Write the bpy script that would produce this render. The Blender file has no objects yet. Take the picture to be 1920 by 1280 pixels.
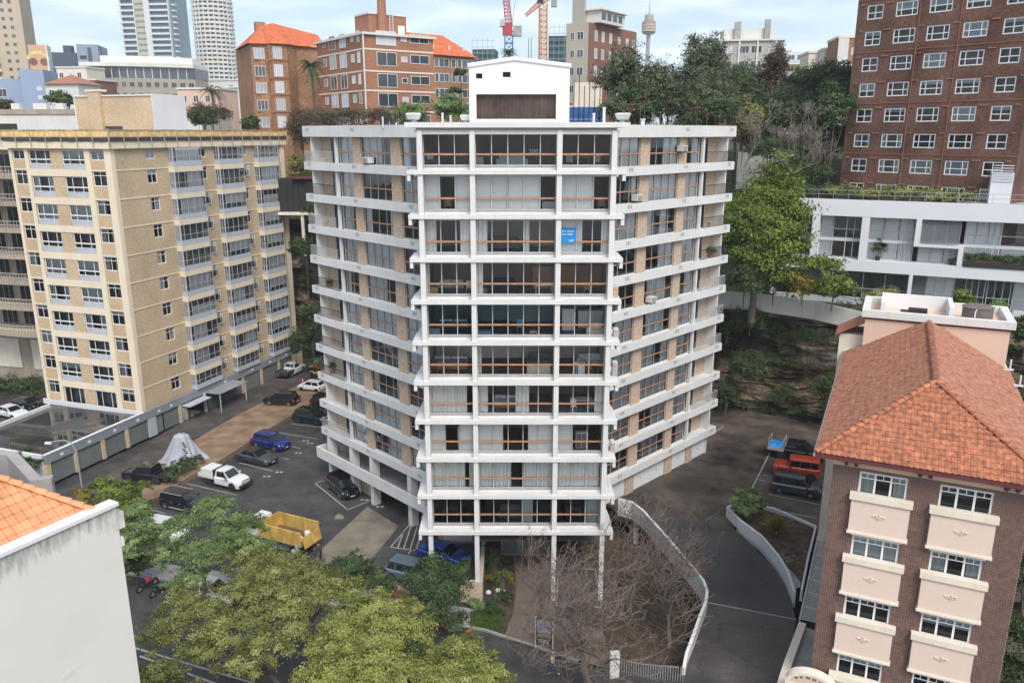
import bpy,math,random
import numpy as np
from mathutils import Vector,Matrix
R=math.radians
random.seed(7)
SC=bpy.context.scene
COL=SC.collection
# ------------------------------------------------------------------ camera
FPX=1485.0
TH=math.atan(391/FPX)
CT,ST=math.cos(TH),math.sin(TH)
HC=34.4
cam_d=bpy.data.cameras.new('camera')
cam_d.sensor_width=36.0
cam_d.lens=36.0*FPX/1920.0
cam_d.clip_start=0.5
cam_d.clip_end=9000.0
cam=bpy.data.objects.new('camera',cam_d)
COL.objects.link(cam)
cam.location=(0,0,HC)
cam.rotation_euler=(R(90)-TH,0,0)
SC.camera=cam
# ------------------------------------------------------------------ sky and sun
SUN_EL,SUN_AZ=50.0,164.0
world=bpy.data.worlds.new('World')
SC.world=world
world.use_nodes=True
wn,wl=world.node_tree.nodes,world.node_tree.links
wn.clear()
w_out=wn.new('ShaderNodeOutputWorld')
w_bg=wn.new('ShaderNodeBackground')
w_bg.inputs['Strength'].default_value=0.135
w_sky=wn.new('ShaderNodeTexSky')
w_sky.sky_type='NISHITA'
w_sky.sun_disc=False
w_sky.sun_elevation=R(SUN_EL)
w_sky.sun_rotation=R(SUN_AZ)
w_sky.air_density=1.0
w_sky.dust_density=2.0
w_sky.ozone_density=1.5
tc=wn.new('ShaderNodeTexCoord')
sep=wn.new('ShaderNodeSeparateXYZ')
wl.new(tc.outputs['Generated'],sep.inputs[0])
mz=wn.new('ShaderNodeMath');mz.operation='MAXIMUM';mz.inputs[1].default_value=0.0
wl.new(sep.outputs['Z'],mz.inputs[0])
az=wn.new('ShaderNodeMath');az.operation='ADD';az.inputs[1].default_value=0.11
wl.new(mz.outputs[0],az.inputs[0])
dx=wn.new('ShaderNodeMath');dx.operation='DIVIDE'
dy=wn.new('ShaderNodeMath');dy.operation='DIVIDE'
wl.new(sep.outputs['X'],dx.inputs[0]);wl.new(az.outputs[0],dx.inputs[1])
wl.new(sep.outputs['Y'],dy.inputs[0]);wl.new(az.outputs[0],dy.inputs[1])
cmb=wn.new('ShaderNodeCombineXYZ')
wl.new(dx.outputs[0],cmb.inputs[0]);wl.new(dy.outputs[0],cmb.inputs[1])
nz=wn.new('ShaderNodeTexNoise')
nz.inputs['Scale'].default_value=1.15
nz.inputs['Detail'].default_value=7.0
nz.inputs['Roughness'].default_value=0.52
nz.inputs['Distortion'].default_value=0.25
wl.new(cmb.outputs[0],nz.inputs['Vector'])
rp=wn.new('ShaderNodeValToRGB')
rp.color_ramp.elements[0].position=0.40;rp.color_ramp.elements[0].color=(0.20,0.20,0.20,1)
rp.color_ramp.elements[1].position=0.72;rp.color_ramp.elements[1].color=(0.80,0.80,0.80,1)
wl.new(nz.outputs['Fac'],rp.inputs[0])
nz2=wn.new('ShaderNodeTexNoise')
nz2.inputs['Scale'].default_value=2.3
nz2.inputs['Detail'].default_value=4.0
wl.new(cmb.outputs[0],nz2.inputs['Vector'])
crp=wn.new('ShaderNodeValToRGB')
crp.color_ramp.elements[0].position=0.35;crp.color_ramp.elements[0].color=(4.4,5.2,6.4,1)
crp.color_ramp.elements[1].position=0.62;crp.color_ramp.elements[1].color=(6.9,7.2,7.6,1)
wl.new(nz2.outputs['Fac'],crp.inputs[0])
mx=wn.new('ShaderNodeMixRGB')
wl.new(rp.outputs['Color'],mx.inputs['Fac'])
wl.new(w_sky.outputs[0],mx.inputs['Color1'])
wl.new(crp.outputs['Color'],mx.inputs['Color2'])
wl.new(mx.outputs[0],w_bg.inputs['Color'])
wl.new(w_bg.outputs[0],w_out.inputs[0])
sun_d=bpy.data.lights.new('sun','SUN')
sun_d.energy=2.1
sun_d.angle=R(26)
sun_d.color=(1.0,0.96,0.91)
sun=bpy.data.objects.new('sun',sun_d)
COL.objects.link(sun)
_az=R(SUN_AZ)
_dir=Vector((math.sin(_az)*math.cos(R(SUN_EL)),math.cos(_az)*math.cos(R(SUN_EL)),math.sin(R(SUN_EL))))
sun.rotation_euler=_dir.to_track_quat('Z','Y').to_euler()
SC.view_settings.view_transform='Standard'
SC.view_settings.look='None'
SC.view_settings.gamma=1.0
SC.view_settings.use_curve_mapping=False
SC.view_settings.exposure=0.56
SC.render.engine='CYCLES'
SC.cycles.max_bounces=7
SC.cycles.diffuse_bounces=3
SC.cycles.glossy_bounces=3
SC.cycles.transmission_bounces=4
SC.cycles.transparent_max_bounces=10
SC.cycles.use_denoising=True
SC.cycles.caustics_reflective=False
SC.cycles.caustics_refractive=False
# ------------------------------------------------------------------ surveying: from a sight line to a place in the scene
def ray(px,py):
 return(px-960.0,FPX*CT-(py-640)*ST,-FPX*ST-(py-640)*CT)
def at_z(px,py,z=0.0):
 d=ray(px,py);t=(z-HC)/d[2]
 return Vector((d[0]*t,d[1]*t,z))
def at_y(px,py,Y):
 d=ray(px,py);t=Y/d[1]
 return Vector((d[0]*t,Y,HC+d[2]*t))
def uv(px,py,O,a):
 ca,sa=math.cos(R(a)),math.sin(R(a))
 d=ray(px,py)
 det=-d[0]*sa+d[1]*ca
 t=(-O[0]*sa+O[1]*ca)/det
 x,y=d[0]*t,d[1]*t
 return(x-O[0])*ca+(y-O[1])*sa,HC+d[2]*t
 # ------------------------------------------------------------------ materials
def new_mat(name):
 m=bpy.data.materials.new(name);m.use_nodes=True
 nt=m.node_tree;b=nt.nodes['Principled BSDF']
 return m,nt,b
def lin(c,k=1.0):
 return(min(1,c[0]*k),min(1,c[1]*k),min(1,c[2]*k),1)
def mat(name,col,rough=0.7,var=0.12,scale=3.0,metal=0.0,bump=0.0,bscale=20.0,streak=0.0,streak_col=(0.12,0.11,0.09),spec=0.4,objvar=0.0,coat=0.0):
 """plain surface: colour broken up by two noises, optional weather streaks and relief"""
 m,nt,b=new_mat(name);N,L=nt.nodes,nt.links
 tcn=N.new('ShaderNodeTexCoord')
 n1=N.new('ShaderNodeTexNoise');n1.inputs['Scale'].default_value=scale*0.35;n1.inputs['Detail'].default_value=5
 L.new(tcn.outputs['Object'],n1.inputs['Vector'])
 mr=N.new('ShaderNodeMapRange');mr.inputs['To Min'].default_value=1-var;mr.inputs['To Max'].default_value=1+var
 mr.inputs['From Min'].default_value=0.3;mr.inputs['From Max'].default_value=0.7
 L.new(n1.outputs['Fac'],mr.inputs['Value'])
 val=mr.outputs[0]
 if objvar:
  oi=N.new('ShaderNodeObjectInfo')
  m2=N.new('ShaderNodeMapRange');m2.inputs['To Min'].default_value=1-objvar;m2.inputs['To Max'].default_value=1+objvar
  L.new(oi.outputs['Random'],m2.inputs['Value'])
  mm=N.new('ShaderNodeMath');mm.operation='MULTIPLY'
  L.new(val,mm.inputs[0]);L.new(m2.outputs[0],mm.inputs[1]);val=mm.outputs[0]
 rgb=N.new('ShaderNodeRGB');rgb.outputs[0].default_value=lin(col)
 vm=N.new('ShaderNodeVectorMath');vm.operation='SCALE'
 L.new(rgb.outputs[0],vm.inputs[0]);L.new(val,vm.inputs['Scale'])
 outc=vm.outputs[0]
 if streak:
  mp=N.new('ShaderNodeMapping');mp.inputs['Scale'].default_value=(2.2,2.2,0.16)
  L.new(tcn.outputs['Object'],mp.inputs['Vector'])
  n2=N.new('ShaderNodeTexNoise');n2.inputs['Scale'].default_value=1.4;n2.inputs['Detail'].default_value=6;n2.inputs['Roughness'].default_value=0.65
  L.new(mp.outputs[0],n2.inputs['Vector'])
  m3=N.new('ShaderNodeMapRange');m3.inputs['From Min'].default_value=0.44;m3.inputs['From Max'].default_value=0.76;m3.inputs['To Max'].default_value=streak
  L.new(n2.outputs['Fac'],m3.inputs['Value'])
  mxs=N.new('ShaderNodeMixRGB');mxs.inputs['Color2'].default_value=lin(streak_col)
  L.new(m3.outputs[0],mxs.inputs['Fac']);L.new(outc,mxs.inputs['Color1']);outc=mxs.outputs[0]
 L.new(outc,b.inputs['Base Color'])
 b.inputs['Roughness'].default_value=rough
 b.inputs['Metallic'].default_value=metal
 b.inputs['Specular IOR Level'].default_value=spec
 if coat:b.inputs['Coat Weight'].default_value=coat;b.inputs['Coat Roughness'].default_value=0.08
 if bump:
  n3=N.new('ShaderNodeTexNoise');n3.inputs['Scale'].default_value=bscale;n3.inputs['Detail'].default_value=4
  L.new(tcn.outputs['Object'],n3.inputs['Vector'])
  bp=N.new('ShaderNodeBump');bp.inputs['Strength'].default_value=bump;bp.inputs['Distance'].default_value=0.05
  L.new(n3.outputs['Fac'],bp.inputs['Height']);L.new(bp.outputs[0],b.inputs['Normal'])
 return m
def brick_mat(name,c1,c2,mortar,bw=0.23,bh=0.076,ms=0.012,dirt=0.25,big=(0.5,1.15)):
 m,nt,b=new_mat(name);N,L=nt.nodes,nt.links
 tcn=N.new('ShaderNodeTexCoord');sp=N.new('ShaderNodeSeparateXYZ');L.new(tcn.outputs['Object'],sp.inputs[0])
 ad=N.new('ShaderNodeMath');ad.operation='ADD';L.new(sp.outputs[0],ad.inputs[0]);L.new(sp.outputs[1],ad.inputs[1])
 cb=N.new('ShaderNodeCombineXYZ');L.new(ad.outputs[0],cb.inputs[0]);L.new(sp.outputs[2],cb.inputs[1])
 br=N.new('ShaderNodeTexBrick')
 br.inputs['Scale'].default_value=1.0
 br.inputs['Brick Width'].default_value=bw;br.inputs['Row Height'].default_value=bh
 br.inputs['Mortar Size'].default_value=ms;br.inputs['Mortar Smooth'].default_value=0.2
 br.inputs['Color1'].default_value=lin(c1);br.inputs['Color2'].default_value=lin(c2);br.inputs['Mortar'].default_value=lin(mortar)
 L.new(cb.outputs[0],br.inputs['Vector'])
 mp=N.new('ShaderNodeMapping');mp.inputs['Scale'].default_value=(1.4,1.4,7.0)
 L.new(tcn.outputs['Object'],mp.inputs['Vector'])
 n1=N.new('ShaderNodeTexNoise');n1.inputs['Scale'].default_value=1.6;n1.inputs['Detail'].default_value=5;n1.inputs['Roughness'].default_value=0.7
 L.new(mp.outputs[0],n1.inputs['Vector'])
 n2=N.new('ShaderNodeTexNoise');n2.inputs['Scale'].default_value=0.22;n2.inputs['Detail'].default_value=4
 L.new(tcn.outputs['Object'],n2.inputs['Vector'])
 m1=N.new('ShaderNodeMapRange');m1.inputs['From Min'].default_value=0.3;m1.inputs['From Max'].default_value=0.7
 m1.inputs['To Min'].default_value=1-dirt;m1.inputs['To Max'].default_value=1+dirt*0.9
 L.new(n1.outputs['Fac'],m1.inputs['Value'])
 m2=N.new('ShaderNodeMapRange');m2.inputs['From Min'].default_value=0.3;m2.inputs['From Max'].default_value=0.7
 m2.inputs['To Min'].default_value=1-dirt*big[0];m2.inputs['To Max'].default_value=big[1]
 L.new(n2.outputs['Fac'],m2.inputs['Value'])
 mm=N.new('ShaderNodeMath');mm.operation='MULTIPLY';L.new(m1.outputs[0],mm.inputs[0]);L.new(m2.outputs[0],mm.inputs[1])
 vm=N.new('ShaderNodeVectorMath');vm.operation='SCALE';L.new(br.outputs['Color'],vm.inputs[0]);L.new(mm.outputs[0],vm.inputs['Scale'])
 L.new(vm.outputs[0],b.inputs['Base Color'])
 b.inputs['Roughness'].default_value=0.85;b.inputs['Specular IOR Level'].default_value=0.2
 bp=N.new('ShaderNodeBump');bp.inputs['Strength'].default_value=0.35;bp.inputs['Distance'].default_value=0.01;bp.invert=True
 L.new(br.outputs['Fac'],bp.inputs['Height']);L.new(bp.outputs[0],b.inputs['Normal'])
 return m
def glass_mat(name,tint=(0.97,0.98,0.98),refl=1.0,body=0.0):
 """thin window glass: clear with a mirror film that grows towards grazing"""
 m,nt,b=new_mat(name);N,L=nt.nodes,nt.links
 N.remove(b)
 out=N['Material Output']
 tr=N.new('ShaderNodeBsdfTransparent');tr.inputs[0].default_value=lin(tint)
 gl=N.new('ShaderNodeBsdfGlossy');gl.inputs['Roughness'].default_value=0.02;gl.inputs[0].default_value=(0.9,0.95,1,1)
 fr=N.new('ShaderNodeFresnel');fr.inputs['IOR'].default_value=1.5
 tcn=N.new('ShaderNodeTexCoord')
 nn=N.new('ShaderNodeTexNoise');nn.inputs['Scale'].default_value=0.9;nn.inputs['Detail'].default_value=1
 L.new(tcn.outputs['Object'],nn.inputs['Vector'])
 bp=N.new('ShaderNodeBump');bp.inputs['Strength'].default_value=0.06;bp.inputs['Distance'].default_value=0.1
 L.new(nn.outputs['Fac'],bp.inputs['Height']);L.new(bp.outputs[0],gl.inputs['Normal'])
 mu=N.new('ShaderNodeMath');mu.operation='MULTIPLY_ADD';mu.inputs[1].default_value=0.85*refl;mu.inputs[2].default_value=0.0
 mu.use_clamp=True
 L.new(fr.outputs[0],mu.inputs[0])
 ms=N.new('ShaderNodeMixShader');L.new(mu.outputs[0],ms.inputs[0]);L.new(tr.outputs[0],ms.inputs[1]);L.new(gl.outputs[0],ms.inputs[2])
 L.new(ms.outputs[0],out.inputs[0])
 return m
def car_mat(name,col,metal=0.3,rough=0.3):
 return mat(name,col,rough=rough,var=0.03,metal=metal,spec=0.6,coat=0.8)
def leaf_mat(name,c1,c2,c3,rough=0.6,trans=0.28):
 """leaf colour picked per leaf from the mesh's own tone attribute"""
 m,nt,b=new_mat(name);N,L=nt.nodes,nt.links
 at=N.new('ShaderNodeAttribute');at.attribute_name='tone'
 rp=N.new('ShaderNodeValToRGB')
 e=rp.color_ramp.elements
 e[0].position=0.0;e[0].color=lin(c1);e[1].position=1.0;e[1].color=lin(c3)
 k=e.new(0.5);k.color=lin(c2)
 L.new(at.outputs['Fac'],rp.inputs[0])
 L.new(rp.outputs[0],b.inputs['Base Color'])
 b.inputs['Roughness'].default_value=rough;b.inputs['Specular IOR Level'].default_value=0.25
 tl=N.new('ShaderNodeBsdfTranslucent');L.new(rp.outputs[0],tl.inputs[0])
 ms=N.new('ShaderNodeMixShader');ms.inputs[0].default_value=trans
 out=N['Material Output']
 L.new(b.outputs[0],ms.inputs[1]);L.new(tl.outputs[0],ms.inputs[2]);L.new(ms.outputs[0],out.inputs[0])
 return m
def asphalt_mat(name,c1,c2,wet):
 """worn asphalt: broad patches, tyre-smoothed lanes, coarse grain, thin cracks"""
 m,nt,b=new_mat(name);N,L=nt.nodes,nt.links
 g=N.new('ShaderNodeNewGeometry')
 def noise(sc,det,ro=.6):
  n=N.new('ShaderNodeTexNoise');n.inputs['Scale'].default_value=sc;n.inputs['Detail'].default_value=det;n.inputs['Roughness'].default_value=ro;L.new(g.outputs['Position'],n.inputs['Vector']);return n
 a,f,k=noise(.16,6),noise(9,3,.8),noise(.55,5)
 mx=N.new('ShaderNodeMixRGB');mx.inputs['Color1'].default_value=lin(c1);mx.inputs['Color2'].default_value=lin(c2)
 mr=N.new('ShaderNodeMapRange');mr.inputs['From Min'].default_value=.38;mr.inputs['From Max'].default_value=.64;L.new(a.outputs['Fac'],mr.inputs[0]);L.new(mr.outputs[0],mx.inputs['Fac'])
 m2=N.new('ShaderNodeMapRange');m2.inputs['From Min'].default_value=.25;m2.inputs['From Max'].default_value=.75;m2.inputs['To Min'].default_value=.6;m2.inputs['To Max'].default_value=1.45;L.new(f.outputs['Fac'],m2.inputs[0])
 m3=N.new('ShaderNodeMapRange');m3.inputs['From Min'].default_value=.3;m3.inputs['From Max'].default_value=.7;m3.inputs['To Min'].default_value=.72;m3.inputs['To Max'].default_value=1.3;L.new(k.outputs['Fac'],m3.inputs[0])
 mu=N.new('ShaderNodeMath');mu.operation='MULTIPLY';L.new(m2.outputs[0],mu.inputs[0]);L.new(m3.outputs[0],mu.inputs[1])
 v=N.new('ShaderNodeTexVoronoi');v.feature='DISTANCE_TO_EDGE';v.inputs['Scale'].default_value=.22;
 wv=N.new('ShaderNodeVectorMath');wv.operation='MULTIPLY_ADD';wv.inputs[1].default_value=(1.6,1.6,0);L.new(k.outputs['Color'],wv.inputs[0]);L.new(g.outputs['Position'],wv.inputs[2]);L.new(wv.outputs[0],v.inputs['Vector'])
 cr=N.new('ShaderNodeMapRange');cr.inputs['From Max'].default_value=.012;cr.inputs['To Min'].default_value=.55;L.new(v.outputs['Distance'],cr.inputs[0])
 m5=N.new('ShaderNodeMath');m5.operation='MULTIPLY';L.new(mu.outputs[0],m5.inputs[0]);L.new(cr.outputs[0],m5.inputs[1])
 vm=N.new('ShaderNodeVectorMath');vm.operation='SCALE';L.new(mx.outputs[0],vm.inputs[0]);L.new(m5.outputs[0],vm.inputs['Scale']);L.new(vm.outputs[0],b.inputs['Base Color'])
 r=N.new('ShaderNodeMapRange');r.inputs['From Min'].default_value=.35;r.inputs['From Max'].default_value=.65;r.inputs['To Min'].default_value=wet;r.inputs['To Max'].default_value=.85;L.new(k.outputs['Fac'],r.inputs[0]);L.new(r.outputs[0],b.inputs['Roughness'])
 bp=N.new('ShaderNodeBump');bp.inputs['Strength'].default_value=.25;bp.inputs['Distance'].default_value=.02;L.new(f.outputs['Fac'],bp.inputs['Height']);L.new(bp.outputs[0],b.inputs['Normal'])
 return m
M={}
M['white']=mat('white_paint',(0.66,0.655,0.63),0.7,0.07,1.6,streak=0.20,streak_col=(0.36,0.33,0.27),bump=0.05)
M['white_clean']=mat('white_render',(0.68,0.68,0.675),0.75,0.04,1.0,streak=0.10,streak_col=(0.5,0.48,0.45))
M['white_old']=mat('white_weathered',(0.66,0.65,0.60),0.8,0.06,1.0,streak=0.22,streak_col=(0.34,0.33,0.29),bump=0.05)
M['concrete']=mat('concrete',(0.33,0.32,0.30),0.85,0.2,2.0,bump=0.1)
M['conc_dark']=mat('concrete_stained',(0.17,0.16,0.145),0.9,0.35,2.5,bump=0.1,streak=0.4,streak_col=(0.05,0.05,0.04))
M['timber']=mat('timber_rail',(0.40,0.21,0.115),0.6,0.15,8,streak=0.1)
M['alu']=mat('aluminium',(0.55,0.55,0.54),0.4,0.05,5,metal=0.35)
M['sill']=mat('sill_grey',(0.30,0.27,0.25),0.7,0.2,5)
M['iron']=mat('dark_iron',(0.03,0.03,0.032),0.5,0.1,5)
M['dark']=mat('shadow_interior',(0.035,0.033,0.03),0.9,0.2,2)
M['pinkbrick']=brick_mat('pier_brick',(0.58,0.415,0.29),(0.42,0.30,0.21),(0.50,0.43,0.35),dirt=0.22)
M['cream']=mat('cream_paint',(0.76,0.66,0.49),0.75,0.06,1.2,streak=0.12,streak_col=(0.45,0.37,0.27))
M['yellowbrick']=brick_mat('yellow_brick',(0.60,0.44,0.262),(0.45,0.32,0.185),(0.55,0.46,0.34),dirt=0.2)
M['greyblue']=mat('bluegrey_panel',(0.46,0.49,0.53),0.6,0.05,2,streak=0.15)
M['garagegrey']=mat('garage_fascia',(0.24,0.27,0.29),0.7,0.1,2,streak=0.2)
M['roller']=mat('roller_door',(0.155,0.175,0.165),0.55,0.15,2,streak=0.3,objvar=0.15)
M['winframe']=mat('window_frame_grey',(0.50,0.53,0.56),0.5,0.05,4)
M['winwhite']=mat('window_frame_white',(0.78,0.78,0.76),0.5,0.04,4)
M['blind']=mat('roller_blind',(0.93,0.94,0.93),0.9,0.03,2,objvar=0.05)
M['curtain']=mat('curtain_cloth',(0.90,0.90,0.87),0.95,0.06,3,objvar=0.1)
M['purple']=mat('purple_curtain',(0.16,0.12,0.22),0.9,0.1,3)
M['brownblind']=mat('brown_slat_blind',(0.20,0.105,0.075),0.7,0.15,6)
M['room']=mat('room_wall',(0.26,0.245,0.22),0.9,0.35,1.6,objvar=0.5)
M['ac']=mat('aircon_casing',(0.62,0.60,0.55),0.6,0.1,5)
M['glass']=glass_mat('window_glass')
M['glass_sky']=glass_mat('window_glass_skyward',(0.95,0.97,0.98),2.0)
M['glass_dark']=glass_mat('window_glass_dark',(0.66,0.71,0.72),1.3)
M['glass_blue']=glass_mat('window_glass_teal',(0.66,0.84,0.88),1.0)
M['redbrick']=brick_mat('red_brick_dark',(0.235,0.118,0.080),(0.145,0.074,0.052),(0.17,0.11,0.085),dirt=0.55,big=(0.9,1.2))
M['orangebrick']=brick_mat('orange_brick',(0.40,0.175,0.092),(0.29,0.125,0.07),(0.33,0.2,0.14),dirt=0.25)
M['orangebrick2']=brick_mat('clinker_brick',(0.46,0.235,0.12),(0.25,0.12,0.07),(0.36,0.24,0.16),dirt=0.5)
M['plumbrick']=brick_mat('plum_brick',(0.20,0.105,0.085),(0.155,0.08,0.065),(0.36,0.30,0.27),ms=0.016,dirt=0.12)
M['mortar']=mat('mortar',(0.44,0.36,0.32),0.9,0.1,4)
M['plum1']=mat('plum_brick_piece',(0.152,0.086,0.064),0.8,0.32,11)
M['peach']=mat('peach_render',(0.70,0.50,0.385),0.8,0.05,1.0,streak=0.12,streak_col=(0.45,0.33,0.27))
M['peachlight']=mat('peach_panel',(0.72,0.575,0.47),0.8,0.04,1.0,streak=0.06,streak_col=(0.5,0.4,0.35))
M['creamtrim']=mat('cream_trim',(0.76,0.68,0.55),0.75,0.06,1.5,streak=0.25,streak_col=(0.40,0.35,0.28))
M['maroon']=mat('maroon_gutter',(0.12,0.035,0.035),0.6,0.15,3)
M['tile']=mat('terracotta_tile',(0.40,0.150,0.075),0.88,0.40,10,objvar=0.17,streak=0.55,streak_col=(0.20,0.10,0.07),bump=0.1)
M['tile_side']=mat('terracotta_tile_weathered',(0.34,0.150,0.092),0.9,0.40,9,streak=0.3,streak_col=(0.17,0.13,0.10),bump=0.12)
M['tile_orange']=mat('orange_tile',(0.68,0.30,0.145),0.75,0.14,3,objvar=0.10)
M['tile_far']=mat('far_roof_tile',(0.62,0.17,0.07),0.8,0.12,3)
M['leadgrey']=mat('lead_flashing',(0.33,0.31,0.30),0.6,0.1,3)
M['asphalt']=asphalt_mat('asphalt_damp',(0.042,0.041,0.041),(0.064,0.060,0.056),.5)
M['asphalt2']=asphalt_mat('asphalt_old',(0.052,0.045,0.041),(0.092,0.078,0.068),.5)
M['asphalt3']=asphalt_mat('courtyard_stained',(0.030,0.024,0.019),(0.108,0.082,0.062),.4)
M['linewhite']=mat('line_paint',(0.38,0.37,0.34),0.8,0.2,5)
M['lineyellow']=mat('yellow_line_paint',(0.5,0.36,0.09),0.8,0.2,5)
M['dirt']=mat('bare_dirt',(0.24,0.162,0.100),0.95,0.35,1.6,bump=0.4,bscale=9)
M['mulch']=mat('mulch',(0.085,0.060,0.040),0.95,0.5,5,bump=0.6,bscale=14)
M['path']=mat('brown_paving',(0.19,0.145,0.115),0.8,0.15,1.3,bump=0.15,bscale=24)
M['concpad']=mat('concrete_pad',(0.20,0.172,0.13),0.85,0.35,1.5,bump=0.1)
M['groundbase']=mat('ground_soil',(0.085,0.07,0.05),0.95,0.4,0.6,bump=0.2)
M['hill']=mat('hillside_soil',(0.075,0.078,0.045),0.95,0.4,0.3,bump=0.2)
M['bark']=mat('bark',(0.12,0.10,0.08),0.9,0.25,5,bump=0.3)
M['barkpale']=mat('bark_pale',(0.30,0.26,0.20),0.9,0.25,5,bump=0.2)
M['twig']=mat('bare_twig',(0.15,0.115,0.095),0.9,0.25,1.2,bump=0.1)
M['tyre']=mat('tyre_rubber',(0.02,0.02,0.02),0.8,0.1,5)
M['rim']=mat('wheel_rim',(0.45,0.45,0.46),0.35,0.05,5,metal=0.7)
M['rimdark']=mat('wheel_rim_dark',(0.06,0.06,0.065),0.4,0.05,5,metal=0.5)
M['carglass']=mat('car_glass',(0.012,0.016,0.018),0.06,0.02,2,spec=0.9)
M['lamp']=mat('headlight_lens',(0.6,0.62,0.62),0.15,0.02,2,spec=0.8)
M['tail']=mat('tail_light_red',(0.45,0.02,0.02),0.25,0.02,2)
M['plastic']=mat('black_plastic',(0.025,0.025,0.027),0.6,0.05,5)
M['plate']=mat('number_plate',(0.6,0.6,0.5),0.5,0.05,5)
M['galv']=mat('galvanised',(0.42,0.44,0.46),0.45,0.12,3,metal=0.5)
# ------------------------------------------------------------------ geometry helpers
class MB:
 def __init__(s):s.v=[];s.f=[];s.m=[]
 def quad(s,a,b,c,d,m=0):
  n=len(s.v);s.v+=[tuple(a),tuple(b),tuple(c),tuple(d)];s.f.append((n,n+1,n+2,n+3));s.m.append(m);return s
 def tri(s,a,b,c,m=0):
  n=len(s.v);s.v+=[tuple(a),tuple(b),tuple(c)];s.f.append((n,n+1,n+2));s.m.append(m);return s
 def box(s,x0,x1,y0,y1,z0,z1,m=0,mt=None):
  n=len(s.v)
  s.v+=[(x0,y0,z0),(x1,y0,z0),(x1,y1,z0),(x0,y1,z0),(x0,y0,z1),(x1,y0,z1),(x1,y1,z1),(x0,y1,z1)]
  fs=[(0,3,2,1),(4,5,6,7),(0,1,5,4),(1,2,6,5),(2,3,7,6),(3,0,4,7)]
  s.f+=[tuple(n+i for i in q)for q in fs]
  s.m+=[m,m if mt is None else mt,m,m,m,m]
  return s
 def obox(s,p0,p1,w,h,m=0,up=(0,0,1)):
  """a bar from p0 to p1, w wide and h deep"""
  p0,p1=Vector(p0),Vector(p1);d=(p1-p0)
  if d.length<1e-6:return s
  d.normalize();u=Vector(up)
  if abs(d.dot(u))>0.97:u=Vector((1,0,0))
  a=d.cross(u).normalized()*(w/2);b=a.cross(d).normalized()*(h/2)
  n=len(s.v)
  for p in(p0,p1):
   s.v+=[tuple(p-a-b),tuple(p+a-b),tuple(p+a+b),tuple(p-a+b)]
  fs=[(0,1,2,3),(7,6,5,4),(0,4,5,1),(1,5,6,2),(2,6,7,3),(3,7,4,0)]
  s.f+=[tuple(n+i for i in q)for q in fs];s.m+=[m]*6
  return s
 def prism(s,poly,z0,z1,m=0,mt=None,bottom=True):
  """poly counter-clockwise seen from above; z0, z1 numbers or lists"""
  k=len(poly);n=len(s.v)
  Z0=z0 if hasattr(z0,'__len__')else[z0]*k
  Z1=z1 if hasattr(z1,'__len__')else[z1]*k
  s.v+=[(p[0],p[1],a)for p,a in zip(poly,Z0)]+[(p[0],p[1],a)for p,a in zip(poly,Z1)]
  for i in range(k):
   j=(i+1)%k
   s.f.append((n+i,n+j,n+k+j,n+k+i));s.m.append(m)
  s.f.append(tuple(n+k+i for i in range(k)));s.m.append(m if mt is None else mt)
  if bottom:s.f.append(tuple(n+k-1-i for i in range(k)));s.m.append(m)
  return s
 def cyl(s,c,r,h,seg=12,m=0,r2=None,axis='z',caps=True):
  r2=r if r2 is None else r2;n=len(s.v)
  for k,(rr,t)in enumerate(((r,0),(r2,h))):
   for i in range(seg):
    a=2*math.pi*i/seg;x,y=rr*math.cos(a),rr*math.sin(a)
    p=(x,y,t)if axis=='z' else((t,x,y)if axis=='x' else(y,t,x))
    s.v.append((c[0]+p[0],c[1]+p[1],c[2]+p[2]))
  for i in range(seg):
   j=(i+1)%seg;s.f.append((n+i,n+j,n+seg+j,n+seg+i));s.m.append(m)
  if caps:
   s.f.append(tuple(n+seg-1-i for i in range(seg)));s.m.append(m)
   s.f.append(tuple(n+seg+i for i in range(seg)));s.m.append(m)
  return s
 def tube(s,pts,rad,seg=6,m=0):
  pts=[Vector(p)for p in pts];n0=len(s.v);k=len(pts)
  if not hasattr(rad,'__len__'):rad=[rad]*k
  for i,p in enumerate(pts):
   d=(pts[min(i+1,k-1)]-pts[max(i-1,0)]);d=d.normalized()if d.length>1e-9 else Vector((0,0,1))
   u=Vector((0,0,1))if abs(d.z)<0.9 else Vector((1,0,0))
   a=d.cross(u).normalized();b=a.cross(d)
   for q in range(seg):
    t=2*math.pi*q/seg
    s.v.append(tuple(p+(a*math.cos(t)+b*math.sin(t))*rad[i]))
  for i in range(k-1):
   for q in range(seg):
    w=(q+1)%seg
    s.f.append((n0+i*seg+q,n0+i*seg+w,n0+(i+1)*seg+w,n0+(i+1)*seg+q));s.m.append(m)
  s.f.append(tuple(n0+(k-1)*seg+q for q in range(seg)));s.m.append(m)
  return s
 def loft(s,rings,m=0,closed=True,caps=True,mf=None):
  """rings: lists of points, same count"""
  n0=len(s.v);k=len(rings[0])
  for r in rings:s.v+=[tuple(p)for p in r]
  for i in range(len(rings)-1):
   for q in range(k if closed else k-1):
    w=(q+1)%k
    s.f.append((n0+i*k+q,n0+i*k+w,n0+(i+1)*k+w,n0+(i+1)*k+q))
    s.m.append(m if mf is None else mf(i,q))
  if caps:
   s.f.append(tuple(n0+k-1-q for q in range(k)));s.m.append(m)
   s.f.append(tuple(n0+(len(rings)-1)*k+q for q in range(k)));s.m.append(m)
  return s
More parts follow.
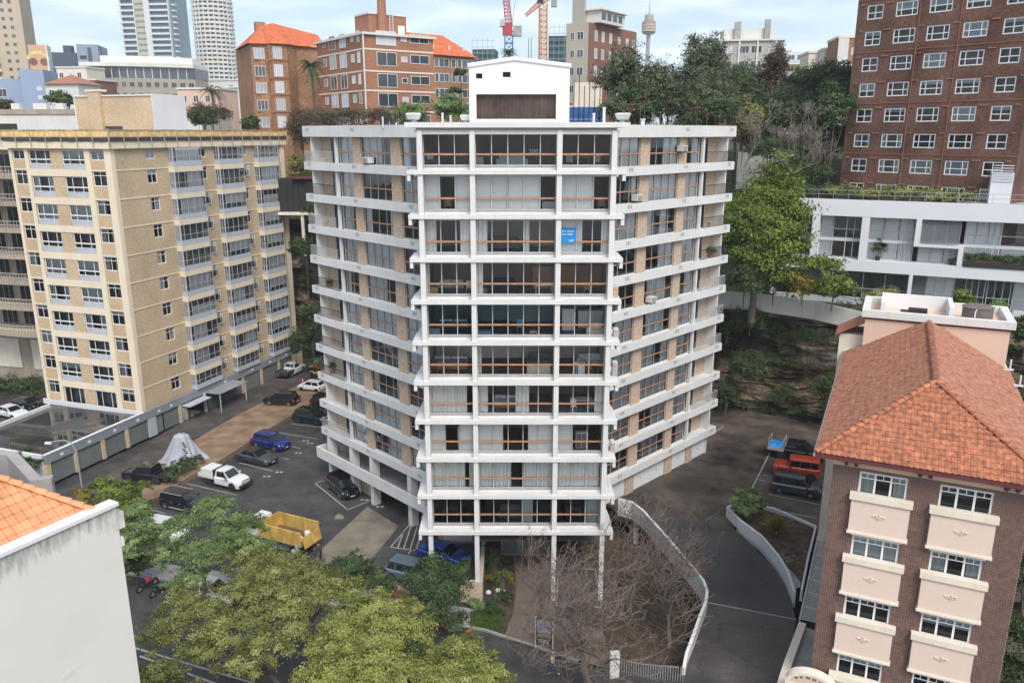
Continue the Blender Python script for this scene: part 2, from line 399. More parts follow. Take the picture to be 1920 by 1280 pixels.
 def mesh(s,name,mats,smooth=False):
  me=bpy.data.meshes.new(name)
  me.from_pydata(s.v,[],s.f)
  if not isinstance(mats,(list,tuple)):mats=[mats]
  for x in mats:me.materials.append(M[x]if isinstance(x,str)else x)
  if len(mats)>1:me.polygons.foreach_set('material_index',s.m)
  if smooth:me.polygons.foreach_set('use_smooth',[True]*len(me.polygons))
  me.update()
  return me
 def obj(s,name,mats,parent=None,loc=(0,0,0),rz=0.0,smooth=False,**kw):
  return obj(name,s.mesh(name,mats,smooth),parent,loc,rz,**kw)
def obj(name,me,parent=None,loc=(0,0,0),rz=0.0,**kw):
 o=bpy.data.objects.new(name,me);COL.objects.link(o)
 o.location=loc
 if rz:o.rotation_euler=(0,0,rz)
 if parent is not None:o.parent=parent
 for k,v in kw.items():o[k]=v
 return o
def thing(name,label,category,loc=(0,0,0),rz=0.0,group=None):
 o=bpy.data.objects.new(name,None);COL.objects.link(o)
 o.location=loc;o.rotation_euler=(0,0,rz)
 o['label']=label;o['category']=category
 if group:o['group']=group
 return o
def tag(o,label,category,group=None):
 o['label']=label;o['category']=category
 if group:o['group']=group
 return o
def struct(o):
 o['kind']='structure';return o
KIDS={}
def copy_tree(o,parent=None,kids=None):
 if kids is None:
  kids={}
  for x in COL.objects:
   if x.parent:kids.setdefault(x.parent.name,[]).append(x)
 c=o.copy();COL.objects.link(c)
 if parent is not None:c.parent=parent
 for ch in kids.get(o.name,[]):copy_tree(ch,c,kids)
 return c
def box_obj(name,m,parent,x0,x1,y0,y1,z0,z1,**kw):
 return MB().box(x0,x1,y0,y1,z0,z1).obj(name,m,parent,**kw)
def wall_mb(x0,x1,z0,z1,openings,depth=0.15,y=0.0,mb=None,m=0,mr=None):
 """wall sheet in the plane y with real openings (x0,x1,z0,z1) and their reveals"""
 mb=mb or MB();mr=m if mr is None else mr
 xs=sorted({x0,x1}|{a for o in openings for a in(o[0],o[1])if x0<a<x1})
 zs=sorted({z0,z1}|{a for o in openings for a in(o[2],o[3])if z0<a<z1})
 for i in range(len(xs)-1):
  run=None
  for j in range(len(zs)-1):
   cx,cz=(xs[i]+xs[i+1])/2,(zs[j]+zs[j+1])/2
   hole=any(o[0]<cx<o[1]and o[2]<cz<o[3]for o in openings)
   if hole:
    if run is not None:mb.quad((xs[i],y,run),(xs[i+1],y,run),(xs[i+1],y,zs[j]),(xs[i],y,zs[j]),m);run=None
   elif run is None:run=zs[j]
  if run is not None:mb.quad((xs[i],y,run),(xs[i+1],y,run),(xs[i+1],y,z1),(xs[i],y,z1),m)
 for a,b,c,d in openings:
  mb.quad((a,y,c),(a,y+depth,c),(a,y+depth,d),(a,y,d),mr)
  mb.quad((b,y,d),(b,y+depth,d),(b,y+depth,c),(b,y,c),mr)
  mb.quad((a,y,d),(a,y+depth,d),(b,y+depth,d),(b,y,d),mr)
  mb.quad((b,y,c),(b,y+depth,c),(a,y+depth,c),(a,y,c),mr)
 return mb
_tmpl={}
def pleat_mesh(w,h,mname):
 key=('pleat',round(w,2),round(h,2),mname)
 if key in _tmpl:return _tmpl[key]
 mb=MB();n=max(6,int(w/0.09));pts=[(i*w/n,0.05*math.sin(i*2.1+0.6*math.sin(i*0.7)))for i in range(n+1)]
 for i in range(n):
  a,b=pts[i],pts[i+1];mb.quad((a[0],a[1],0),(b[0],b[1],0),(b[0],b[1],h),(a[0],a[1],h))
 me=mb.mesh('curtain',mname);_tmpl[key]=me;return me
def sheet_mesh(w,h,mname):
 key=('sheet',round(w,2),round(h,2),mname)
 if key in _tmpl:return _tmpl[key]
 me=MB().box(0,w,0,0.02,0,h).mesh('blind',mname);_tmpl[key]=me;return me
def glass_mesh(w,h,mname='glass'):
 key=('glass',round(w,2),round(h,2),mname)
 if key in _tmpl:return _tmpl[key]
 me=MB().quad((0,0,0),(w,0,0),(w,0,h),(0,0,h)).mesh('pane',mname);_tmpl[key]=me;return me
def room_mesh(w,h,d=1.2,mname='room'):
 key=('room',round(w,2),round(h,2),d,mname)
 if key in _tmpl:return _tmpl[key]
 mb=MB()
 e=0.012
 x0,x1,z0,z1=e,w-e,e,h-e
 mb.quad((x0,d,z0),(x1,d,z0),(x1,d,z1),(x0,d,z1))
 mb.quad((x0,0,z0),(x0,d,z0),(x0,d,z1),(x0,0,z1));mb.quad((x1,0,z0),(x1,0,z1),(x1,d,z1),(x1,d,z0))
 mb.quad((x0,0,z0),(x1,0,z0),(x1,d,z0),(x0,d,z0));mb.quad((x0,0,z1),(x0,d,z1),(x1,d,z1),(x1,0,z1))
 me=mb.mesh('room',mname);_tmpl[key]=me;return me
def frame_mesh(w,h,xs,zs,fm,t=0.06,bar=0.045,dep=0.07,key=None):
 """casement frame: outer frame t wide plus mullions at fractions xs and transoms at fractions zs (z or (z,x0,x1))"""
 k=('frame',round(w,2),round(h,2),tuple(xs),tuple(zs),fm,t,bar)
 if k in _tmpl:return _tmpl[k]
 mb=MB()
 mb.box(0,w,0,dep,0,t);mb.box(0,w,0,dep,h-t,h)
 mb.box(0,t,0,dep,t,h-t);mb.box(w-t,w,0,dep,t,h-t)
 for x in xs:mb.box(x*w-bar/2,x*w+bar/2,0.005,dep-0.005,t,h-t)
 for z in zs:
  if isinstance(z,tuple):z,a,b=z
  else:a,b=0,1
  mb.box(a*w+t,b*w-t,0.01,dep-0.01,z*h-bar/2,z*h+bar/2)
 me=mb.mesh('window',fm);_tmpl[k]=me;return me
def window(parent,x,z,w,h,y=0.12,rz=0.0,xs=(0.5,),zs=(),fm='winframe',t=0.06,bar=0.045,cover=None,base=(0,0),glass='glass',room=True,rd=1.2,name='window',pane_name='pane'):
 """a window = frame with its pane, what hangs behind it and the dark room behind; cover: list of (kind, x0, x1, z0, z1) fractions"""
 ca,sa=math.cos(rz),math.sin(rz)
 px,py=base[0]+x*ca-y*sa,base[1]+x*sa+y*ca
 fr=obj(name,frame_mesh(w,h,xs,zs,fm,t,bar),parent,(px,py,z),rz)
 obj(pane_name,glass_mesh(w,h,glass),fr,(0,0.035,0))
 for c in(cover or[]):
  kind,a,b,c0,c1=c
  ww,hh=(b-a)*w,(c1-c0)*h
  if kind=='curtain':obj('curtain',pleat_mesh(ww,hh,'curtain'),fr,(a*w,0.16,c0*h))
  else:obj('blind',sheet_mesh(ww,hh,kind),fr,(a*w,0.14,c0*h))
 if room:obj('room',room_mesh(w,h,rd),fr,(0,0.07,0))
 return fr
def rnd_cover(r,p_none=0.35):
 q=r.random()
 if q<p_none:return[]
 if q<p_none+0.15:return[('blind',0.03,0.97,0.03,0.97)]
 if q<p_none+0.33:
  k=r.uniform(0.3,0.75);return[('blind',0.03,0.97,k,0.97)]
 if q<p_none+0.5:return[('curtain',0.03,0.3,0.02,0.98),('curtain',0.72,0.97,0.02,0.98)]
 return[('curtain',0.03,r.choice((0.4,0.55,0.97)),0.02,0.98)]
def text_mesh(s,size,m,depth=0.01):
 cu=bpy.data.curves.new('lettering','FONT');cu.body=s;cu.size=size;cu.extrude=depth
 cu.resolution_u=3
 o=bpy.data.objects.new('lettering_tmp',cu);COL.objects.link(o)
 dg=bpy.context.evaluated_depsgraph_get()
 me=bpy.data.meshes.new_from_object(o.evaluated_get(dg));me.name='lettering'
 me.materials.clear();me.materials.append(M[m])
 bpy.data.objects.remove(o);bpy.data.curves.remove(cu)
 return me
def jitter_poly(pts,n,amp,seed=0):
 rr=random.Random(seed);out=[]
 for i in range(len(pts)-1):
  a,b=Vector(pts[i]),Vector(pts[i+1])
  for k in range(n):
   p=a.lerp(b,k/n)
   out.append(p+Vector((rr.uniform(-amp,amp),rr.uniform(-amp,amp),0)))
 out.append(Vector(pts[-1]));return out
 # ================================================================== GROUND
from mathutils import noise as NZ
def ground_poly(name,pts,m,z=None,kind=True,parent=None,thick=None):
 mb=MB()
 P=[(p[0],p[1],(p[2]if z is None else z))for p in pts]
 area=sum(P[i][0]*P[(i+1)%len(P)][1]-P[(i+1)%len(P)][0]*P[i][1]for i in range(len(P)))
 if area<0:P=P[::-1]
 if thick:
  mb.prism([p[:2]for p in P],[p[2]-thick for p in P],[p[2]for p in P],bottom=False)
 else:
  mb.v=P;mb.f=[tuple(range(len(P)))];mb.m=[0]
 o=mb.obj(name,m,parent)
 if kind:struct(o)
 return o
def resample(pts,n):
 pts=[Vector(p)for p in pts];L=[0]
 for a,b in zip(pts,pts[1:]):L.append(L[-1]+(b-a).length)
 out=[]
 for i in range(n):
  s=L[-1]*i/(n-1);k=0
  while k<len(L)-2 and L[k+1]<s:k+=1
  t=(s-L[k])/max(1e-9,L[k+1]-L[k]);out.append(pts[k].lerp(pts[k+1],t))
 return out
def strip(name,A,B,m,**kw):
 mb=MB()
 for i in range(len(A)-1):mb.quad(A[i],B[i],B[i+1],A[i+1])
 return mb.obj(name,m,None,**kw)
struct(MB().quad((-900,-60,-0.08),(900,-60,-0.08),(900,160,-0.08),(-900,160,-0.08)).obj('ground','groundbase'))
ground_poly('carpark_asphalt',[(-80,40),(4,52),(4,70),(12,110),(-80,128)],'asphalt',z=0.0)
drive_l=[at_z(120,935,.3),at_z(235,870,.3),at_z(290,822,.3),at_z(430,735,.3),at_z(560,655,.3),at_z(615,650,.3),at_z(640,700,.3),at_z(556,723,.3),at_z(480,760,.3),at_z(427,788,.3),at_z(368,823,.3),at_z(300,880,.3),at_z(262,925,.3),at_z(215,960,.3),at_z(130,990,.3)]
ground_poly('garage_driveway',drive_l,'asphalt2',thick=0.3)
dirt_pts=[at_z(368,823,.32),at_z(427,788,.32),at_z(480,760,.32),at_z(556,723,.32),at_z(600,702,.32),at_z(640,715,.5),at_z(612,737,.55),at_z(552,772,.55),at_z(472,821,.55),at_z(400,868,.5),at_z(350,893,.5),at_z(268,945,.45),at_z(262,915,.32),at_z(300,880,.32)]
ground_poly('dirt_strip',dirt_pts,'dirt',thick=0.35)
_rw=resample([at_z(612,739,.5),at_z(552,774,.5),at_z(472,823,.5),at_z(400,870,.5),at_z(350,896,.45),at_z(268,950,.4)],40)
_rwm=MB()
for a,b in zip(_rw,_rw[1:]):
 for c in range(2):
  q=a.lerp(b,0.97);off=random.uniform(-.02,.02)
  _rwm.obox((a.x+off,a.y,.14+.27*c),(q.x+off,q.y,.14+.27*c),.26,.25)
_o=_rwm.obj('low_retaining_wall',brick_mat('retaining_brick',(0.30,0.18,0.11),(0.22,0.14,0.09),(0.2,0.15,0.1)))
tag(_o,'low brown brick retaining wall between the bare dirt strip and the dark parking bays','retaining wall')
_o['kind']='stuff'
KERB=[Vector((-90,66,0)),at_z(30,1050),at_z(236,1078),at_z(520,1120),at_z(888,1177),at_z(1010,1216),at_z(1130,1258),at_z(1205,1262,.7),at_z(1282,1262,1.45),at_z(1470,1300,1.75),at_z(1700,1420,1.9),Vector((40,18,2.0))]
_K=resample(KERB,60)
_nn=Vector((-.37,-.93,0))
_up=Vector((0,0,.006));_far=[k+_nn*15+_up for k in _K]
struct(strip('street',_far,[k+_up for k in _K],'asphalt'))
_mb=MB()
for a,b in zip(_K[:40],_K[1:41]):_mb.obox(a+Vector((0,0,.02))-_nn*.08,b+Vector((0,0,.02))-_nn*.08,.16,.26)
_o=_mb.obj('kerb','concrete');struct(_o)
_K2=resample(KERB[2:7],16)
_K2=[k for k in _K2 if k.x>-3.2]
ground_poly('front_garden_soil',[k-_nn*.2+Vector((0,0,.06))for k in _K2]+[at_z(1290,1240,.06),at_z(1330,1180,.06),Vector((16,54,.06)),Vector((12,64,.06)),Vector((-2.9,66,.06))],'mulch')
ground_poly('concrete_pad',[at_z(689,949,.012),at_z(747.5,985.6,.012),at_z(676,1075,.072),at_z(580,1075,.072),at_z(598,1033,.012)],'concpad')
_path=[at_z(962,1035,.10),at_z(1042,1035,.10),at_z(1041,1120,.10),at_z(1043,1215,.10),at_z(1000,1212,.10),at_z(944,1196,.10),at_z(962,1150,.10),at_z(968,1100,.10)]
ground_poly('entry_path',_path,'path')
ground_poly('footpath',[at_z(944,1196,.104),at_z(1060,1160,.104),at_z(1130,1180,.104),at_z(1150,1256,.104),at_z(1010,1214,.104)],'path')
_fp=resample([at_z(236,1078),at_z(520,1120),at_z(888,1177)],20)
struct(strip('left_footpath',[k+Vector((0,0,.09))for k in _fp],[k-_nn*2.2+Vector((0,0,.09))for k in _fp],'concrete'))
ground_poly('hedge_bed_soil',[at_z(195,990,.02),at_z(262,950,.02),at_z(300,985,.02),at_z(262,1060,.02),at_z(200,1060,.02)],'mulch')
ground_poly('lawn_bed',[at_z(880,1145,.1),at_z(940,1140,.1),at_z(955,1155,.1),at_z(935,1190,.1),at_z(884,1174,.1)],mat('lawn_soil',(0.05,0.06,0.025),0.95,0.3,4))
# ---- right courtyard, level 3.0, and the ramp down to the street
CY=3.0
L_TOP=[(1160,934,3.9),(1185,940,3.9),(1205,955,3.9),(1235,988,3.85),(1270,1028,3.7),(1300,1063,3.5),(1318,1085,3.35),(1326,1105,3.2),(1324,1125,3.05),(1312,1155,2.8),(1298,1195,2.5),(1287,1225,2.2),(1282,1252,1.95)]
R_BOT=[(1361,977,3.0),(1388,1001,2.95),(1417,1028,2.85),(1447,1060,2.7),(1471,1096,2.5),(1484,1129,2.35),(1493,1161,2.2),(1489,1185,2.1),(1477,1220,1.95),(1465,1256,1.8),(1462,1282,1.72)]
Lp=resample([at_z(*p)for p in L_TOP],36)
Lb=[p-Vector((0,0,.9 if i<30 else.9-.07*(i-30)))for i,p in enumerate(Lp)]
Rb=resample([at_z(*p)for p in R_BOT],36)
court=[Lb[0]+Vector((-1.2,1.2,0)),Lb[0],at_z(1361,977,CY),at_z(1400,1000,CY),at_z(1545,1040,CY),(27,48,CY),(60,52,CY),(62,72,CY),(34,83,CY),(22,92,CY),(8,92,CY),(-2,80,CY),(2,66,CY)]
_o=ground_poly('courtyard',[Vector(p)for p in court],'asphalt3',thick=0.35)
struct(strip('ramp',[p for p in Lb[:24]],[p for p in Rb[:24]],'asphalt'))
struct(strip('ramp_lower',[p for p in Lb[23:]],[p for p in Rb[23:]],'asphalt2'))
struct(strip('driveway_apron',[Lb[-1]+Vector((-.3,.2,-.004)),Lb[-1]+Vector((-.8,-4,-.1))],[Rb[-1]+Vector((.6,0,-.004)),Rb[-1]+Vector((1.5,-4,-.05))],'asphalt2'))
_mb=MB();_mb.obox(Lb[23]+Vector((0,0,.008)),Rb[23]+Vector((0,0,.008)),.09,.012);struct(_mb.obj('ramp_joint_line','linewhite'))
def wall_along(name,pts,thick,drop,m='white',cap=True):
 """a wall whose top follows pts, dropping drop metres (number or list)"""
 mb=MB();n=len(pts);rings=[]
 for i,p in enumerate(pts):
  d=(pts[min(i+1,n-1)]-pts[max(i-1,0)]);d.z=0;d.normalize();a=Vector((d.y,-d.x,0))*(thick/2)
  dr=drop[i]if hasattr(drop,'__len__')else drop
  b=Vector((0,0,dr));rings.append([p+a,p-a,p-a-b,p+a-b])
 mb.loft(rings,mf=None)
 return mb.obj(name,m)
w=wall_along('ramp_parapet',Lp,.2,[1.55 if i<22 else(1.55+(i-22)*.1)for i in range(36)],'white_clean')
tag(w,'curved white parapet sweeping along the left side of the dark ramp','parapet wall')
RT=resample([at_z(1364,950,3.9),at_z(1388,974,3.85),at_z(1429,1004,3.7),at_z(1459,1040,3.5),at_z(1477,1069,3.35),at_z(1490,1108,3.15)],24)
RT=[at_z(1412,944,3.75),at_z(1385,940,3.85)]+RT
w=wall_along('planter_wall',RT,.2,1.3,'white_clean')
tag(w,'curved white planter wall with a rounded end on the right of the ramp','planter wall')
w=wall_along('planter_back_wall',[at_z(1412,944,3.75),at_z(1452,952,3.6),at_z(1530,985,3.6)],.18,.8,'white_clean')
tag(w,'straight white wall behind the spiky planter, beside the empty parking bay','planter wall')
w=wall_along('planter_side_wall',[at_z(1530,985,3.6),at_z(1516,1040,3.6),at_z(1503,1105,3.4)],.15,.9,'white_clean')
tag(w,'thin white side wall between the rocky planter and the slatted walkway','planter wall')
ground_poly('planter_soil',[at_z(1372,960,3.35),at_z(1412,948,3.4),at_z(1525,985,3.4),at_z(1515,1030,3.35),at_z(1503,1095,3.0),at_z(1490,1100,2.9),at_z(1460,1042,3.1),at_z(1425,1006,3.3)],'mulch')
for px,py in((1192,996),):
 b=at_z(px,py+3,1.0)
 o=box_obj('ramp_pillar','white',None,b.x-.2,b.x+.2,b.y-.2,b.y+.2,0,2.7)
 tag(o,'square white pillar holding up the raised ramp deck next to the tower','pillar')
 # ---- painted lines
def lines(name,segs,z,m='linewhite',w=.1):
 mb=MB()
 for a,b in segs:
  p,q=at_z(a[0],a[1],z),at_z(b[0],b[1],z)
  d=(q-p).normalized();s=Vector((d.y,-d.x,0))*(w/2)
  mb.quad(p+s,q+s,q-s,p-s)
 o=mb.obj(name,m);struct(o);return o
lines('parking_lines',[((349,905.7),(443,927)),((448.7,867),(511,882.6)),((531,858.7),(542,861)),((518,810),(595,822.5)),((545.7,794),(605,800.8)),((540,835),(563,840)),((270,952),(310,962))],.006)
lines('parking_box_lines',[((605.4,900),(590.8,905.7)),((590.8,905.7),(652,955)),((652,955),(698.4,936))],.006)
lines('hatched_lines',[((732.5,1025),(772,978)),((772,978),(800,990)),((732.5,1025),(790,1033)),((746,1026),(756,997)),((757,1028),(772,981)),((769,1030),(783,984)),((780,1031),(793,988)),((759,1045),(772,1030))],.008,w=.12)
_bm=MB()
for px,py in((493,893),(567,826),(553,849),(603,809),(575,831),(424,935),(705,950),(676,937),(516,885)):
 p=at_z(px,py,.006)
 for k in range(2):_bm.box(p.x+.45*k,p.x+.3+.45*k,p.y-.08,p.y+.22,.004,.006)
struct(_bm.obj('bay_marks','linewhite'))
lines('courtyard_lines',[((1443.7,847.7),(1410.5,914)),((1441,926),(1539,946)),((1420,898),(1436,902)),((1428,950),(1531,971)),((1430,890),(1441,892)),((1333,815),(1356,799))],CY+.006)
_p,_q=at_z(256,1215,.01),at_z(480,1281,.01)
lines('street_lines',[((250,1213),(490,1284)),((262,1229),(430,1290)),((560,1295),(700,1330))],.016,w=.16)
ground_poly('dirt_patch',[at_z(636+9*math.cos(a),969+5*math.sin(a)*(1+.3*math.sin(3*a)),.008)for a in[i*.52 for i in range(12)]],'concpad')
for i,(px,py)in enumerate(((490,795),(452,812),(518,783),(425,791),(398,806))):
 pass
 # ================================================================== CLIFF AND HILL
CL=[Vector(p)for p in((110,42,0),(62,68,0),(36,82.5,0),(23.5,89.5,0),(12,96,0),(-8,104,0),(-30,116,0),(-70,134,0),(-160,168,0),(-400,260,0))]
CLr=resample(CL,420)
CN=Vector((.36,.93,0))
def hz(x):return 14.6+7.0*min(1,max(0,(12-x)/26))
def cliff_pt(i,v):
 p=CLr[i];z=-0.1+v*(hz(p.x)+.3)
 base=p+CN*(0.5+2.6*v)
 q=Vector((p.x*.16,p.y*.16,z*.3))
 d=NZ.noise(q)*2.2+NZ.noise(q*2.7)*1.3+abs(NZ.noise(q*6))*1.2
 zz=z+1.4*NZ.noise(Vector((p.x*.09,p.y*.09,0)));fr=(zz/2.3)%1.0
 ledge=.3*(1-fr)**2+.5*(1 if(zz/.75)%1<.35 else 0)*NZ.noise(q*5)
 k=d+ledge
 if v>.97:k=0.5
 return base-CN*k+Vector((0,0,z))
mb=MB();NV=60
for i in range(len(CLr)):
 for j in range(NV):mb.v.append(tuple(cliff_pt(i,j/(NV-1))))
for i in range(len(CLr)-1):
 for j in range(NV-1):
  a=i*NV+j;mb.f.append((a,a+NV,a+NV+1,a+1));mb.m.append(0)
def rock_mat():
 m,nt,b=new_mat('sandstone_cliff');N,L=nt.nodes,nt.links
 g=N.new('ShaderNodeNewGeometry')
 n1=N.new('ShaderNodeTexNoise');n1.inputs['Scale'].default_value=.22;n1.inputs['Detail'].default_value=9;n1.inputs['Roughness'].default_value=.6
 mp=N.new('ShaderNodeMapping');mp.inputs['Scale'].default_value=(1,1,1.15)
 L.new(g.outputs['Position'],mp.inputs[0]);L.new(mp.outputs[0],n1.inputs['Vector'])
 rp=N.new('ShaderNodeValToRGB');e=rp.color_ramp.elements
 e[0].position=.36;e[0].color=(.012,.011,.009,1);e[1].position=.68;e[1].color=(.42,.38,.32,1)
 for pos,c in((.46,(.035,.028,.018,1)),(.53,(.10,.072,.045,1)),(.60,(.24,.17,.105,1))):
  k=e.new(pos);k.color=c
 L.new(n1.outputs['Fac'],rp.inputs[0])
 n2=N.new('ShaderNodeTexNoise');n2.inputs['Scale'].default_value=1.6;n2.inputs['Detail'].default_value=6
 L.new(mp.outputs[0],n2.inputs['Vector'])
 mr=N.new('ShaderNodeMapRange');mr.inputs['From Min'].default_value=.3;mr.inputs['From Max'].default_value=.7;mr.inputs['To Min'].default_value=.5;mr.inputs['To Max'].default_value=1.35
 L.new(n2.outputs['Fac'],mr.inputs[0])
 vm=N.new('ShaderNodeVectorMath');vm.operation='SCALE';L.new(rp.outputs[0],vm.inputs[0]);L.new(mr.outputs[0],vm.inputs['Scale'])
 L.new(vm.outputs[0],b.inputs['Base Color']);b.inputs['Roughness'].default_value=.9
 bp=N.new('ShaderNodeBump');bp.inputs['Strength'].default_value=.7;bp.inputs['Distance'].default_value=.3
 L.new(n2.outputs['Fac'],bp.inputs['Height']);L.new(bp.outputs[0],b.inputs['Normal'])
 return m
M['rock']=rock_mat()
struct(mb.obj('cliff','rock'))
def hill_z(s,x=0):
 b=hz(x);f=20 if x>14 else 5
 if s<f:return b
 if s<40:return b+(s-f)/(40-f)*(30.5-b)
 if s<90:return 30.5+(s-40)/50*2.5
 return 33.0+min(1.0,(s-90)/400)
mb=MB();SS=[0,3,6,12,20,30,40,60,90,150,400,1200,5000]
for i in range(0,len(CLr),6):
 for s in SS:
  p=CLr[i]+CN*(2.6+s);sp=1+s/400.0
  mb.v.append(((CLr[i].x)*sp+CN.x*(2.6+s),CLr[i].y+CN.y*(2.6+s),hill_z(s,CLr[i].x)))
nI=len(range(0,len(CLr),6));nS=len(SS)
for i in range(nI-1):
 for j in range(nS-1):
  a=i*nS+j;mb.f.append((a,a+nS,a+nS+1,a+1));mb.m.append(0)
struct(mb.obj('hill','hill'))
def hill_at(x,y):
 """height of the ground behind the cliff at x, y"""
 best=min(CLr,key=lambda p:abs((p.x-x)*.93-(p.y-y)*.36))
 s=(Vector((x,y,0))-best).dot(CN)-2.6
 return hill_z(s,x)if s>0 else 0.0
 # ================================================================== WHITE APARTMENT TOWER
T=thing('apartment_tower','white ten storey apartment tower with orange timber rails and swept-back wings in the centre','apartment building',(0.4,53.0,0))
NF=10
def zb(k):return HC-(2.65+2.9*(k-1))if k>0 else 34.7
CX=[-6.43,-3.0,2.72,6.29]
XL,XR=-7.3,7.08
rr=random.Random(11)
def slab_mb():
 mb=MB()
 mb.prism([(XL,0),(XR,0),(XR,2.4),(XR-.55,9.8),(XL+.55,9.8),(XL,2.4)],0,.27)
 for s,x in((-1,XL),(1,XR)):
  a,b=(x,x+.22)if s<0 else(x-.22,x)
  mb.box(a+.002,b-.002,.05,2.2,-.42,-.003)
 return mb
slab_me=slab_mb().mesh('floor_slab','white')
for k in range(1,NF+1):obj('floor_slab',slab_me,T,(0,0,zb(k)))
mb=MB();mb.prism([(XL-.05,-.1),(XR+.15,-.1),(XR+.15,3),(XR,12),(XL,12),(XL-.05,3)],34.72,35.05)
mb.box(XL+.6,XR-.6,.5,11,34.55,34.718)
mb.obj('roof_slab','white',T)
for ci,x in enumerate(CX):
 for k in range(1,NF+1):
  z0=zb(k)+.27;z1=zb(k-1)if k>1 else 34.55
  key=('col',round(z1-z0,2))
  if key not in _tmpl:_tmpl[key]=MB().box(-.17,.17,0,.62,0,z1-z0).mesh('column','white')
  obj('column',_tmpl[key],T,(x,.1,z0))
 obj('column',MB().box(-.17,.17,0,.34,0.05 if ci>1 else(1.6 if ci==1 else.1),zb(10)-.002).mesh('column','white'),T,(x,.12,0))
COVER={2:{0:[('blind',0,.325),('blind',.665,1)],1:[('blind',0,.39),('blind',.41,.8)],2:[('blind',0,.66)]},3:{0:[('curtain',.02,.23),('curtain',.76,1)],1:[('curtain',0,.14),('curtain',.6,.67)],2:[('blind',0,.33),('blind',.35,.46),('curtain',.86,.99)]},4:{0:[('curtain',.0,.06)],1:[('curtain',0,.08)]},5:{},6:{1:[('curtain',.0,.05)]},7:{0:[('curtain',0,.85)],1:[('curtain',0,.13),('curtain',.5,.68)],2:[('curtain',.82,1)]},8:{0:[('blind',0,.33),('blind',.67,1)],1:[('blind',0,.33),('blind',.67,1)],2:[('blind',0,.34)]},9:{0:[('curtain',0,.78),('curtain',.88,1)],1:[('curtain',0,.44),('curtain',.61,1)],2:[('curtain',0,.97)]},10:{1:[('curtain',.58,.74)],2:[('curtain',.66,.98)]},}
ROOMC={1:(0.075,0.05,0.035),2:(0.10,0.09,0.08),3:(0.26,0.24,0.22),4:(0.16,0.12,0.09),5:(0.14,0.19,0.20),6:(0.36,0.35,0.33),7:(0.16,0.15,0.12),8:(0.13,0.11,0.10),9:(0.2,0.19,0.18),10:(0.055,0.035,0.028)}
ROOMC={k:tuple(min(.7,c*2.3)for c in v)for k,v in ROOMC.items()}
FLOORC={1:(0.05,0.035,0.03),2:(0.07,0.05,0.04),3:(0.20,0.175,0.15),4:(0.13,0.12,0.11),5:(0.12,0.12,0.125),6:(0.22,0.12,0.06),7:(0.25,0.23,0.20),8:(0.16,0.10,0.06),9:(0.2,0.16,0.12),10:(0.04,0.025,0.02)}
GY=.80
def bay_frame(w,h,n):
 key=('bay',round(w,2),round(h,2),n)
 if key in _tmpl:return _tmpl[key]
 mb=MB()
 mb.box(0,w,-.03,.06,h-.07,h);mb.box(0,w,-.06,.07,0,.07)
 for i in range(n+1):
  x=w*i/n;t=.028 if 0<i<n else.022
  x=min(max(x,t),w-t)
  mb.box(x-t,x+t,-.028,.05,.07,h-.07)
 me=mb.mesh('window','alu');_tmpl[key]=me;return me
for k in range(1,NF+1):
 z0=zb(k)+.27;z1=zb(k-1)if k>1 else 34.55
 up=.22;wz0,wz1=z0+up,z1-.1;h=wz1-wz0
 box_obj('upstand','white',T,CX[0],CX[3],GY-.08,GY+.16,z0,wz0)
 box_obj('window_sill','sill',T,CX[0]+.17,CX[3]-.17,GY-.16,GY+.1,wz0,wz0+.035)
 box_obj('window_head','sill',T,CX[0],CX[3],GY-.02,GY+.12,wz1,z1-.002)
 for b in range(3):
  xa,xb=CX[b]+.17,CX[b+1]-.17;w=xb-xa;n=(3,5,3)[b]
  fr=obj('window',bay_frame(w,h-.035,n),T,(xa,GY,wz0+.035))
  pw=w/n
  for i in range(n):
   gm='glass_dark' if k in(1,10)else('glass_blue' if k==5 and(b==0 or(b==1 and i<3))else 'glass')
   key=('gp',round(pw,2),round(h,2),gm)
   if key not in _tmpl:_tmpl[key]=MB().quad((.02,0,.06),(pw-.02,0,.06),(pw-.02,0,h-.1),(.02,0,h-.1)).mesh('pane',gm)
   obj('pane',_tmpl[key],fr,(i*pw,.01,0))
  obj('timber_rail',MB().box(.02,w-.02,-.07,-.032,h*.31,h*.31+.125).mesh('timber_rail','timber'),fr)
  for c in COVER.get(k,{}).get(b,[]):
   kind,a,bb=c
   if kind=='curtain':obj('curtain',pleat_mesh((bb-a)*w,h-.1,'curtain'),fr,(a*w,.2,.04))
   else:obj('blind',sheet_mesh((bb-a)*w,h-.1,'blind'),fr,(a*w,.15,.04))
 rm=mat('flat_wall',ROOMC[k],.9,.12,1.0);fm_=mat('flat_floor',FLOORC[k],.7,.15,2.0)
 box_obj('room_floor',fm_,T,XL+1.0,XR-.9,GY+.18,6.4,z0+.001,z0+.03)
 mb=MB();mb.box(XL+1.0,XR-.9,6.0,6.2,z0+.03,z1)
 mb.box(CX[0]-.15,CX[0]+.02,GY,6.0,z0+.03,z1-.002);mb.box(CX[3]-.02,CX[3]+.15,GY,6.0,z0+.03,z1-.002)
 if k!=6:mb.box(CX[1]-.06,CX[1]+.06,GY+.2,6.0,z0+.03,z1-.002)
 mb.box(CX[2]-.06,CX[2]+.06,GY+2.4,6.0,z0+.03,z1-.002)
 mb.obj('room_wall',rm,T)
 mb=MB()
 for x,s in((CX[0],-1),(CX[3],1)):
  a,b_=(x-.30,x-.152)if s<0 else(x+.152,x+.30)
  mb.box(a,b_,GY+.1,9.6,z0+.002,z1-.002)
 mb.obj('side_wall','white',T)
box_obj('penthouse_soffit','white',T,CX[0]-.3,CX[3]+.3,.2,1.2,34.30,34.549)
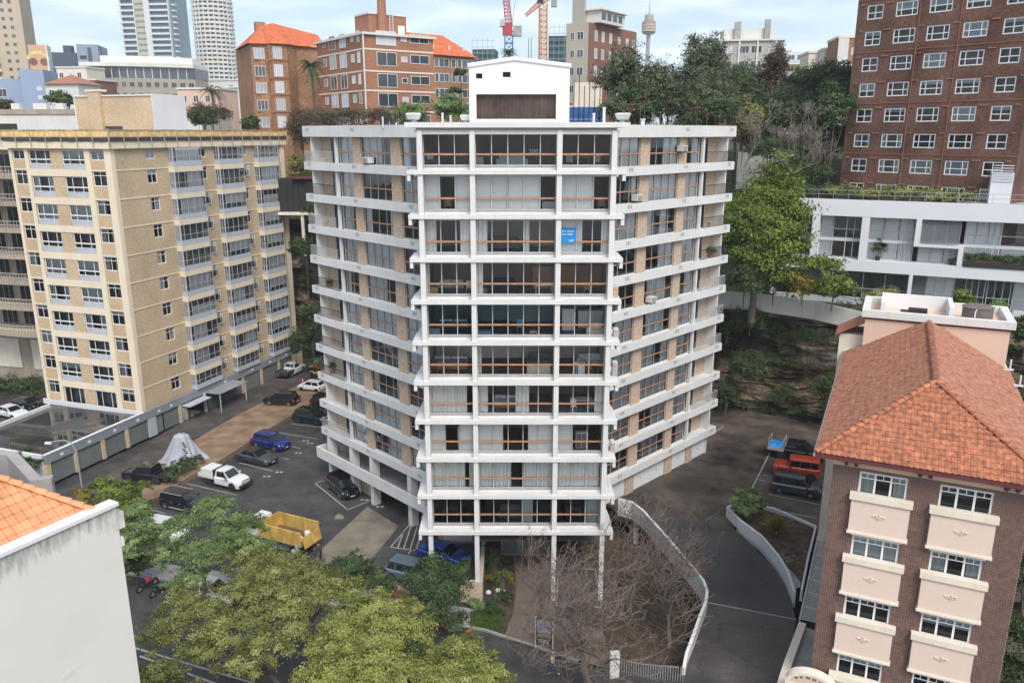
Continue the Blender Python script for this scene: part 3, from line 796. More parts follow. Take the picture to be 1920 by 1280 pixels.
# ---- the two wings
WL=20.0
WIN=[(5.15,7.35,2),(8.5,12.85,4),(14.15,17.7,3)]
BR=[(7.35,8.5),(12.85,14.15),(17.7,20.0)]
WA=math.atan2(-.716,.698)
def wing_T(side):
 if side<0:return Vector((-19.6,22.2,0)),WA,lambda a,b:(a,b)
 e=Vector((20.15,22.2,0));d=Vector((-.698,-.716,0))
 o=e+d*WL
 return o,-WA,lambda a,b:(WL-b,WL-a)
wing_cov_kinds=['blind','blind','curtain','none','half','none','half2']
wcov={-1:{},1:{}}
WC={-1:{1:'b c m',2:'g n g',3:'c m n',4:'g b p',5:'m c m',6:'b b b',7:'g n g',8:'b m r',9:'b b n',10:'b k b'},1:{1:'h k b',2:'b b m',3:'b h g',4:'b k n',5:'k c n',6:'b c k',7:'c h b',8:'b h k',9:'b k g',10:'k c n'},}
for side in(-1,1):
 O,A,mp=wing_T(side)
 rz=A
 ca,sa=math.cos(A),math.sin(A)
 def W(x,y=0,z=0):return(O.x+x*ca-y*sa,O.y+x*sa+y*ca,z)
 a0,a1=mp(0.0,WL)
 for k in range(0,NF+1):
  if k==0:z0,z1=34.05,35.0
  else:z1=HC-2.58-2.9*(k-1);z0=z1-.72
  key=('band',side,round(z1-z0,2))
  if key not in _tmpl:
   mb=MB();h=z1-z0;xa,xb=mp(-.15 if z1<34 else-.1,WL)
   mb.box(xa,xb,0,.16,0,h)
   ea,eb=(xa,xa+.16)if side<0 else(xb-.16,xb)
   mb.box(ea,eb,.162,3.0,0.01,h-.004)
   _tmpl[key]=mb.mesh('slab_edge','white')
  obj('slab_edge',_tmpl[key],T,W(0,0,z0),rz)
  ka=('wslab',side)
  if ka not in _tmpl:
   xa,xb=mp(0,WL);_tmpl[ka]=MB().box(xa+.02,xb-.02,.165,9.0,0,.2).mesh('wing_slab','white')
  obj('wing_slab',_tmpl[ka],T,W(0,0,z1-.35 if k else 34.6),rz)
  for t in(.75,8.1,16.0):
   if k==0 and t>15:continue
   ka=('slots',side)
   if ka not in _tmpl:
    mb=MB()
    for q in(-.2,0,.2):mb.box(q-.035,q+.035,-.008,.01,0,.30)
    _tmpl[ka]=mb.mesh('drain_slots','conc_dark')
   tt=mp(t,t)[0]
   obj('drain_slots',_tmpl[ka],T,W(tt,0,z0+(z1-z0)*.5-.02),rz,kind='stuff')
 for k in range(1,NF+1):
  zf=HC-2.58-2.9*(k-1)-.15
  zt=(HC-2.58-2.9*(k-2)-.72)if k>1 else 34.05
  zf2=zf+.12;h=zt-zf2-.01
  SY=.55
  for a,b in BR:
   xa,xb=mp(a,b)
   key=('pier',round(b-a,2),round(h,2))
   if key not in _tmpl:_tmpl[key]=MB().box(0,b-a,0,.3,0,h+.12).mesh('brick_pier','pinkbrick')
   obj('brick_pier',_tmpl[key],T,W(xa,SY-.1,zf),rz)
  xa,xb=mp(5.1,WL)
  key=('plinth',side)
  if key not in _tmpl:_tmpl[key]=MB().box(0,xb-xa,0,.16,-.06,.06).mesh('plinth','white')
  obj('plinth',_tmpl[key],T,W(xa,SY+.02,zf+.06),rz)
  codes=WC[side][k].split()
  for wi,(a,b,n)in enumerate(WIN):
   xa,xb=mp(a,b);w=b-a
   key=('wingwin',round(w,2),n,round(h,2))
   if key not in _tmpl:
    mb=MB();mb.box(0,w,0,.06,0,.05);mb.box(0,w,0,.06,h-.05,h)
    for i in range(n+1):
     x=min(max(w*i/n,.025),w-.025);mb.box(x-.024,x+.024,.001,.059,.05,h-.05)
    _tmpl[key]=mb.mesh('window','alu')
   fr=obj('window',_tmpl[key],T,W(xa,SY+.05,zf2),rz)
   pw=w/n
   for i in range(n):
    kk=('wgp',round(pw,2),round(h,2))
    if kk not in _tmpl:_tmpl[kk]=MB().quad((.02,0,.05),(pw-.02,0,.05),(pw-.02,0,h-.05),(.02,0,h-.05)).mesh('pane','glass_sky')
    obj('pane',_tmpl[kk],fr,(i*pw,.03,0))
   obj('timber_rail',MB().box(.01,w-.01,-.035,-.002,h*.41,h*.41+.11).mesh('timber_rail','timber'),fr)
   c=codes[wi]
   hh=h-.06
   if c=='b':
    for i in range(n):obj('blind',sheet_mesh(pw-.07,hh,'blind'),fr,(i*pw+.035,.15,.03))
   elif c=='g':obj('curtain',pleat_mesh(w-.1,hh,'curtain'),fr,(.05,.2,.03))
   elif c=='c':obj('curtain',pleat_mesh(w*.62,hh,'curtain'),fr,(.05 if side<0 else w*.2,.2,.03))
   elif c=='m':
    obj('curtain',pleat_mesh(w*.2,hh,'curtain'),fr,(.03,.2,.03));obj('curtain',pleat_mesh(w*.16,hh,'curtain'),fr,(w*.82,.2,.03))
   elif c=='h':
    for i in range(n):
     if i!=rr.randrange(n):obj('blind',sheet_mesh(pw-.07,hh*.97,'blind'),fr,(i*pw+.035,.15,.03))
   elif c=='k':
    for i in range(n//2,n):obj('blind',sheet_mesh(pw-.07,hh,'blind'),fr,(i*pw+.035,.15,.03))
   elif c=='p':obj('curtain',pleat_mesh(w-.1,hh,'purple'),fr,(.05,.2,.03))
   elif c=='r':obj('blind',sheet_mesh(w-.1,hh,'brownblind'),fr,(.05,.12,.03))
  xa,xb=mp(4.75,5.15);key=('post',round(h,2))
  if key not in _tmpl:_tmpl[key]=MB().box(.08,.32,0,.26,0,h+.12).mesh('post','white')
  obj('post',_tmpl[key],T,W(xa,.2,zf),rz)
  xa,xb=mp(.85,1.02);key=('fin',round(h,2))
  if key not in _tmpl:_tmpl[key]=MB().box(0,.17,0,.95,0,h+.12).mesh('fin_wall','white')
  obj('fin_wall',_tmpl[key],T,W(xa,.2,zf),rz)
  xa,xb=mp(1.02,2.7);key=('bbrick',round(h,2))
  if key not in _tmpl:_tmpl[key]=MB().box(0,1.68,0,.2,0,h+.12).mesh('brick_wall','pinkbrick')
  obj('brick_wall',_tmpl[key],T,W(xa,1.15,zf),rz)
  xa,xb=mp(2.7,4.9);key=('bdoor',round(h,2))
  if key not in _tmpl:
   mb=MB();mb.box(0,2.2,0,.06,h,h+.1);mb.box(0,.06,0,.06,0,h);mb.box(2.14,2.2,0,.06,0,h);mb.box(1.0,1.07,0,.06,0,h)
   _tmpl[key]=mb.mesh('balcony_door','alu')
  dr=obj('balcony_door',_tmpl[key],T,W(xa,1.15,zf),rz)
  obj('pane',glass_mesh(2.2,h,'glass'),dr,(0,.03,0))
  if rr.random()<.6:obj('curtain',pleat_mesh(.9,h-.05,'curtain'),dr,(rr.choice((.1,1.1)),.2,0))
  xa,xb=mp(4.9,5.02)
  key=('bside',round(h,2))
  if key not in _tmpl:_tmpl[key]=MB().box(0,.12,0,.45,0,h+.12).mesh('balcony_side_wall','white')
  obj('balcony_side_wall',_tmpl[key],T,W(xa,.7,zf),rz)
  xa,xb=mp(-.05,4.7)
  dark=(side,k)in((-1,2),(-1,5),(-1,6),(-1,7),(-1,8),(1,2),(1,3),(1,4),(1,1))
  key=('rail',side,dark)
  if key not in _tmpl:
   mb=MB();w_=xb-xa
   mb.box(0,w_,0,.04,.98,1.03);mb.box(0,w_,.005,.035,.12,.15)
   for i in range(int(w_/.13)+1):mb.box(i*.13,i*.13+.018,.01,.03,.15,.98)
   ex=0 if side<0 else w_-.03
   mb.box(ex,ex+.03,.042,1.0,.98,1.03)
   for i in range(7):mb.box(ex+.005,ex+.022,.1+i*.14,.118+i*.14,.15,.98)
   _tmpl[key]=mb.mesh('balcony_railing','iron' if dark else 'alu')
  if not(k in(9,)and side<0)and not(side>0 and k in(8,10)):
   obj('balcony_railing',_tmpl[key],T,W(xa,.06,zf+.08),rz)
  key=('wroom',side)
  if key not in _tmpl:
   xa,xb=mp(5.1,WL);mb=MB();mb.box(xa,xb,4.2,4.4,0,2.8)
   for t in(5.05,7.9,13.5):q=mp(t,t)[0];mb.box(q-.05,q+.05,.9,4.2,0,2.55)
   _tmpl[key]=mb.mesh('room_wall','room')
  obj('room_wall',_tmpl[key],T,W(0,0,zf+.02),rz)
 xa,xb=mp(.9,WL)
 MB().box(xa,xb,8.7,8.95,3.0,34.6).obj('back_wall','white',T,W(0,0,0),rz)
 ea=mp(.86,.86)[0]
 MB().box(min(ea,ea+.16*-side)if side<0 else ea-.0,(ea+.16)if side<0 else ea+.16,1.2,8.7,3.0,34.6).obj('end_wall','white',T,W(0,0,0),rz)
 if side<0:
  mb=MB();mb.box(-.6,17.2,-.45,-.27,2.45,3.55);mb.box(-.6,-.42,-.268,4.0,2.45,3.54)
  mb.obj('deck_parapet','white',T,W(0,0,0),rz)
  MB().box(-.4,19,-.26,9.0,2.35,2.6).obj('deck_slab','concrete',T,W(0,0,0),rz)
  for t in(.9,4.9,8.3,14.2):
   MB().box(t-.22,t+.3,.1,.9,.02,2.34).obj('pillar','white',T,W(0,0,0),rz)
   MB().box(t-.22,t+.3,.1,.9,2.61,4.97).obj('pillar','white',T,W(0,0,0),rz)
  MB().box(1.4,8.0,1.0,1.25,.02,2.34).obj('brick_wall','pinkbrick',T,W(0,0,0),rz)
  MB().box(1,19,6.5,6.7,2.61,5).obj('brick_wall','pinkbrick',T,W(0,0,0),rz)
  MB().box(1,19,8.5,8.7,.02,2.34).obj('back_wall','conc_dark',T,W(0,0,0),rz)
 else:
  base=CY
  for a,b in((1.0,3.6),(4.6,7.1),(8.3,10.75),(10.85,13.3),(14.5,18.0)):
   xa,xb=mp(a,b)
   d=MB().box(0,xb-xa,0,.06,0,2.2).obj('garage_door','white_clean',T,W(xa,.55,base+.02),rz)
   MB().box((xb-xa)/2-.07,(xb-xa)/2+.07,-.035,-.002,.85,.92).obj('handle','iron',d)
  for a,b in((.85,1.0),(3.6,4.6),(7.1,8.3),(13.3,14.5),(18,20)):
   xa,xb=mp(a,b);MB().box(0,xb-xa,0,.5,0,2.24).obj('brick_pier','pinkbrick' if a>1 else 'white',T,W(xa,.4,base+.01),rz)
  xa,xb=mp(10.75,10.85);MB().box(0,xb-xa,0,.3,0,2.24).obj('post','white',T,W(xa,.5,base+.01),rz)
  # ---- plant room on the roof
PY=6.0
P=[(-3.45,PY),(3.7,PY)]
mb=MB()
zc={'l':39.0,'m':39.5,'r':38.95}
mb.v=[(-3.45,PY,35.05),(3.7,PY,35.05),(3.7,PY,38.6),(-.25,PY,39.1),(-3.45,PY,38.65)]
wall_mb(-3.45,3.7,35.05,38.6,[(-2.95,2.75,35.35,37.05),(-2.95,-2.5,38.1,38.45),(-1.05,-.5,38.2,38.55)],.35,PY,mb)
mb.f=mb.f[:]
n=len(mb.v);mb.v+=[(-3.45,PY,38.6),(3.7,PY,38.6),(3.7,PY,38.9),(-.25,PY,39.35),(-3.45,PY,38.9)];mb.f.append((n,n+1,n+2,n+3,n+4));mb.m.append(0)
mb.v=mb.v;
mb.quad((-3.45,PY,35.05),(-3.45,PY,38.9),(-3.45,PY+5,38.9),(-3.45,PY+5,35.05));mb.quad((3.7,PY,35.05),(3.7,PY+5,35.05),(3.7,PY+5,38.9),(3.7,PY,38.9))
mb.quad((3.7,PY+5,35.05),(-3.45,PY+5,35.05),(-3.45,PY+5,38.9),(3.7,PY+5,38.9))
ph=mb.obj('plant_room','white_clean',T)
M['rust']=mat('stained_brown_panel',(0.060,0.036,0.030),.8,.35,3,streak=.8,streak_col=(.11,.085,.07))
box_obj('stained_panel','rust',ph,-2.95,2.75,PY+.33,PY+.36,35.35,37.05)
for x0,x1,z0,z1 in((-2.95,-2.5,38.1,38.45),(-1.05,-.5,38.2,38.55)):
 mb=MB();mb.box(x0,x1,PY+.3,PY+.33,z0,z1)
 for i in range(5):mb.box(x0,x1,PY+.12,PY+.2,z0+i*.07,z0+i*.07+.02)
 mb.obj('louvre_vent','iron',ph)
for i in range(20):
 x=-2.95+5.7*i/20;MB().box(x+.01,x+.26,PY+.30+.01*(i%2),PY+.328,35.36,37.04).obj('brown_board','rust',ph)
mb=MB();mb.obox((-3.52,PY+2.45,39.0),(-.25,PY+2.45,39.46),5.1,.26,up=(0,0,1));mb.obox((-.25,PY+2.45,39.46),(3.78,PY+2.45,38.98),5.1,.26)
mb.obj('roof','white_clean',ph)
# ---- roof furniture, each a thing of its own standing on the roof
def cowl(x,y,z,s,label):
 t=thing('roof_vent',label,'roof vent',(x,y,z),0,'white flared roof cowls')
 MB().cyl((0,0,0),.28*s,.35*s,10).obj('duct','galv',t)
 mb=MB();a,b=.42*s,.62*s
 rings=[[(-a,-a,.3*s),(a,-a,.3*s),(a,a,.3*s),(-a,a,.3*s)],[(-b,-b,.75*s),(b,-b,.75*s),(b,b,.75*s),(-b,b,.75*s)],[(-b*.8,-b*.8,.85*s),(b*.8,-b*.8,.85*s),(b*.8,b*.8,.85*s),(-b*.8,b*.8,.85*s)]]
 mb.loft(rings);mb.obj('hood','white_clean',t)
for px,py,Y,s,lb in((776,234,60,.85,'large white flared roof cowl on the left of the tower roof'),(874,234,60,.7,'white flared roof cowl half hidden against the white plant room'),(1167,234,60,.85,'white flared roof cowl on the right of the tower roof')):
 p=at_y(px,py,Y);cowl(p.x,Y,35.06,s,lb)
for i,(px,h,r_,lb)in enumerate(((718,.75,.06,'thin white vent pipe alone on the left wing roof'),(830,.62,.07,'short white vent pipe left of the plant room'),(845,.45,.06,'shortest white pipe just beside the plant room'),(1113,.6,.08,'low white vent pipe right of the plant room'),(1132,1.0,.1,'tall white capped flue pipe right of the plant room'),(1205,.6,.17,'fat steel flue stub on the right wing roof'),(743,.3,.06,'tiny white pipe stub on the left wing roof'))):
 Y=66 if px in(718,743,1205)else 58;p=at_y(px,236,Y)
 t=MB().cyl((0,0,0),r_,h,8).cyl((0,0,h),r_*1.35,.08,8).obj('vent_pipe','white_clean',None,(p.x,Y,34.8 if Y==66 else 35.05))
 tag(t,lb,'vent pipe')
 # ---- air conditioners hung on the walls
def aircon(x,y,z,rz,label,w=.75,col='ac'):
 t=thing('air_conditioner',label,'air conditioner',(x,y,z),rz,'window air conditioners on the tower')
 MB().box(-w/2,w/2,-.5,.1,0,.48).obj('casing',col,t)
 mb=MB()
 for i in range(7):mb.box(-w/2+.06,w/2-.06,-.52,-.5,.06+i*.055,.085+i*.055)
 mb.obj('grille','sill',t)
 MB().box(-w/2+.05,-w/2+.1,-.45,.1,-.12,-.002).box(w/2-.1,w/2-.05,-.45,.1,-.12,-.002).obj('bracket','iron',t)
def on_wing(px,py,side,y=.5):
 """point seen at px, py on the wing facade"""
 O,A,mp=wing_T(side);ca,sa=math.cos(A),math.sin(A)
 o=Vector((O.x+.4-y*sa,O.y+53+y*ca,0));u,z=uv(px,py,o,math.degrees(A))
 return Vector((o.x+u*ca,o.y+u*sa,z)),A
for side,px,py,lb in((-1,694,299,'white boxy window air conditioner in the top left wing window'),(1,1191,369,'air conditioner with a brown side hanging near the second floor right of centre'),(1,1276,277,'air conditioner under the top right wing window beside the brick pier'),(1,1217,559,'brown faced air conditioner below a fifth row window on the right wing')):
 p,A=on_wing(px,py,side,.4);aircon(p.x,p.y,p.z-.3,A,lb)
for px,py,lb in((1151,549,'side mounted air conditioner with a blue and orange label on the white tower'),(1152,628,'highest plain white ribbed air conditioner on the side of the tower'),(1150,690,'tan ribbed air conditioner mounted beside the sixth floor'),(1146,838,'lowest ribbed air conditioner on the tower side')):
 p=at_y(px,py,54.6);t=thing('air_conditioner',lb,'air conditioner',(p.x+.05,54.6,p.z),0,'air conditioners on the side of the tower')
 MB().box(-.14,.2,-.35,.35,-.5,.5).obj('casing','ac',t)
 mb=MB()
 for i in range(9):mb.box(-.12,.18,-.37,-.352,-.42+i*.1,-.37+i*.1)
 mb.obj('grille','sill' if '549' not in str(py)else 'timber',t)
 # ---- for lease board in the third floor window
z3=zb(3)+.27
t=thing('lease_sign','bright blue for lease board behind the third floor window of the white tower','lease sign',(0,0,0))
M['signblue']=mat('sign_blue',(0.01,0.24,0.60),.5,.02,2);M['signwhite']=mat('sign_white',(.8,.8,.8),.5,.02,2)
p0_=at_y(1053,427,53.72);p1_=at_y(1080,456,53.72)
MB().box(p0_.x,p1_.x,53.70,53.74,p1_.z,p0_.z).obj('board','signblue',t)
for s_,dx,dz,sz in(('for lease',.04,-.30,.235),('8327 8888',.04,-.50,.165),('CBP',.48,-.93,.2)):
 obj('lettering',text_mesh(s_,sz,'signwhite',.004),t,(p0_.x+dx,53.69,p0_.z+dz)).rotation_euler=(R(90),0,0)
t=thing('window_number','pale numeral 200 with a lamp shape inside the top floor window','window lettering',(0,0,0))
p=at_y(991,288,53.95);obj('lettering',text_mesh('200',.42,'blind',.01),t,(p.x,53.95,p.z)).rotation_euler=(R(90),0,0)
# ---- furniture seen through the glass
def furn(kind,label,px,py,k,Y=55.5,w=1.8,d=.9,h=.5,cols=('blind','timber'),rz=0):
 """kind: bed, sofa, table, chair, cabinet; stands on the floor of storey k"""
 z=zb(k)+.27+.031
 p=ray(px,py);t_=Y/p[1];x=p[0]*t_
 o=thing(kind,label,kind.replace('_',' '),(x,Y,z),rz)
 if 'bed'==kind:
  MB().box(-w/2,w/2,-d/2,d/2,.12,.4).obj('bed_base',cols[1],o);MB().box(-w/2-.02,w/2+.02,-d/2-.03,d/2,.401,.6).obj('mattress',cols[0],o)
  MB().box(-w/2+.1,-.05,d/2-.5,d/2-.1,.601,.75).obj('pillow','blind',o);MB().box(.05,w/2-.1,d/2-.5,d/2-.1,.601,.75).obj('pillow','blind',o)
 elif kind=='sofa':
  MB().box(-w/2,w/2,-d/2,d/2,.1,.42).obj('seat',cols[0],o);MB().box(-w/2,w/2,d/2-.2,d/2,.421,.85).obj('backrest',cols[0],o)
  MB().box(-w/2-.18,-w/2-.002,-d/2,d/2,.08,.6).obj('armrest',cols[0],o);MB().box(w/2+.002,w/2+.18,-d/2,d/2,.08,.6).obj('armrest',cols[0],o)
 elif kind=='table':
  MB().box(-w/2,w/2,-d/2,d/2,.7,.75).obj('tabletop',cols[0],o)
  for sx in(-1,1):
   for sy in(-1,1):MB().box(sx*(w/2-.08)-.03,sx*(w/2-.08)+.03,sy*(d/2-.08)-.03,sy*(d/2-.08)+.03,0,.698).obj('leg',cols[1],o)
 elif kind=='chair':
  MB().box(-.22,.22,-.22,.22,.42,.47).obj('seat',cols[0],o);MB().box(-.22,.22,.18,.22,.471,.9).obj('backrest',cols[0],o)
  for sx in(-1,1):
   for sy in(-1,1):MB().box(sx*.19-.02,sx*.19+.02,sy*.18-.02,sy*.18+.02,0,.419).obj('leg',cols[1],o)
 else:
  MB().box(-w/2,w/2,-d/2,d/2,0,h).obj('carcass',cols[0],o);MB().box(-w/2+.05,-.02,-d/2-.02,-d/2-.002,.06,h-.06).obj('door',cols[1],o)
  MB().box(.02,w/2-.05,-d/2-.02,-d/2-.002,.06,h-.06).obj('door',cols[1],o)
 return o
M['lavender']=mat('lavender_bedding',(.42,.42,.52),.9,.05,2);M['wood']=mat('warm_wood',(.36,.19,.085),.5,.15,4);M['teal']=mat('teal_cloth',(.05,.16,.19),.9,.1,2)
M['navy']=mat('navy_cloth',(.02,.03,.07),.9,.1,2);M['greycloth']=mat('grey_cloth',(.25,.24,.23),.9,.1,2);M['redpl']=mat('red_plastic',(.5,.03,.02),.5,.05,2)
M['net_yellowish']=mat('ochre_plastic',(.45,.34,.08),.7,.1,3);M['signbluish']=mat('sky_blue_paint',(.20,.46,.66),.6,.05,3)
furn('bed','lavender bed seen through the sixth floor left bay',845,672,6,56.4,2.6,1.7,cols=('lavender','wood'))
furn('bed','white bed beside white curtains in the seventh floor middle bay',950,760,7,56.0,2.0,1.6,cols=('blind','wood'))
furn('cabinet','long cream sideboard low behind the glass in the sixth floor middle bay',1010,700,6,54.7,1.7,.4,.75,('creamtrim','creamtrim'))
furn('sofa','beige sofa in the sixth floor middle bay behind the cream sideboard',1015,672,6,57.2,1.8,.9,cols=('greycloth','greycloth'))
furn('chair','wooden stool like chair at the sixth floor right bay',1104,697,6,54.9,cols=('wood','wood'))
furn('chair','second wooden chair nearer the corner of the sixth floor right bay',1126,697,6,54.9,cols=('wood','wood'))
furn('table','table with white cloth in the seventh floor right bay',1090,760,7,55.6,1.6,.9,cols=('blind','alu'))
furn('cabinet','wall of warm wooden cupboards in the fourth floor right bay',1085,520,4,57.8,3.4,.5,1.7,('wood','wood'))
furn('cabinet','wooden cupboards at the right of the fourth floor middle bay',1020,520,4,57.6,1.7,.5,1.6,('wood','wood'))
furn('bed','messy grey bed in the fourth floor left bay',846,532,4,56.2,1.9,1.6,cols=('greycloth','navy'))
furn('sofa','black sofa with cushion in the fourth floor middle bay',945,535,4,56.6,1.5,.8,cols=('navy','navy'))
furn('bed','dark teal bed in the fifth floor left bay',850,620,5,56.2,2.2,1.5,cols=('teal','navy'))
furn('table','small desk in the fifth floor middle bay',935,612,5,56.0,1.2,.6,cols=('navy','iron'))
furn('cabinet','big white island bench in the fifth floor right bay',1110,610,5,57.2,2.1,.6,1.3,('blind','blind'))
furn('cabinet','small crate with red box on the floor of the fifth floor middle bay',1000,627,5,54.6,.5,.4,.35,('creamtrim','redpl'))
furn('sofa','tan dog bed like lounge by the glass in the fifth floor right bay',1115,630,5,54.9,.9,.6,cols=('creamtrim','creamtrim'))
furn('table','dark table in the top floor right bay',1085,308,1,55.6,1.5,.8,cols=('greycloth','wood'))
furn('cabinet','pale green low cabinet in the top floor left bay',815,308,1,54.7,1.0,.4,.6,('teal','teal'))
furn('chair','brown armchair in the open gap of the second floor left bay',840,398,2,54.9,cols=('wood','wood'))
furn('table','black kitchen table in the third floor right bay',1110,478,3,56.4,1.2,.7,cols=('iron','iron'))
for i_,(kd,px,py,k,Y,w_,d_,h_,c_,lb)in enumerate((('chair',806,312,1,54.7,1,1,1,('blind','alu'),'white chair at the left corner of the top floor'),('sofa',960,305,1,55.8,1.8,.8,1,('curtain','curtain'),'long pale sofa in the middle of the top floor'),('cabinet',900,310,1,54.8,.5,.4,.8,('greyblue','blind'),'pale cabinet by the second column on the top floor'),('chair',1068,310,1,54.8,1,1,1,('creamtrim','wood'),'cream dining chair at the top right bay'),('chair',1120,310,1,54.8,1,1,1,('creamtrim','wood'),'second cream chair at the far right of the top floor'),('chair',1128,397,2,54.8,1,1,1,('wood','wood'),'wooden step stool in the second floor right bay'),('cabinet',1030,398,2,54.9,1.0,.4,.7,('greyblue','greyblue'),'blue grey chest in the open gap of the second floor middle bay'),('sofa',945,480,3,57.4,2.0,.8,1,('greycloth','greycloth'),'low grey bench at the back of the third floor middle bay'),('cabinet',1140,475,3,56.8,.8,.5,1.0,('blind','blind'),'white kitchen cupboard in the third floor right bay'),('cabinet',812,550,4,54.7,.7,.5,.6,('net_yellowish','net_yellowish'),'yellow tub by the left corner of the fourth floor'),('chair',880,545,4,55.4,1,1,1,('blind','alu'),'white chair near the second column on the fourth floor'),('cabinet',905,552,4,54.8,.6,.4,.5,('wood','wood'),'low wooden crate right of the second column on the fourth floor'),('table',1020,550,4,55.0,1.3,.7,1,('blind','alu'),'white table at the right of the fourth floor middle bay'),('chair',1100,550,4,54.9,1,1,1,('wood','wood'),'brown chair in the fourth floor right bay'),('cabinet',815,625,5,54.7,.8,.4,.5,('greyblue','lavender'),'pale blue box in the left corner of the fifth floor'),('cabinet',905,628,5,54.7,1.1,.4,.35,('signbluish','lavender'),'bright blue low bench on the fifth floor middle bay'),('chair',975,615,5,55.6,1,1,1,('signbluish','alu'),'light blue chair in the fifth floor middle bay'),('cabinet',1065,610,5,56.4,.9,.5,1.6,('curtain','blind'),'tall pale shelf at the left of the fifth floor right bay'),('chair',825,695,6,54.7,1,1,1,('wood','wood'),'small wooden stool at the left corner of the sixth floor'),('cabinet',1080,695,6,54.7,.35,.35,.9,('blind','navy'),'black and white striped pot stand on the sixth floor'),('cabinet',1090,695,6,54.8,.45,.45,.8,('blind','blind'),'round white pedestal next to the striped stand'),('chair',945,690,6,54.9,1,1,1,('navy','navy'),'black folding chair in the sixth floor middle bay'),('sofa',1105,680,6,57.0,1.6,.8,1,('blind','blind'),'white low sofa at the back of the sixth floor right bay'),('chair',1075,765,7,54.9,1,1,1,('blind','alu'),'white wire chair in the seventh floor right bay'),('chair',1110,765,7,54.9,1,1,1,('lavender','alu'),'chair draped with lilac washing in the seventh floor right bay'),('cabinet',865,830,8,55.0,.5,.4,1.7,('blind','curtain'),'tall white cupboard in the gap of the eighth floor left bay'),('chair',940,835,8,54.8,1,1,1,('wood','wood'),'wooden chair in the gap of the eighth floor middle bay'),('cabinet',1090,830,8,55.2,.9,.5,1.2,('curtain','greycloth'),'pale clothes rack in the eighth floor right bay'),('sofa',960,975,10,55.4,1.7,.8,1,('greycloth','greycloth'),'grey sofa in the lowest floor middle bay'),('table',845,975,10,55.2,1.2,.7,1,('wood','wood'),'brown table in the lowest floor left bay'),('table',1075,975,10,55.2,1.2,.7,1,('wood','wood'),'brown table in the lowest floor right bay'))):
 furn(kd,lb,px,py,k,Y,w_,d_,h_,c_)
for side,px,py,k,lb in((1,1331,425,3,'white plastic chair on the third balcony of the right wing'),(1,1345,425,3,'white plastic chair nearer the end of the third right balcony'),(-1,592,301,1,'white plastic chair at the outer end of the top left balcony'),(-1,609,301,1,'white plastic chair by the post on the top left balcony'),(-1,610,421,3,'white plastic chair on the third left balcony')):
 p,A=on_wing(px,py,side,1.0)
 o=thing('chair',lb,'chair',(p.x,p.y,HC-2.58-2.9*(k-1)-.149),A)
 MB().box(-.22,.22,-.22,.22,.42,.46).obj('seat','white_clean',o);MB().box(-.22,.22,.18,.22,.461,.88).obj('backrest','white_clean',o)
 for sx in(-1,1):
  for sy in(-1,1):MB().box(sx*.19-.02,sx*.19+.02,sy*.18-.02,sy*.18+.02,0,.419).obj('leg','white_clean',o)
  # ---- ground level under the central block
und=thing('entrance_lobby','dim glazed lobby with brick side walls set back under the white tower','entrance',(0,0,0))
MB().box(-6.4,-3.1,62.0,62.3,0,5.6).obj('brick_wall','pinkbrick',und)
MB().box(-5.9,-3.4,61.9,61.97,.3,2.6).obj('white_door','white_clean',und)
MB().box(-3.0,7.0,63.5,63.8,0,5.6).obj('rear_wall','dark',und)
MB().box(-.9,3.6,60.0,60.15,0,2.9).obj('lobby_glass_wall','greycloth',und)
fr=obj('lobby_window',frame_mesh(4.4,2.8,(.33,.66),(),'alu'),und,(-.9,59.8,.12));obj('pane',glass_mesh(4.4,2.8,'glass'),fr,(0,.03,0))
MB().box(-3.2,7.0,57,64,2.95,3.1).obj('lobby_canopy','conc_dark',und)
p=at_z(905,1128,.06)
t=thing('brick_name_wall','pale brick wall with a black letter w beside the entry garden','brick wall',(p.x,p.y,0))
MB().box(-1.7,0,0,.35,.05,1.75).obj('wall_face','pinkbrick',t);MB().box(-.32,0,.352,7.5,.05,1.6).obj('wall_return','pinkbrick',t)
o=obj('lettering',text_mesh('w',.62,'iron',.02),t,(-1.05,-.02,1.2));o.rotation_euler=(R(90),0,0)
BY=[at_z(1043,1136,.12),at_z(1128,1138,.12),at_z(1116,1067,.12),at_z(1047,1064,.12)]
ground_poly('visitor_bay',BY,mat('bay_paving',(.10,.082,.072),.8,.2,2))
mb=MB()
for a,b in zip(BY,BY[1:]+BY[:1]):mb.obox(a+Vector((0,0,.02)),b+Vector((0,0,.02)),.1,.06)
struct(mb.obj('visitor_bay_edge','linewhite'))
c=at_z(1077,1130,.13);o=obj('bay_number',text_mesh('29',.8,'linewhite',.002),None,(c.x,c.y,.135));struct(o)
t=thing('yard_gate','dark steel bar gate under the right side of the tower','gate',(3.6,57.0,0))
mb=MB()
for i in range(14):MB().box(i*.16,i*.16+.03,0,.03,0,2.2).obj('bar','iron',t)
MB().box(-.05,2.2,-.02,.05,2.15,2.2).obj('top_rail','iron',t)
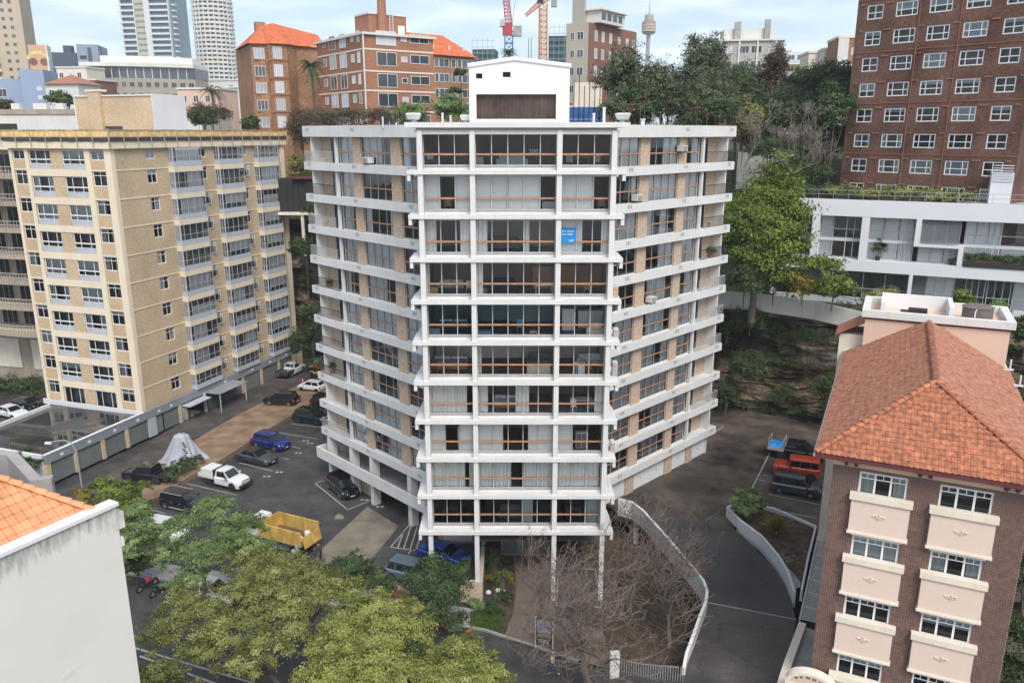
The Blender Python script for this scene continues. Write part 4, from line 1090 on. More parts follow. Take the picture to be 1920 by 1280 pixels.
# ================================================================== YELLOW BRICK BLOCK ON THE LEFT
LA=-18.7
LC=at_y(205,275,86.0)
LCo=(LC.x,LC.y)
def luv(px,py):return uv(px,py,LCo,LA)
def ruv(px,py):return uv(px,py,LCo,LA+90)
B=thing('yellow_brick_flats','ten storey yellow brick block with cream bands and grey-blue bay windows on the left','apartment building',(LC.x,LC.y,0),R(LA))
S_=lambda r:30.5-3.06*r
ZB=2.95
rr=random.Random(3)
ops_l=[];ops_r=[]
LW=[(-13.8,-12.0),(-2.75,-.87)];LBW=[(-11.45,-8.4),(-6.7,-3.6)]
for r in range(10):
 for a,b in LW:
  t=32.55 if r==0 else S_(r-1)-.12
  ops_l.append((a,b,t-(1.0 if r==0 else 1.55),t))
 for a,b in LBW:
  t=32.6 if r==0 else S_(r-1)-.72
  ops_l.append((a,b,S_(r)+.06 if r<9 else ZB+.1,t))
mb=wall_mb(-14.2,0,ZB,32.75,ops_l,.2)
mb.obj('wall','yellowbrick',B)
RW=[(4.96,6.4,'c'),(13.35,14.9,'o'),(21.3,22.8,'o'),(29.1,29.95,'c')]
BAY=[(8.3,13.15),(16.35,21.05),(24.3,28.75)]
for r in range(10):
 for a,b,_ in RW:
  t=32.5 if r==0 else S_(r-1)-.16
  ops_r.append((a,b,t-(.95 if r==0 else 1.45),t))
RZ=R(90)
wall_mb(0,31.2,ZB,32.75,ops_r,.2).obj('wall','yellowbrick',B,(0,0,0),RZ)
mb=MB();mb.quad((-14.2,0,ZB),(-14.2,0,32.75),(-14.2,31.2,32.75),(-14.2,31.2,ZB));mb.quad((0,31.2,ZB),(-14.2,31.2,ZB),(-14.2,31.2,32.75),(0,31.2,32.75))
mb.obj('rear_wall','yellowbrick',B)
mb=MB()
for a,b in((-14.25,-13.85),(-12.0,-11.5),(-3.55,-2.8),(-.84,.06)):MB().box(a,b,-.07,-.003,ZB,32.74).obj('pilaster','cream',B)
MB().box(.003,.07,-.003,.5,ZB,32.74).obj('pilaster','cream',B)
MB().box(.003,.07,30.3,31.25,ZB,32.74).obj('pilaster','cream',B)
for r in range(9):
 z=S_(r)
 MB().box(-11.5,-3.55,-.06,-.003,z-.7,z+.03).obj('floor_band','cream',B)
 MB().box(-13.85,-12.0,-.05,-.003,z-.1,z+.03).obj('string_course','cream',B)
 MB().box(-2.8,-.84,-.05,-.003,z-.1,z+.03).obj('string_course','cream',B)
 for a,b in((.5,8.3),(13.15,16.35),(21.05,24.3),(28.75,30.3)):
  MB().box(.003,.05,a,b,z-.08,z+.05).obj('string_course','cream',B)
MB().box(-14.5,.35,-.35,-.072,32.75,33.5).obj('parapet','cream',B)
MB().box(.072,.35,-.071,31.5,32.75,33.5).obj('parapet','cream',B)
MB().box(-14.5,.071,-.07,31.4,32.75,33.6).obj('roof','concrete',B)
for r in range(10):
 for i,(a,b)in enumerate(LW):
  t=32.55 if r==0 else S_(r-1)-.12;h=1.0 if r==0 else 1.55
  window(B,a,t-h,b-a,h,.1,0,(.5,),(.72,)if r else(),'winwhite',cover=rnd_cover(rr,.4),glass='glass_dark',t=.07,bar=.06)
 for i,(a,b)in enumerate(LBW):
  t=32.6 if r==0 else S_(r-1)-.72;z0=S_(r)+.06 if r<9 else ZB+.1;w,h=b-a,t-z0
  full=(r==9)
  fr=window(B,a,z0,w,h,.1,0,(.3,.75),()if full else((.5,0,1),(.27,0,1)),'winwhite',cover=rnd_cover(rr,.45),glass='glass_dark',t=.08,bar=.07)
  if not full:
   MB().box(.02,w-.02,-.03,.03,.02,h*.24).obj('spandrel','greyblue',fr)
   MB().box(.02,w-.02,-.04,.0,h*.47,h*.53).obj('rail','winwhite',fr)
def rloc(u,d=0.0,z=0.0):return(d,u,z)
for r in range(10):
 for a,b,kind in RW:
  t=32.5 if r==0 else S_(r-1)-.16;h=.95 if r==0 else 1.45
  fr=window(B,a,t-h,b-a,h,.1,RZ,(.5,),(.7,)if r else(),'winwhite',cover=rnd_cover(rr,.3),glass='glass',t=.07,bar=.06)
  if kind=='o' and r and rr.random()<.7:
   s=(b-a)*.48;o=obj('open_sash',frame_mesh(s,h*.92,(),(.7,),'winwhite',.05),fr,((b-a)*.5,-.02,.03));o.rotation_euler=(R(rr.uniform(4,12)),0,R(-rr.uniform(20,45)))
   obj('pane',glass_mesh(s,h*.92,'glass'),o,(0,.03,0))
 for bi,(a,b)in enumerate(BAY):
  zt=32.7 if r==0 else S_(r-1)+.1;zbm=S_(r)+.12 if r<9 else 3.55
  w=b-a;P_=.8
  bay=obj('bay_window',MB().box(0,w,-P_,-.004,0,.12).mesh('bay_window','greyblue'),B,rloc(a,0,zbm),RZ)
  H_=zt-zbm
  band=.62 if r else 0.0
  if band:MB().box(-.02,w+.02,-P_-.03,-.004,H_-band,H_).obj('cream_band','cream',bay)
  MB().box(0,w,-P_,-P_+.05,.122,.55).box(0,.05,-P_+.05,-.004,.122,.55).box(w-.05,w,-P_+.05,-.004,.122,.55).obj('spandrel','greyblue',bay)
  gh=H_-band-.56
  f2=obj('glazing_frame',frame_mesh(w,gh,(.12,.34,.56,.78),(.36,),'winframe',.05,.045),bay,(0,-P_,.552))
  obj('pane',glass_mesh(w,gh,'glass'),f2,(0,.03,0))
  f3=obj('side_frame',frame_mesh(P_-.08,gh,(.5,),(.36,),'winframe',.04,.035),bay,(0.04,-P_+.075,.552),R(90));obj('pane',glass_mesh(P_-.08,gh,'glass'),f3,(0,-.02,0))
  f3=obj('side_frame',frame_mesh(P_-.08,gh,(.5,),(.36,),'winframe',.04,.035),bay,(w,-P_+.075,.552),R(90));obj('pane',glass_mesh(P_-.08,gh,'glass'),f3,(0,.05,0))
  c=rr.random()
  if c<.68:obj('blind',sheet_mesh(w*.82,gh*rr.choice((.95,.95,.6)),'blind'),bay,(w*.14,-P_+.16,.57+(0 if c<.3 else gh*.33)))
  elif c<.85:obj('curtain',pleat_mesh(w*.5,gh*.95,'curtain'),bay,(w*rr.choice((.12,.45)),-P_+.2,.57))
  obj('room',MB().quad((.02,-.02,.1),(w-.02,-.02,.1),(w-.02,-.02,H_-.02),(.02,-.02,H_-.02)).mesh('room','room'),bay)
NT=thing('safety_netting','red and yellow striped safety netting around the roof of the yellow brick block','safety netting',(LC.x,LC.y,0),R(LA))
M['net_yellow']=mat('net_yellow',(.70,.54,.22),.8,.25,5);M['net_red']=mat('net_red',(.60,.30,.18),.8,.25,5);M['net_dark']=mat('net_dark',(.05,.05,.058),.8,.2,3);M['post_green']=mat('post_olive',(.42,.38,.20),.7,.1,3)
def net_run(a,b,horizontal):
 n=int(abs(b-a)/.35);pts=[a+(b-a)*i/n for i in range(n+1)]
 sag=lambda t:.022*math.sin(t*1.7)+.012*math.sin(t*4.3)
 for name,z0,z1,m in(('dark_band',33.51,33.93,'net_dark'),('red_band',33.935,34.05,'net_red'),('yellow_band',34.055,34.5,'net_yellow'),('red_band',34.505,34.68,'net_red')):
  mb=MB()
  for p,q in zip(pts,pts[1:]):
   o1,o2=sag(p),sag(q)
   if horizontal:A,B_=(p,-.46+o1),(q,-.46+o2)
   else:A,B_=(.46+o1,p),(.46+o2,q)
   mb.quad((A[0],A[1],z0+o1*.6),(B_[0],B_[1],z0+o2*.6),(B_[0],B_[1],z1+o2*.6),(A[0],A[1],z1+o1*.6))
  mb.obj(name,m,NT)
 for i in range(int(abs(b-a)/1.95)+1):
  p=a+(b-a)*i/int(abs(b-a)/1.95)
  x,y=(p,-.5)if horizontal else(.5,p)
  MB().box(x-.035,x+.035,y-.035,y+.035,32.85,34.8).obj('post','post_green',NT)
net_run(-14.6,.5,True);net_run(-.4,31.6,False)
MB().box(-14.6,.5,-.52,-.49,34.7,34.74).obj('top_rail','post_green',NT);MB().box(.49,.52,-.5,31.6,34.7,34.74).obj('top_rail','post_green',NT)
hO=Vector((-45.3,104,0));a0,_=uv(142,200,(hO.x,hO.y),LA);b0,_=uv(348,215,(hO.x,hO.y),LA+90)
RH=thing('roof_stair_house','brick roof box with a blank white side standing on the yellow brick block','roof house',(hO.x,hO.y,0),R(LA))
MB().box(a0,0,0,b0,33.7,38.9).obj('brick_wall','yellowbrick',RH)
MB().box(.005,.1,-.05,b0+.05,33.6,39.15).obj('white_side','white_clean',RH)
MB().box(a0-.15,a0-.005,-.1,b0,33.6,39.0).obj('pilaster','white_clean',RH)
MB().box(a0-.2,-.002,-.15,b0+.1,38.905,39.08).obj('coping','white_clean',RH)
cx,_=uv(183,200,(hO.x,hO.y),LA)
MB().box(cx-.9,cx+.9,-.5,-.005,33.7,39.5).obj('chimney','yellowbrick',RH);MB().box(cx-1.2,cx+1.2,-.6,.6,39.505,39.75).obj('chimney_cap','creamtrim',RH)
cx,_=uv(213,232,(hO.x,hO.y),LA);MB().box(cx-1.4,cx+1.4,-.06,-.005,33.8,35.2).obj('door_pair','net_dark',RH)
# ---- garages along the driveway
GZ=3.3
us=[ruv(px,py)[0]for px,py in((77,863),(133,842),(184,818),(229,798),(270,780),(283,776),(297,768),(330,757),(374,735),(448,700),(483,686),(516,672),(543,660),(563,650))]
G=thing('garage_row','long low row of grey roller door garages with a wet flat roof','garages',(LC.x,LC.y,0),R(LA))
u0=us[0]
gl,_=luv(0,800)
GWd=-26
MB().box(.35,.62,u0,31.6,2.55,3.5).obj('fascia','garagegrey',G)
MB().box(.33,.66,u0-.02,-.4,3.502,3.58).obj('coping','white_clean',G)
MB().box(GWd,.32,u0-.25,u0-.02,.3,3.6).obj('end_wall','white_clean',G)
MB().box(-14.4,.34,-.5,-.38,3.0,3.62).obj('flashing','white_clean',G)
M['wetroof']=mat('wet_membrane_roof',(.045,.047,.045),.06,.5,.5,spec=1.0)
nt=M['wetroof'].node_tree;b_=nt.nodes['Principled BSDF'];nn=nt.nodes.new('ShaderNodeTexNoise');nn.inputs['Scale'].default_value=.28;nn.inputs['Detail'].default_value=4
tcn=nt.nodes.new('ShaderNodeTexCoord');nt.links.new(tcn.outputs['Object'],nn.inputs['Vector'])
mr_=nt.nodes.new('ShaderNodeMapRange');mr_.inputs['From Min'].default_value=.48;mr_.inputs['From Max'].default_value=.6;mr_.inputs['To Min'].default_value=.03;mr_.inputs['To Max'].default_value=.55
nt.links.new(nn.outputs['Fac'],mr_.inputs[0]);nt.links.new(mr_.outputs[0],b_.inputs['Roughness'])
def gloc(v):d=v-Vector((LC.x,LC.y,0));c,s=math.cos(R(LA)),math.sin(R(LA));return(d.x*c+d.y*s,-d.x*s+d.y*c)
_wr=[gloc(at_z(-200,868,3.2)),gloc(at_z(-260,1010,3.2)),(.33,u0-.02),(.33,-.52),gloc(at_z(94,759,3.2))]
MB().prism(_wr,2.9,3.2,bottom=False).obj('wet_roof','wetroof',G)
p1=Vector((GWd,u0));
a_=luv(0,792);
LPt=[at_z(-200,866,3.6),at_z(0,793,3.6),at_z(92,757,3.6)]
w=wall_along('roof_parapet',LPt,.25,3.5,'white_clean');tag(w,'white parapet wall on the far side of the wet garage roof','parapet wall')
doors=[(us[0]+.5,us[1]-.25),(us[1]+.25,us[2]-.22),(us[2]+.22,us[3]-.2),(us[3]+.2,us[4]-.1),(us[5]+.1,us[6]),(us[6]+.2,us[7]-.2),(us[9]+.2,us[10]-.2),(us[10]+.2,us[11]-.2),(us[11]+.2,us[12]-.2),(us[8]+.8,us[9]-.2)]
for i,(a,b)in enumerate(doors):
 if b-a<.3:continue
 mb=MB();n=22
 for j in range(n):
  z0=.32+j*2.2/n;mb.quad((.42,a,z0),(.42,b,z0),(.47,b,z0+1.1/n),(.47,a,z0+1.1/n));mb.quad((.47,a,z0+1.1/n),(.47,b,z0+1.1/n),(.42,b,z0+2.2/n),(.42,a,z0+2.2/n))
 mb.obj('roller_door','roller',G)
 MB().box(.6,.64,(a+b)/2-.2,(a+b)/2+.2,2.85,3.1).obj('door_number_plate','winwhite',G)
for i in(1,2,3,7,9,10,11):MB().box(.3,.6,us[i]-.22,us[i]+.22,.3,2.549).obj('brick_pier','yellowbrick',G)
MB().box(.3,.6,us[4]-.05,us[5]+.1,.3,2.549).obj('grey_post','greyblue',G)
MB().box(.3,.6,u0,u0+.5,.3,2.549).obj('brick_pier','yellowbrick',G)
MB().box(.3,.6,us[12]-.2,31.5,.3,2.549).obj('brick_pier','yellowbrick',G)
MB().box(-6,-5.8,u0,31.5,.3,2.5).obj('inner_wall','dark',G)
MB().box(-5.8,.29,us[7]+.3,us[8]-.2,.31,.34).obj('floor','concrete',G)
MB().box(.66,1.9,us[7]+.2,us[8]-.2,2.3,2.42).obj('awning','greyblue',G);
o=MB().box(.66,3.0,us[8]+.1,us[8]+5.6,2.75,2.82).obj('entrance_canopy','galv',G)
for yy in(us[8]+.25,us[8]+5.3):MB().box(2.8,2.88,yy,yy+.1,.3,2.749).obj('canopy_post','winframe',G)
MB().box(.63,.9,us[8]-.2,us[8]+.1,.3,2.74).obj('entry_panel','greyblue',G)
for yy,s in((us[7]+.6,'greyblue'),(us[7]+2.1,'concrete')):
 t=thing('ladder' if s=='greyblue' else 'wheelbarrow','grey board leaning inside the open garage bay' if s=='greyblue' else 'yellow bucket on the floor of the open garage bay','board' if s=='greyblue' else 'bucket',(0,0,0),0)
 q=Vector((LC.x,LC.y,0))+Vector((math.cos(R(LA))*.3-math.sin(R(LA))*yy,math.sin(R(LA))*.3+math.cos(R(LA))*yy,0));t.location=(q.x,q.y,.345)
 if s=='greyblue':
  t.name='leaning_board';o=MB().box(-.6,.6,-.03,.03,0,1.8).obj('board','concrete',t);o.rotation_euler=(R(15),0,R(20))
 else:
  t.name='bucket';MB().cyl((0,0,0),.18,.36,12,r2=.24).obj('pail','net_yellow',t)
  # ================================================================== BEIGE BALCONY BLOCK AT THE FAR LEFT
FO=at_y(-30,300,101)
F_=thing('beige_balcony_flats','weathered beige block with curved balconies behind the left edge of the yellow brick flats','apartment building',(FO.x,FO.y,0),R(-14))
M['beige']=mat('beige_render',(.40,.335,.26),.85,.15,.8,streak=.45,streak_col=(.13,.10,.08))
MB().box(-8,14,2.2,14,0,33.4).obj('wall','beige',F_)
MB().box(-8,14.4,-.3,2.4,32.4,33.5).obj('parapet','creamtrim',F_)
rr=random.Random(5)
for k in range(7):
 z=29.4-3.3*k
 prof=[(-8+22*i/16,-.2-1.3*math.sin(math.pi*i/16)*(1 if k<6 else 1.5))for i in range(17)]
 MB().prism(prof+[(14,2.199),(-8,2.199)],z-.45,z).obj('balcony_slab','beige',F_)
 rl=MB()
 for a,b in zip(prof,prof[1:]):
  for q in(.5,1.02):rl.obox((a[0],a[1]+.1,z+q),(b[0],b[1]+.1,z+q),.04,.04)
  for q in range(3):x=a[0]+(b[0]-a[0])*q/3;y=a[1]+(b[1]-a[1])*q/3+.1;rl.box(x-.015,x+.015,y-.015,y+.015,z+.001,z+1.0)
 rl.obj('balcony_railing','creamtrim',F_)
 for i in range(6):
  x=-7+i*3.5
  window(F_,x,z+.05,2.6,2.4,2.12,0,(.33,.66),(),'winframe',cover=rnd_cover(rr,.5),glass='glass_dark',room=False)
  MB().box(x-.0,x+2.6,2.17,2.19,z+.05,z+2.45).obj('room','dark',F_)
for i in range(3):MB().box(-6+6.5*i,-1.5+6.5*i,2.05,2.195,3.5,7.6).obj('render_panel','creamtrim',F_)
p=at_y(-40,215,150);LB=thing('long_pale_building','long pale flat roofed building with a tan parapet behind the safety netting','building',(p.x,p.y,0),R(-4))
MB().box(0,42,0,12,20,37.6).obj('wall','white_old',LB);MB().box(-.2,42.2,-.2,12,37.61,38.5).obj('parapet','beige',LB)
MB().box(1,7,-.1,-.01,34.9,36.0).obj('window','dark',LB)
for i,px in enumerate((15,27,46,62,92)):
 MB().box(5+i*4.2,6.6+i*4.2+(i%2),2,3,38.5,39.6).obj('chimney_block','white_old',LB)
 # ================================================================== PLUM BRICK BUILDING WITH TILED ROOF (right foreground)
KA=-25.7
KO=at_y(1563,868,37.3)
K=thing('plum_brick_flats','plum brick flats with peach panels and a terracotta hipped roof at the right front','apartment building',(KO.x,KO.y,0),R(KA))
KW=8.6
kwin=[]
rr=random.Random(21)
cols_=[(1.27,3.44),(4.85,7.08)]
rows_=[18.0,14.5,11.0,7.5,4.0]
for a,b in cols_:
 for t in rows_:kwin.append((a,b,t-1.2,t))
wall_mb(0,KW,0,18.2,kwin,.16).obj('wall','mortar',K)
mb=MB();mb.quad((0,0,0),(0,0,18.95),(0,24,18.95),(0,24,0));mb.quad((KW,0,0),(KW,24,0),(KW,24,18.95),(KW,0,18.95))
mb.obj('side_wall','plumbrick',K)
MB().box(-.03,KW+.03,-.06,.2,18.2,18.95).obj('frieze','peach',K)
bw,bh,g=.212,.060,.017
kb=[]
z=18.2-bh-g;row=0
while z>4.5:
 cz=z+bh/2;ex=[]
 for a,b in cols_:
  for t in rows_:
   if t-1.42<cz<t+.03:ex.append((a-.01,b+.01))
   if t-3.2<cz<t-1.34:ex.append((a-.26,b+.26))
 x=-.0-(.115 if row%2 else 0)
 while x<KW:
  p,q=max(x,0),min(x+bw,KW);segs=[(p,q)]
  for e0_,e1_ in ex:segs=[s2 for s1 in segs for s2 in((s1[0],min(s1[1],e0_)),(max(s1[0],e1_),s1[1]))if s2[1]-s2[0]>.025]
  for s1 in segs:kb.append((s1[0],z,s1[1]-s1[0]))
  x+=bw+g
 z-=bh+g;row+=1
full=[k for k in kb if abs(k[2]-bw)<.001];rest=[k for k in kb if abs(k[2]-bw)>=.001]
kb=full[:300]+full[300:]+rest
mb_stuff=MB();brick_me=[]
for v in range(3):
 mb=MB();mb.box(0,bw,-.012-.003*v,.0,0,bh);brick_me.append(mb.mesh('brick',M['plum1']))
for i,(x,z,bw_)in enumerate(kb):
 if i<300:obj('brick',brick_me[i%3],K,(x,-.001,z))
 else:
  d=-.012-.003*rr.randrange(3);n=len(mb_stuff.v)
  mb_stuff.v+=[(x,-.001,z),(x+bw_,-.001,z),(x+bw_,-.001,z+bh),(x,-.001,z+bh),(x,d,z),(x+bw_,d,z),(x+bw_,d,z+bh),(x,d,z+bh)]
  mb_stuff.f+=[tuple(n+q for q in f)for f in((4,5,6,7),(0,1,5,4),(1,2,6,5),(2,3,7,6),(3,0,4,7))];mb_stuff.m+=[0]*5
mb_stuff.obj('brickwork','plum1',K,kind='stuff')
for ri,t in enumerate(rows_):
 for a,b in cols_:
  w,h=b-a,1.2
  cov=rnd_cover(rr,.5)
  fr=window(K,a,t-h,w,h,.05,0,(.333,.667),(),'winwhite',cover=cov,glass='glass_dark',t=.09,bar=.1,rd=1.5)
  mb=MB()
  mb.box(.07,w-.07,.012,.05,h*.70,h*.70+.05)
  for q in range(3):x=w*(q+.5)/3;mb.box(x-.02,x+.02,.012,.05,h*.70+.05,h-.07)
  mb.obj('top_lights','winwhite',fr)
  MB().box(a-.1,b+.1,-.07,-.0135,t-0.0,t+.07).obj('lintel','winwhite',K)if ri else None
  bx=obj('window_box',MB().box(0,w+.5,-.32,-.013,0,1.75).mesh('window_box','peachlight'),K,(a-.25,0,t-h-.2-1.75))
  MB().box(-.1,w+.6,-.42,-.0132,1.752,2.06).obj('ledge','creamtrim',bx);MB().box(-.06,w+.56,-.38,-.0134,-.12,-.002).obj('lower_moulding','creamtrim',bx)
  cxx=(w+.5)/2;mb=MB()
  for s in(-1,1):
   for q,(l,hh)in enumerate(((.30,.09),(.2,.14))):
    mb.obox((cxx+s*.04,-.335,1.0),(cxx+s*l,-.335,1.03+(q*-.05)),.04,hh)
  mb.cyl((cxx,-.30,1.0),.10,-.06,10,axis='y');mb.obox((cxx,-.335,.84),(cxx,-.335,1.16),.05,.05)
  mb.obj('moulded_emblem','peachlight',bx)
OV=.85
MB().box(-OV,KW+OV,-OV,-OV+.1,18.72,18.93).obj('gutter','maroon',K);MB().box(-OV-.1,-OV-.002,-OV,22,18.74,18.93).obj('gutter','leadgrey',K)
MB().box(-OV,KW+OV,-OV+.102,23,18.86,18.93).obj('soffit','creamtrim',K)
for x in(.6,1.05,3.9,4.35,7.5,7.95):MB().box(x-.08,x+.08,-.3,-.062,18.32,18.72).box(x-.08,x+.08,-.6,-.302,18.52,18.82).obj('eave_bracket','maroon',K)
MB().box(-OV+.11,KW+OV-.1,-.5,-.4,18.8,18.859).obj('eave_board','maroon',K)
ZE=18.95;RISE=2.95;HW=KW/2+OV;RL=19.0
apx=(KW/2,-OV+HW,ZE+RISE);rb=(KW/2,RL,ZE+RISE)
e0,e1,e2,e3=(-OV,-OV,ZE),(KW+OV,-OV,ZE),(KW+OV,RL+1,ZE),(-OV,RL+1,ZE)
mb=MB();mb.tri(e0,e1,apx);mb.quad(e1,e2,(KW/2,RL+1,ZE+RISE),apx);mb.quad((KW/2,RL+1,ZE+RISE),e3,e0,apx)
mb.obj('roof','maroon',K)
def tile_field(parent,origin,along,up,inside,n_al,n_up,tw,th,m_part,m_stuff,first,thick=.03,name='roof_tile',lift=.045,side_order=None):
 """tiles in overlapping courses; along and up are unit vectors in the roof plane; inside(a, b) says whether a cell is on the roof"""
 al,upv=Vector(along),Vector(up);nrm=al.cross(upv).normalized();O=Vector(origin)
 if nrm.z<0:nrm=-nrm
 mb=MB();me=None;cnt=0;R_=random.Random(5)
 prof=[(0.0,.012),(.06,.0),(.45,.0),(.62,.03),(.82,.045),(.97,.02)]
 def tile_pts(a,b,jit):
  base=O+al*a+upv*b
  r0=[base+al*(p*tw)+nrm*(h+lift+jit)for p,h in prof]
  r1=[base+upv*(th*1.06)+al*(p*tw)+nrm*(h+.012)for p,h in prof]
  r2=[base+al*(p*tw)+nrm*(h+.004+jit*.4)for p,h in prof]
  return r0,r1,r2
 for j in range(n_up):
  for i in range(n_al):
   a,b=i*tw,j*th
   if not inside(a+tw*.5,b+th*.5):continue
   r0,r1,r2=tile_pts(a,b,R_.uniform(-.006,.008))
   if cnt<first:
    t=MB();k=len(prof);t.v=[tuple(p)for p in r2+r0+r1]
    for q in range(k-1):
     t.f.append((q,q+1,k+q+1,k+q));t.m.append(0);t.f.append((k+q,k+q+1,2*k+q+1,2*k+q));t.m.append(0)
    t.obj(name,m_part,parent);cnt+=1
   else:
    n=len(mb.v);k=len(prof);mb.v+=[tuple(p)for p in r2+r0+r1]
    for q in range(k-1):
     mb.f.append((n+q,n+q+1,n+k+q+1,n+k+q));mb.m.append(0);mb.f.append((n+k+q,n+k+q+1,n+2*k+q+1,n+2*k+q));mb.m.append(0)
 if mb.v:mb.obj('roof_tiles',m_stuff,parent,kind='stuff')
sl=math.hypot(HW,RISE);upf=(0,HW/sl,RISE/sl)
tw,th=.265,.34
tile_field(K,(-OV,-OV,ZE),(1,0,0),upf,lambda a,b:abs(a-HW)<HW*(1-b/sl)-.02,int(2*HW/tw)+1,int(sl/th),tw,th,'tile','tile',300)
tile_field(K,(-OV,RL+1,ZE),(0,-1,0),(HW/sl,0,RISE/sl),lambda a,b:a<(RL+1+OV)-b*HW/sl-.05,int((RL+1+OV)/tw),int(sl/th),tw,th,'tile_side','tile_side',0)
tile_field(K,(KW+OV,-OV,ZE),(0,1,0),(-HW/sl,0,RISE/sl),lambda a,b:a>b*HW/sl+.05,int((RL+1+OV)/tw),int(sl/th),tw,th,'tile_side','tile_side',0)
def ridge_caps(parent,a,b,m,L=.42,r=.15,name='ridge_cap'):
 a,b=Vector(a),Vector(b);n=max(1,int((b-a).length/L));d=(b-a)/n;dn=d.normalized();s=dn.cross(Vector((0,0,1))).normalized();u=s.cross(dn)
 for i in range(n):
  p,q=a+d*i,a+d*(i+1.04);r0,r1=r*1.12,r*.92
  mb=MB();rings=[]
  for c,rr_,lift in((p,r0,.04),(q,r1,.01)):
   rings.append([c+s*(rr_*math.cos(t))+u*(rr_*.8*math.sin(t)+lift)for t in[math.pi*k/6 for k in range(7)]])
  mb.loft(rings,closed=False,caps=False)
  mb.v+=[tuple(x*.25+Vector(p)*.75)if False else tuple(x-u*.05)for x in rings[0]]
  n0=len(mb.v)-7
  for k in range(6):mb.f.append((n0+k,n0+k+1,k+1,k));mb.m.append(0)
  mb.obj(name,m,parent)
ridge_caps(K,(e0[0],e0[1],ZE+.03),(apx[0],apx[1],apx[2]+.03),'tile');ridge_caps(K,(e1[0],e1[1],ZE+.03),(apx[0],apx[1],apx[2]+.03),'tile')
ridge_caps(K,(apx[0],apx[1],apx[2]+.05),(rb[0],rb[1],rb[2]+.05),'tile_side',.38,.17)
# ---- peach stair block behind the ridge, with its white parapet
ko=Vector((KO.x,KO.y,0));ca,sa=math.cos(R(KA)),math.sin(R(KA))
def kw(x,y):return Vector((KO.x+x*ca-y*sa,KO.y+x*sa+y*ca,0))
q0=kw(0,19.6)
ul,zt=uv(1622,600,(q0.x,q0.y),KA);ur,zt2=uv(1897,610,(q0.x,q0.y),KA)
zt=(zt+zt2)/2
PB=thing('peach_stair_block','peach rendered block with a white parapet roof rising behind the terracotta ridge','stair block',(q0.x,q0.y,0),R(KA))
MB().box(ul,ur,0,5.2,3,zt).obj('wall','peach',PB)
MB().box(ul-.05,ur+.05,-.06,-.002,zt-.16,zt-.02).obj('maroon_line','maroon',PB)
mb=MB()
for a,b,c,d in((ul-.25,ur+.25,-.22,.25),(ul-.25,ur+.25,5.0,5.45)):mb.box(a,b,c,d,zt+.001,zt+.5)
mb.box(ul-.25,ul+.25,.251,4.99,zt+.001,zt+.5);mb.box(ur-.25,ur+.25,.251,4.99,zt+.001,zt+.5)
mb.obj('parapet','white_old',PB)
MB().box(ul+.9,ul+1.2,.8,4.6,zt,zt+1.0).box(ul+5.2,ul+5.5,.8,4.6,zt,zt+1.0).box(ul+1.201,ul+5.199,4.3,4.6,zt,zt+1.0).obj('inner_parapet','white_clean',PB)
MB().box(ul+2.2,ul+3.9,1.2,2.0,zt,zt+.35).box(ul+2.7,ul+3.9,1.3,2.0,zt+.351,zt+.55).obj('roof_hatch','plastic',PB)
tx,_=uv(1838,585,(q0.x,q0.y),KA)
p=Vector((q0.x+tx*ca-1.6*sa,q0.y+tx*sa+1.6*ca,zt+.002))
M['tank']=mat('brown_tank',(.165,.125,.115),.6,.1,3,streak=.3)
t=thing('water_tank','round brown water tank standing on the peach block roof','water tank',p)
MB().cyl((0,0,0),.95,1.05,20).obj('body','tank',t);MB().cyl((0,0,1.051),1.02,.12,20,r2=.7).obj('lid','tank',t)
MB().tube([(-.75,-1.0,0),(-.75,-1.0,.9),(-.6,-.85,1.0)],.04).obj('pipe','white_clean',t)
t=thing('small_tiled_porch','small tiled roof corner tucked against the left of the peach block','porch',kw(-1.3,20.5)+Vector((0,0,0)),R(KA))
MB().box(0,1.6,0,3,3,20.2).obj('wall','creamtrim',t)
mb=MB();mb.quad((-.3,-.3,20.1),(1.7,-.3,21.3),(1.7,3.2,21.3),(-.3,3.2,20.1));mb.quad((-.3,-.3,20.05),(-.3,3.2,20.05),(1.7,3.2,21.25),(1.7,-.3,21.25));mb.obj('roof','tile',t)
for a in range(2):
 p=kw(KW+.2+a*.35,14.5-a*2);t=thing('roof_bracket','white roof pipe bracket on the right slope, '+('upper one against the peach wall' if a==0 else 'lower one out on the tiles'),'pipe bracket',(p.x,p.y,20.4-a*.4),R(KA))
 MB().cyl((0,0,0),.05,.6,8).obj('pipe','white_clean',t);MB().box(-.3,.2,-.07,.07,-.08,0).obj('base','white_clean',t)
 # ---- slatted walkway roof beside the plum building, flat roof and named portal
zw=3.4
q=[at_z(1540,975,zw),at_z(1548,985,zw),at_z(1530,1172,zw),at_z(1499,1162,zw)]
SW=thing('slatted_walkway_roof','pale slatted walkway roof squeezed between the planter and the plum brick wall','walkway roof')
n=72
mats_=M['creamtrim']
slat_c=0
a0,a1,b0,b1=q[0],q[3],q[1],q[2]
for i in range(n):
 t_=i/n;p=a0.lerp(a1,t_);r_=b0.lerp(b1,t_)+Vector((.5,-.0,0))
 if i%9==0:MB().obox(p+Vector((0,0,-.08)),r_+Vector((0,0,-.08)),.12,.12).obj('beam','white_old',SW)
 MB().obox(p,r_,.07,.05).obj('slat','white_old',SW)
MB().obox(a0,a1,.09,.14).obj('edge_beam','white_old',SW)
fl=[at_z(1496,1170,4.2),at_z(1532,1182,4.2),at_z(1528,1262,4.2),at_z(1478,1262,4.2)]
o=ground_poly('porch_flat_roof',fl,'concrete',kind=False,thick=.3);tag(o,'grey flat porch roof between the slatted walkway and the named arch','flat roof')
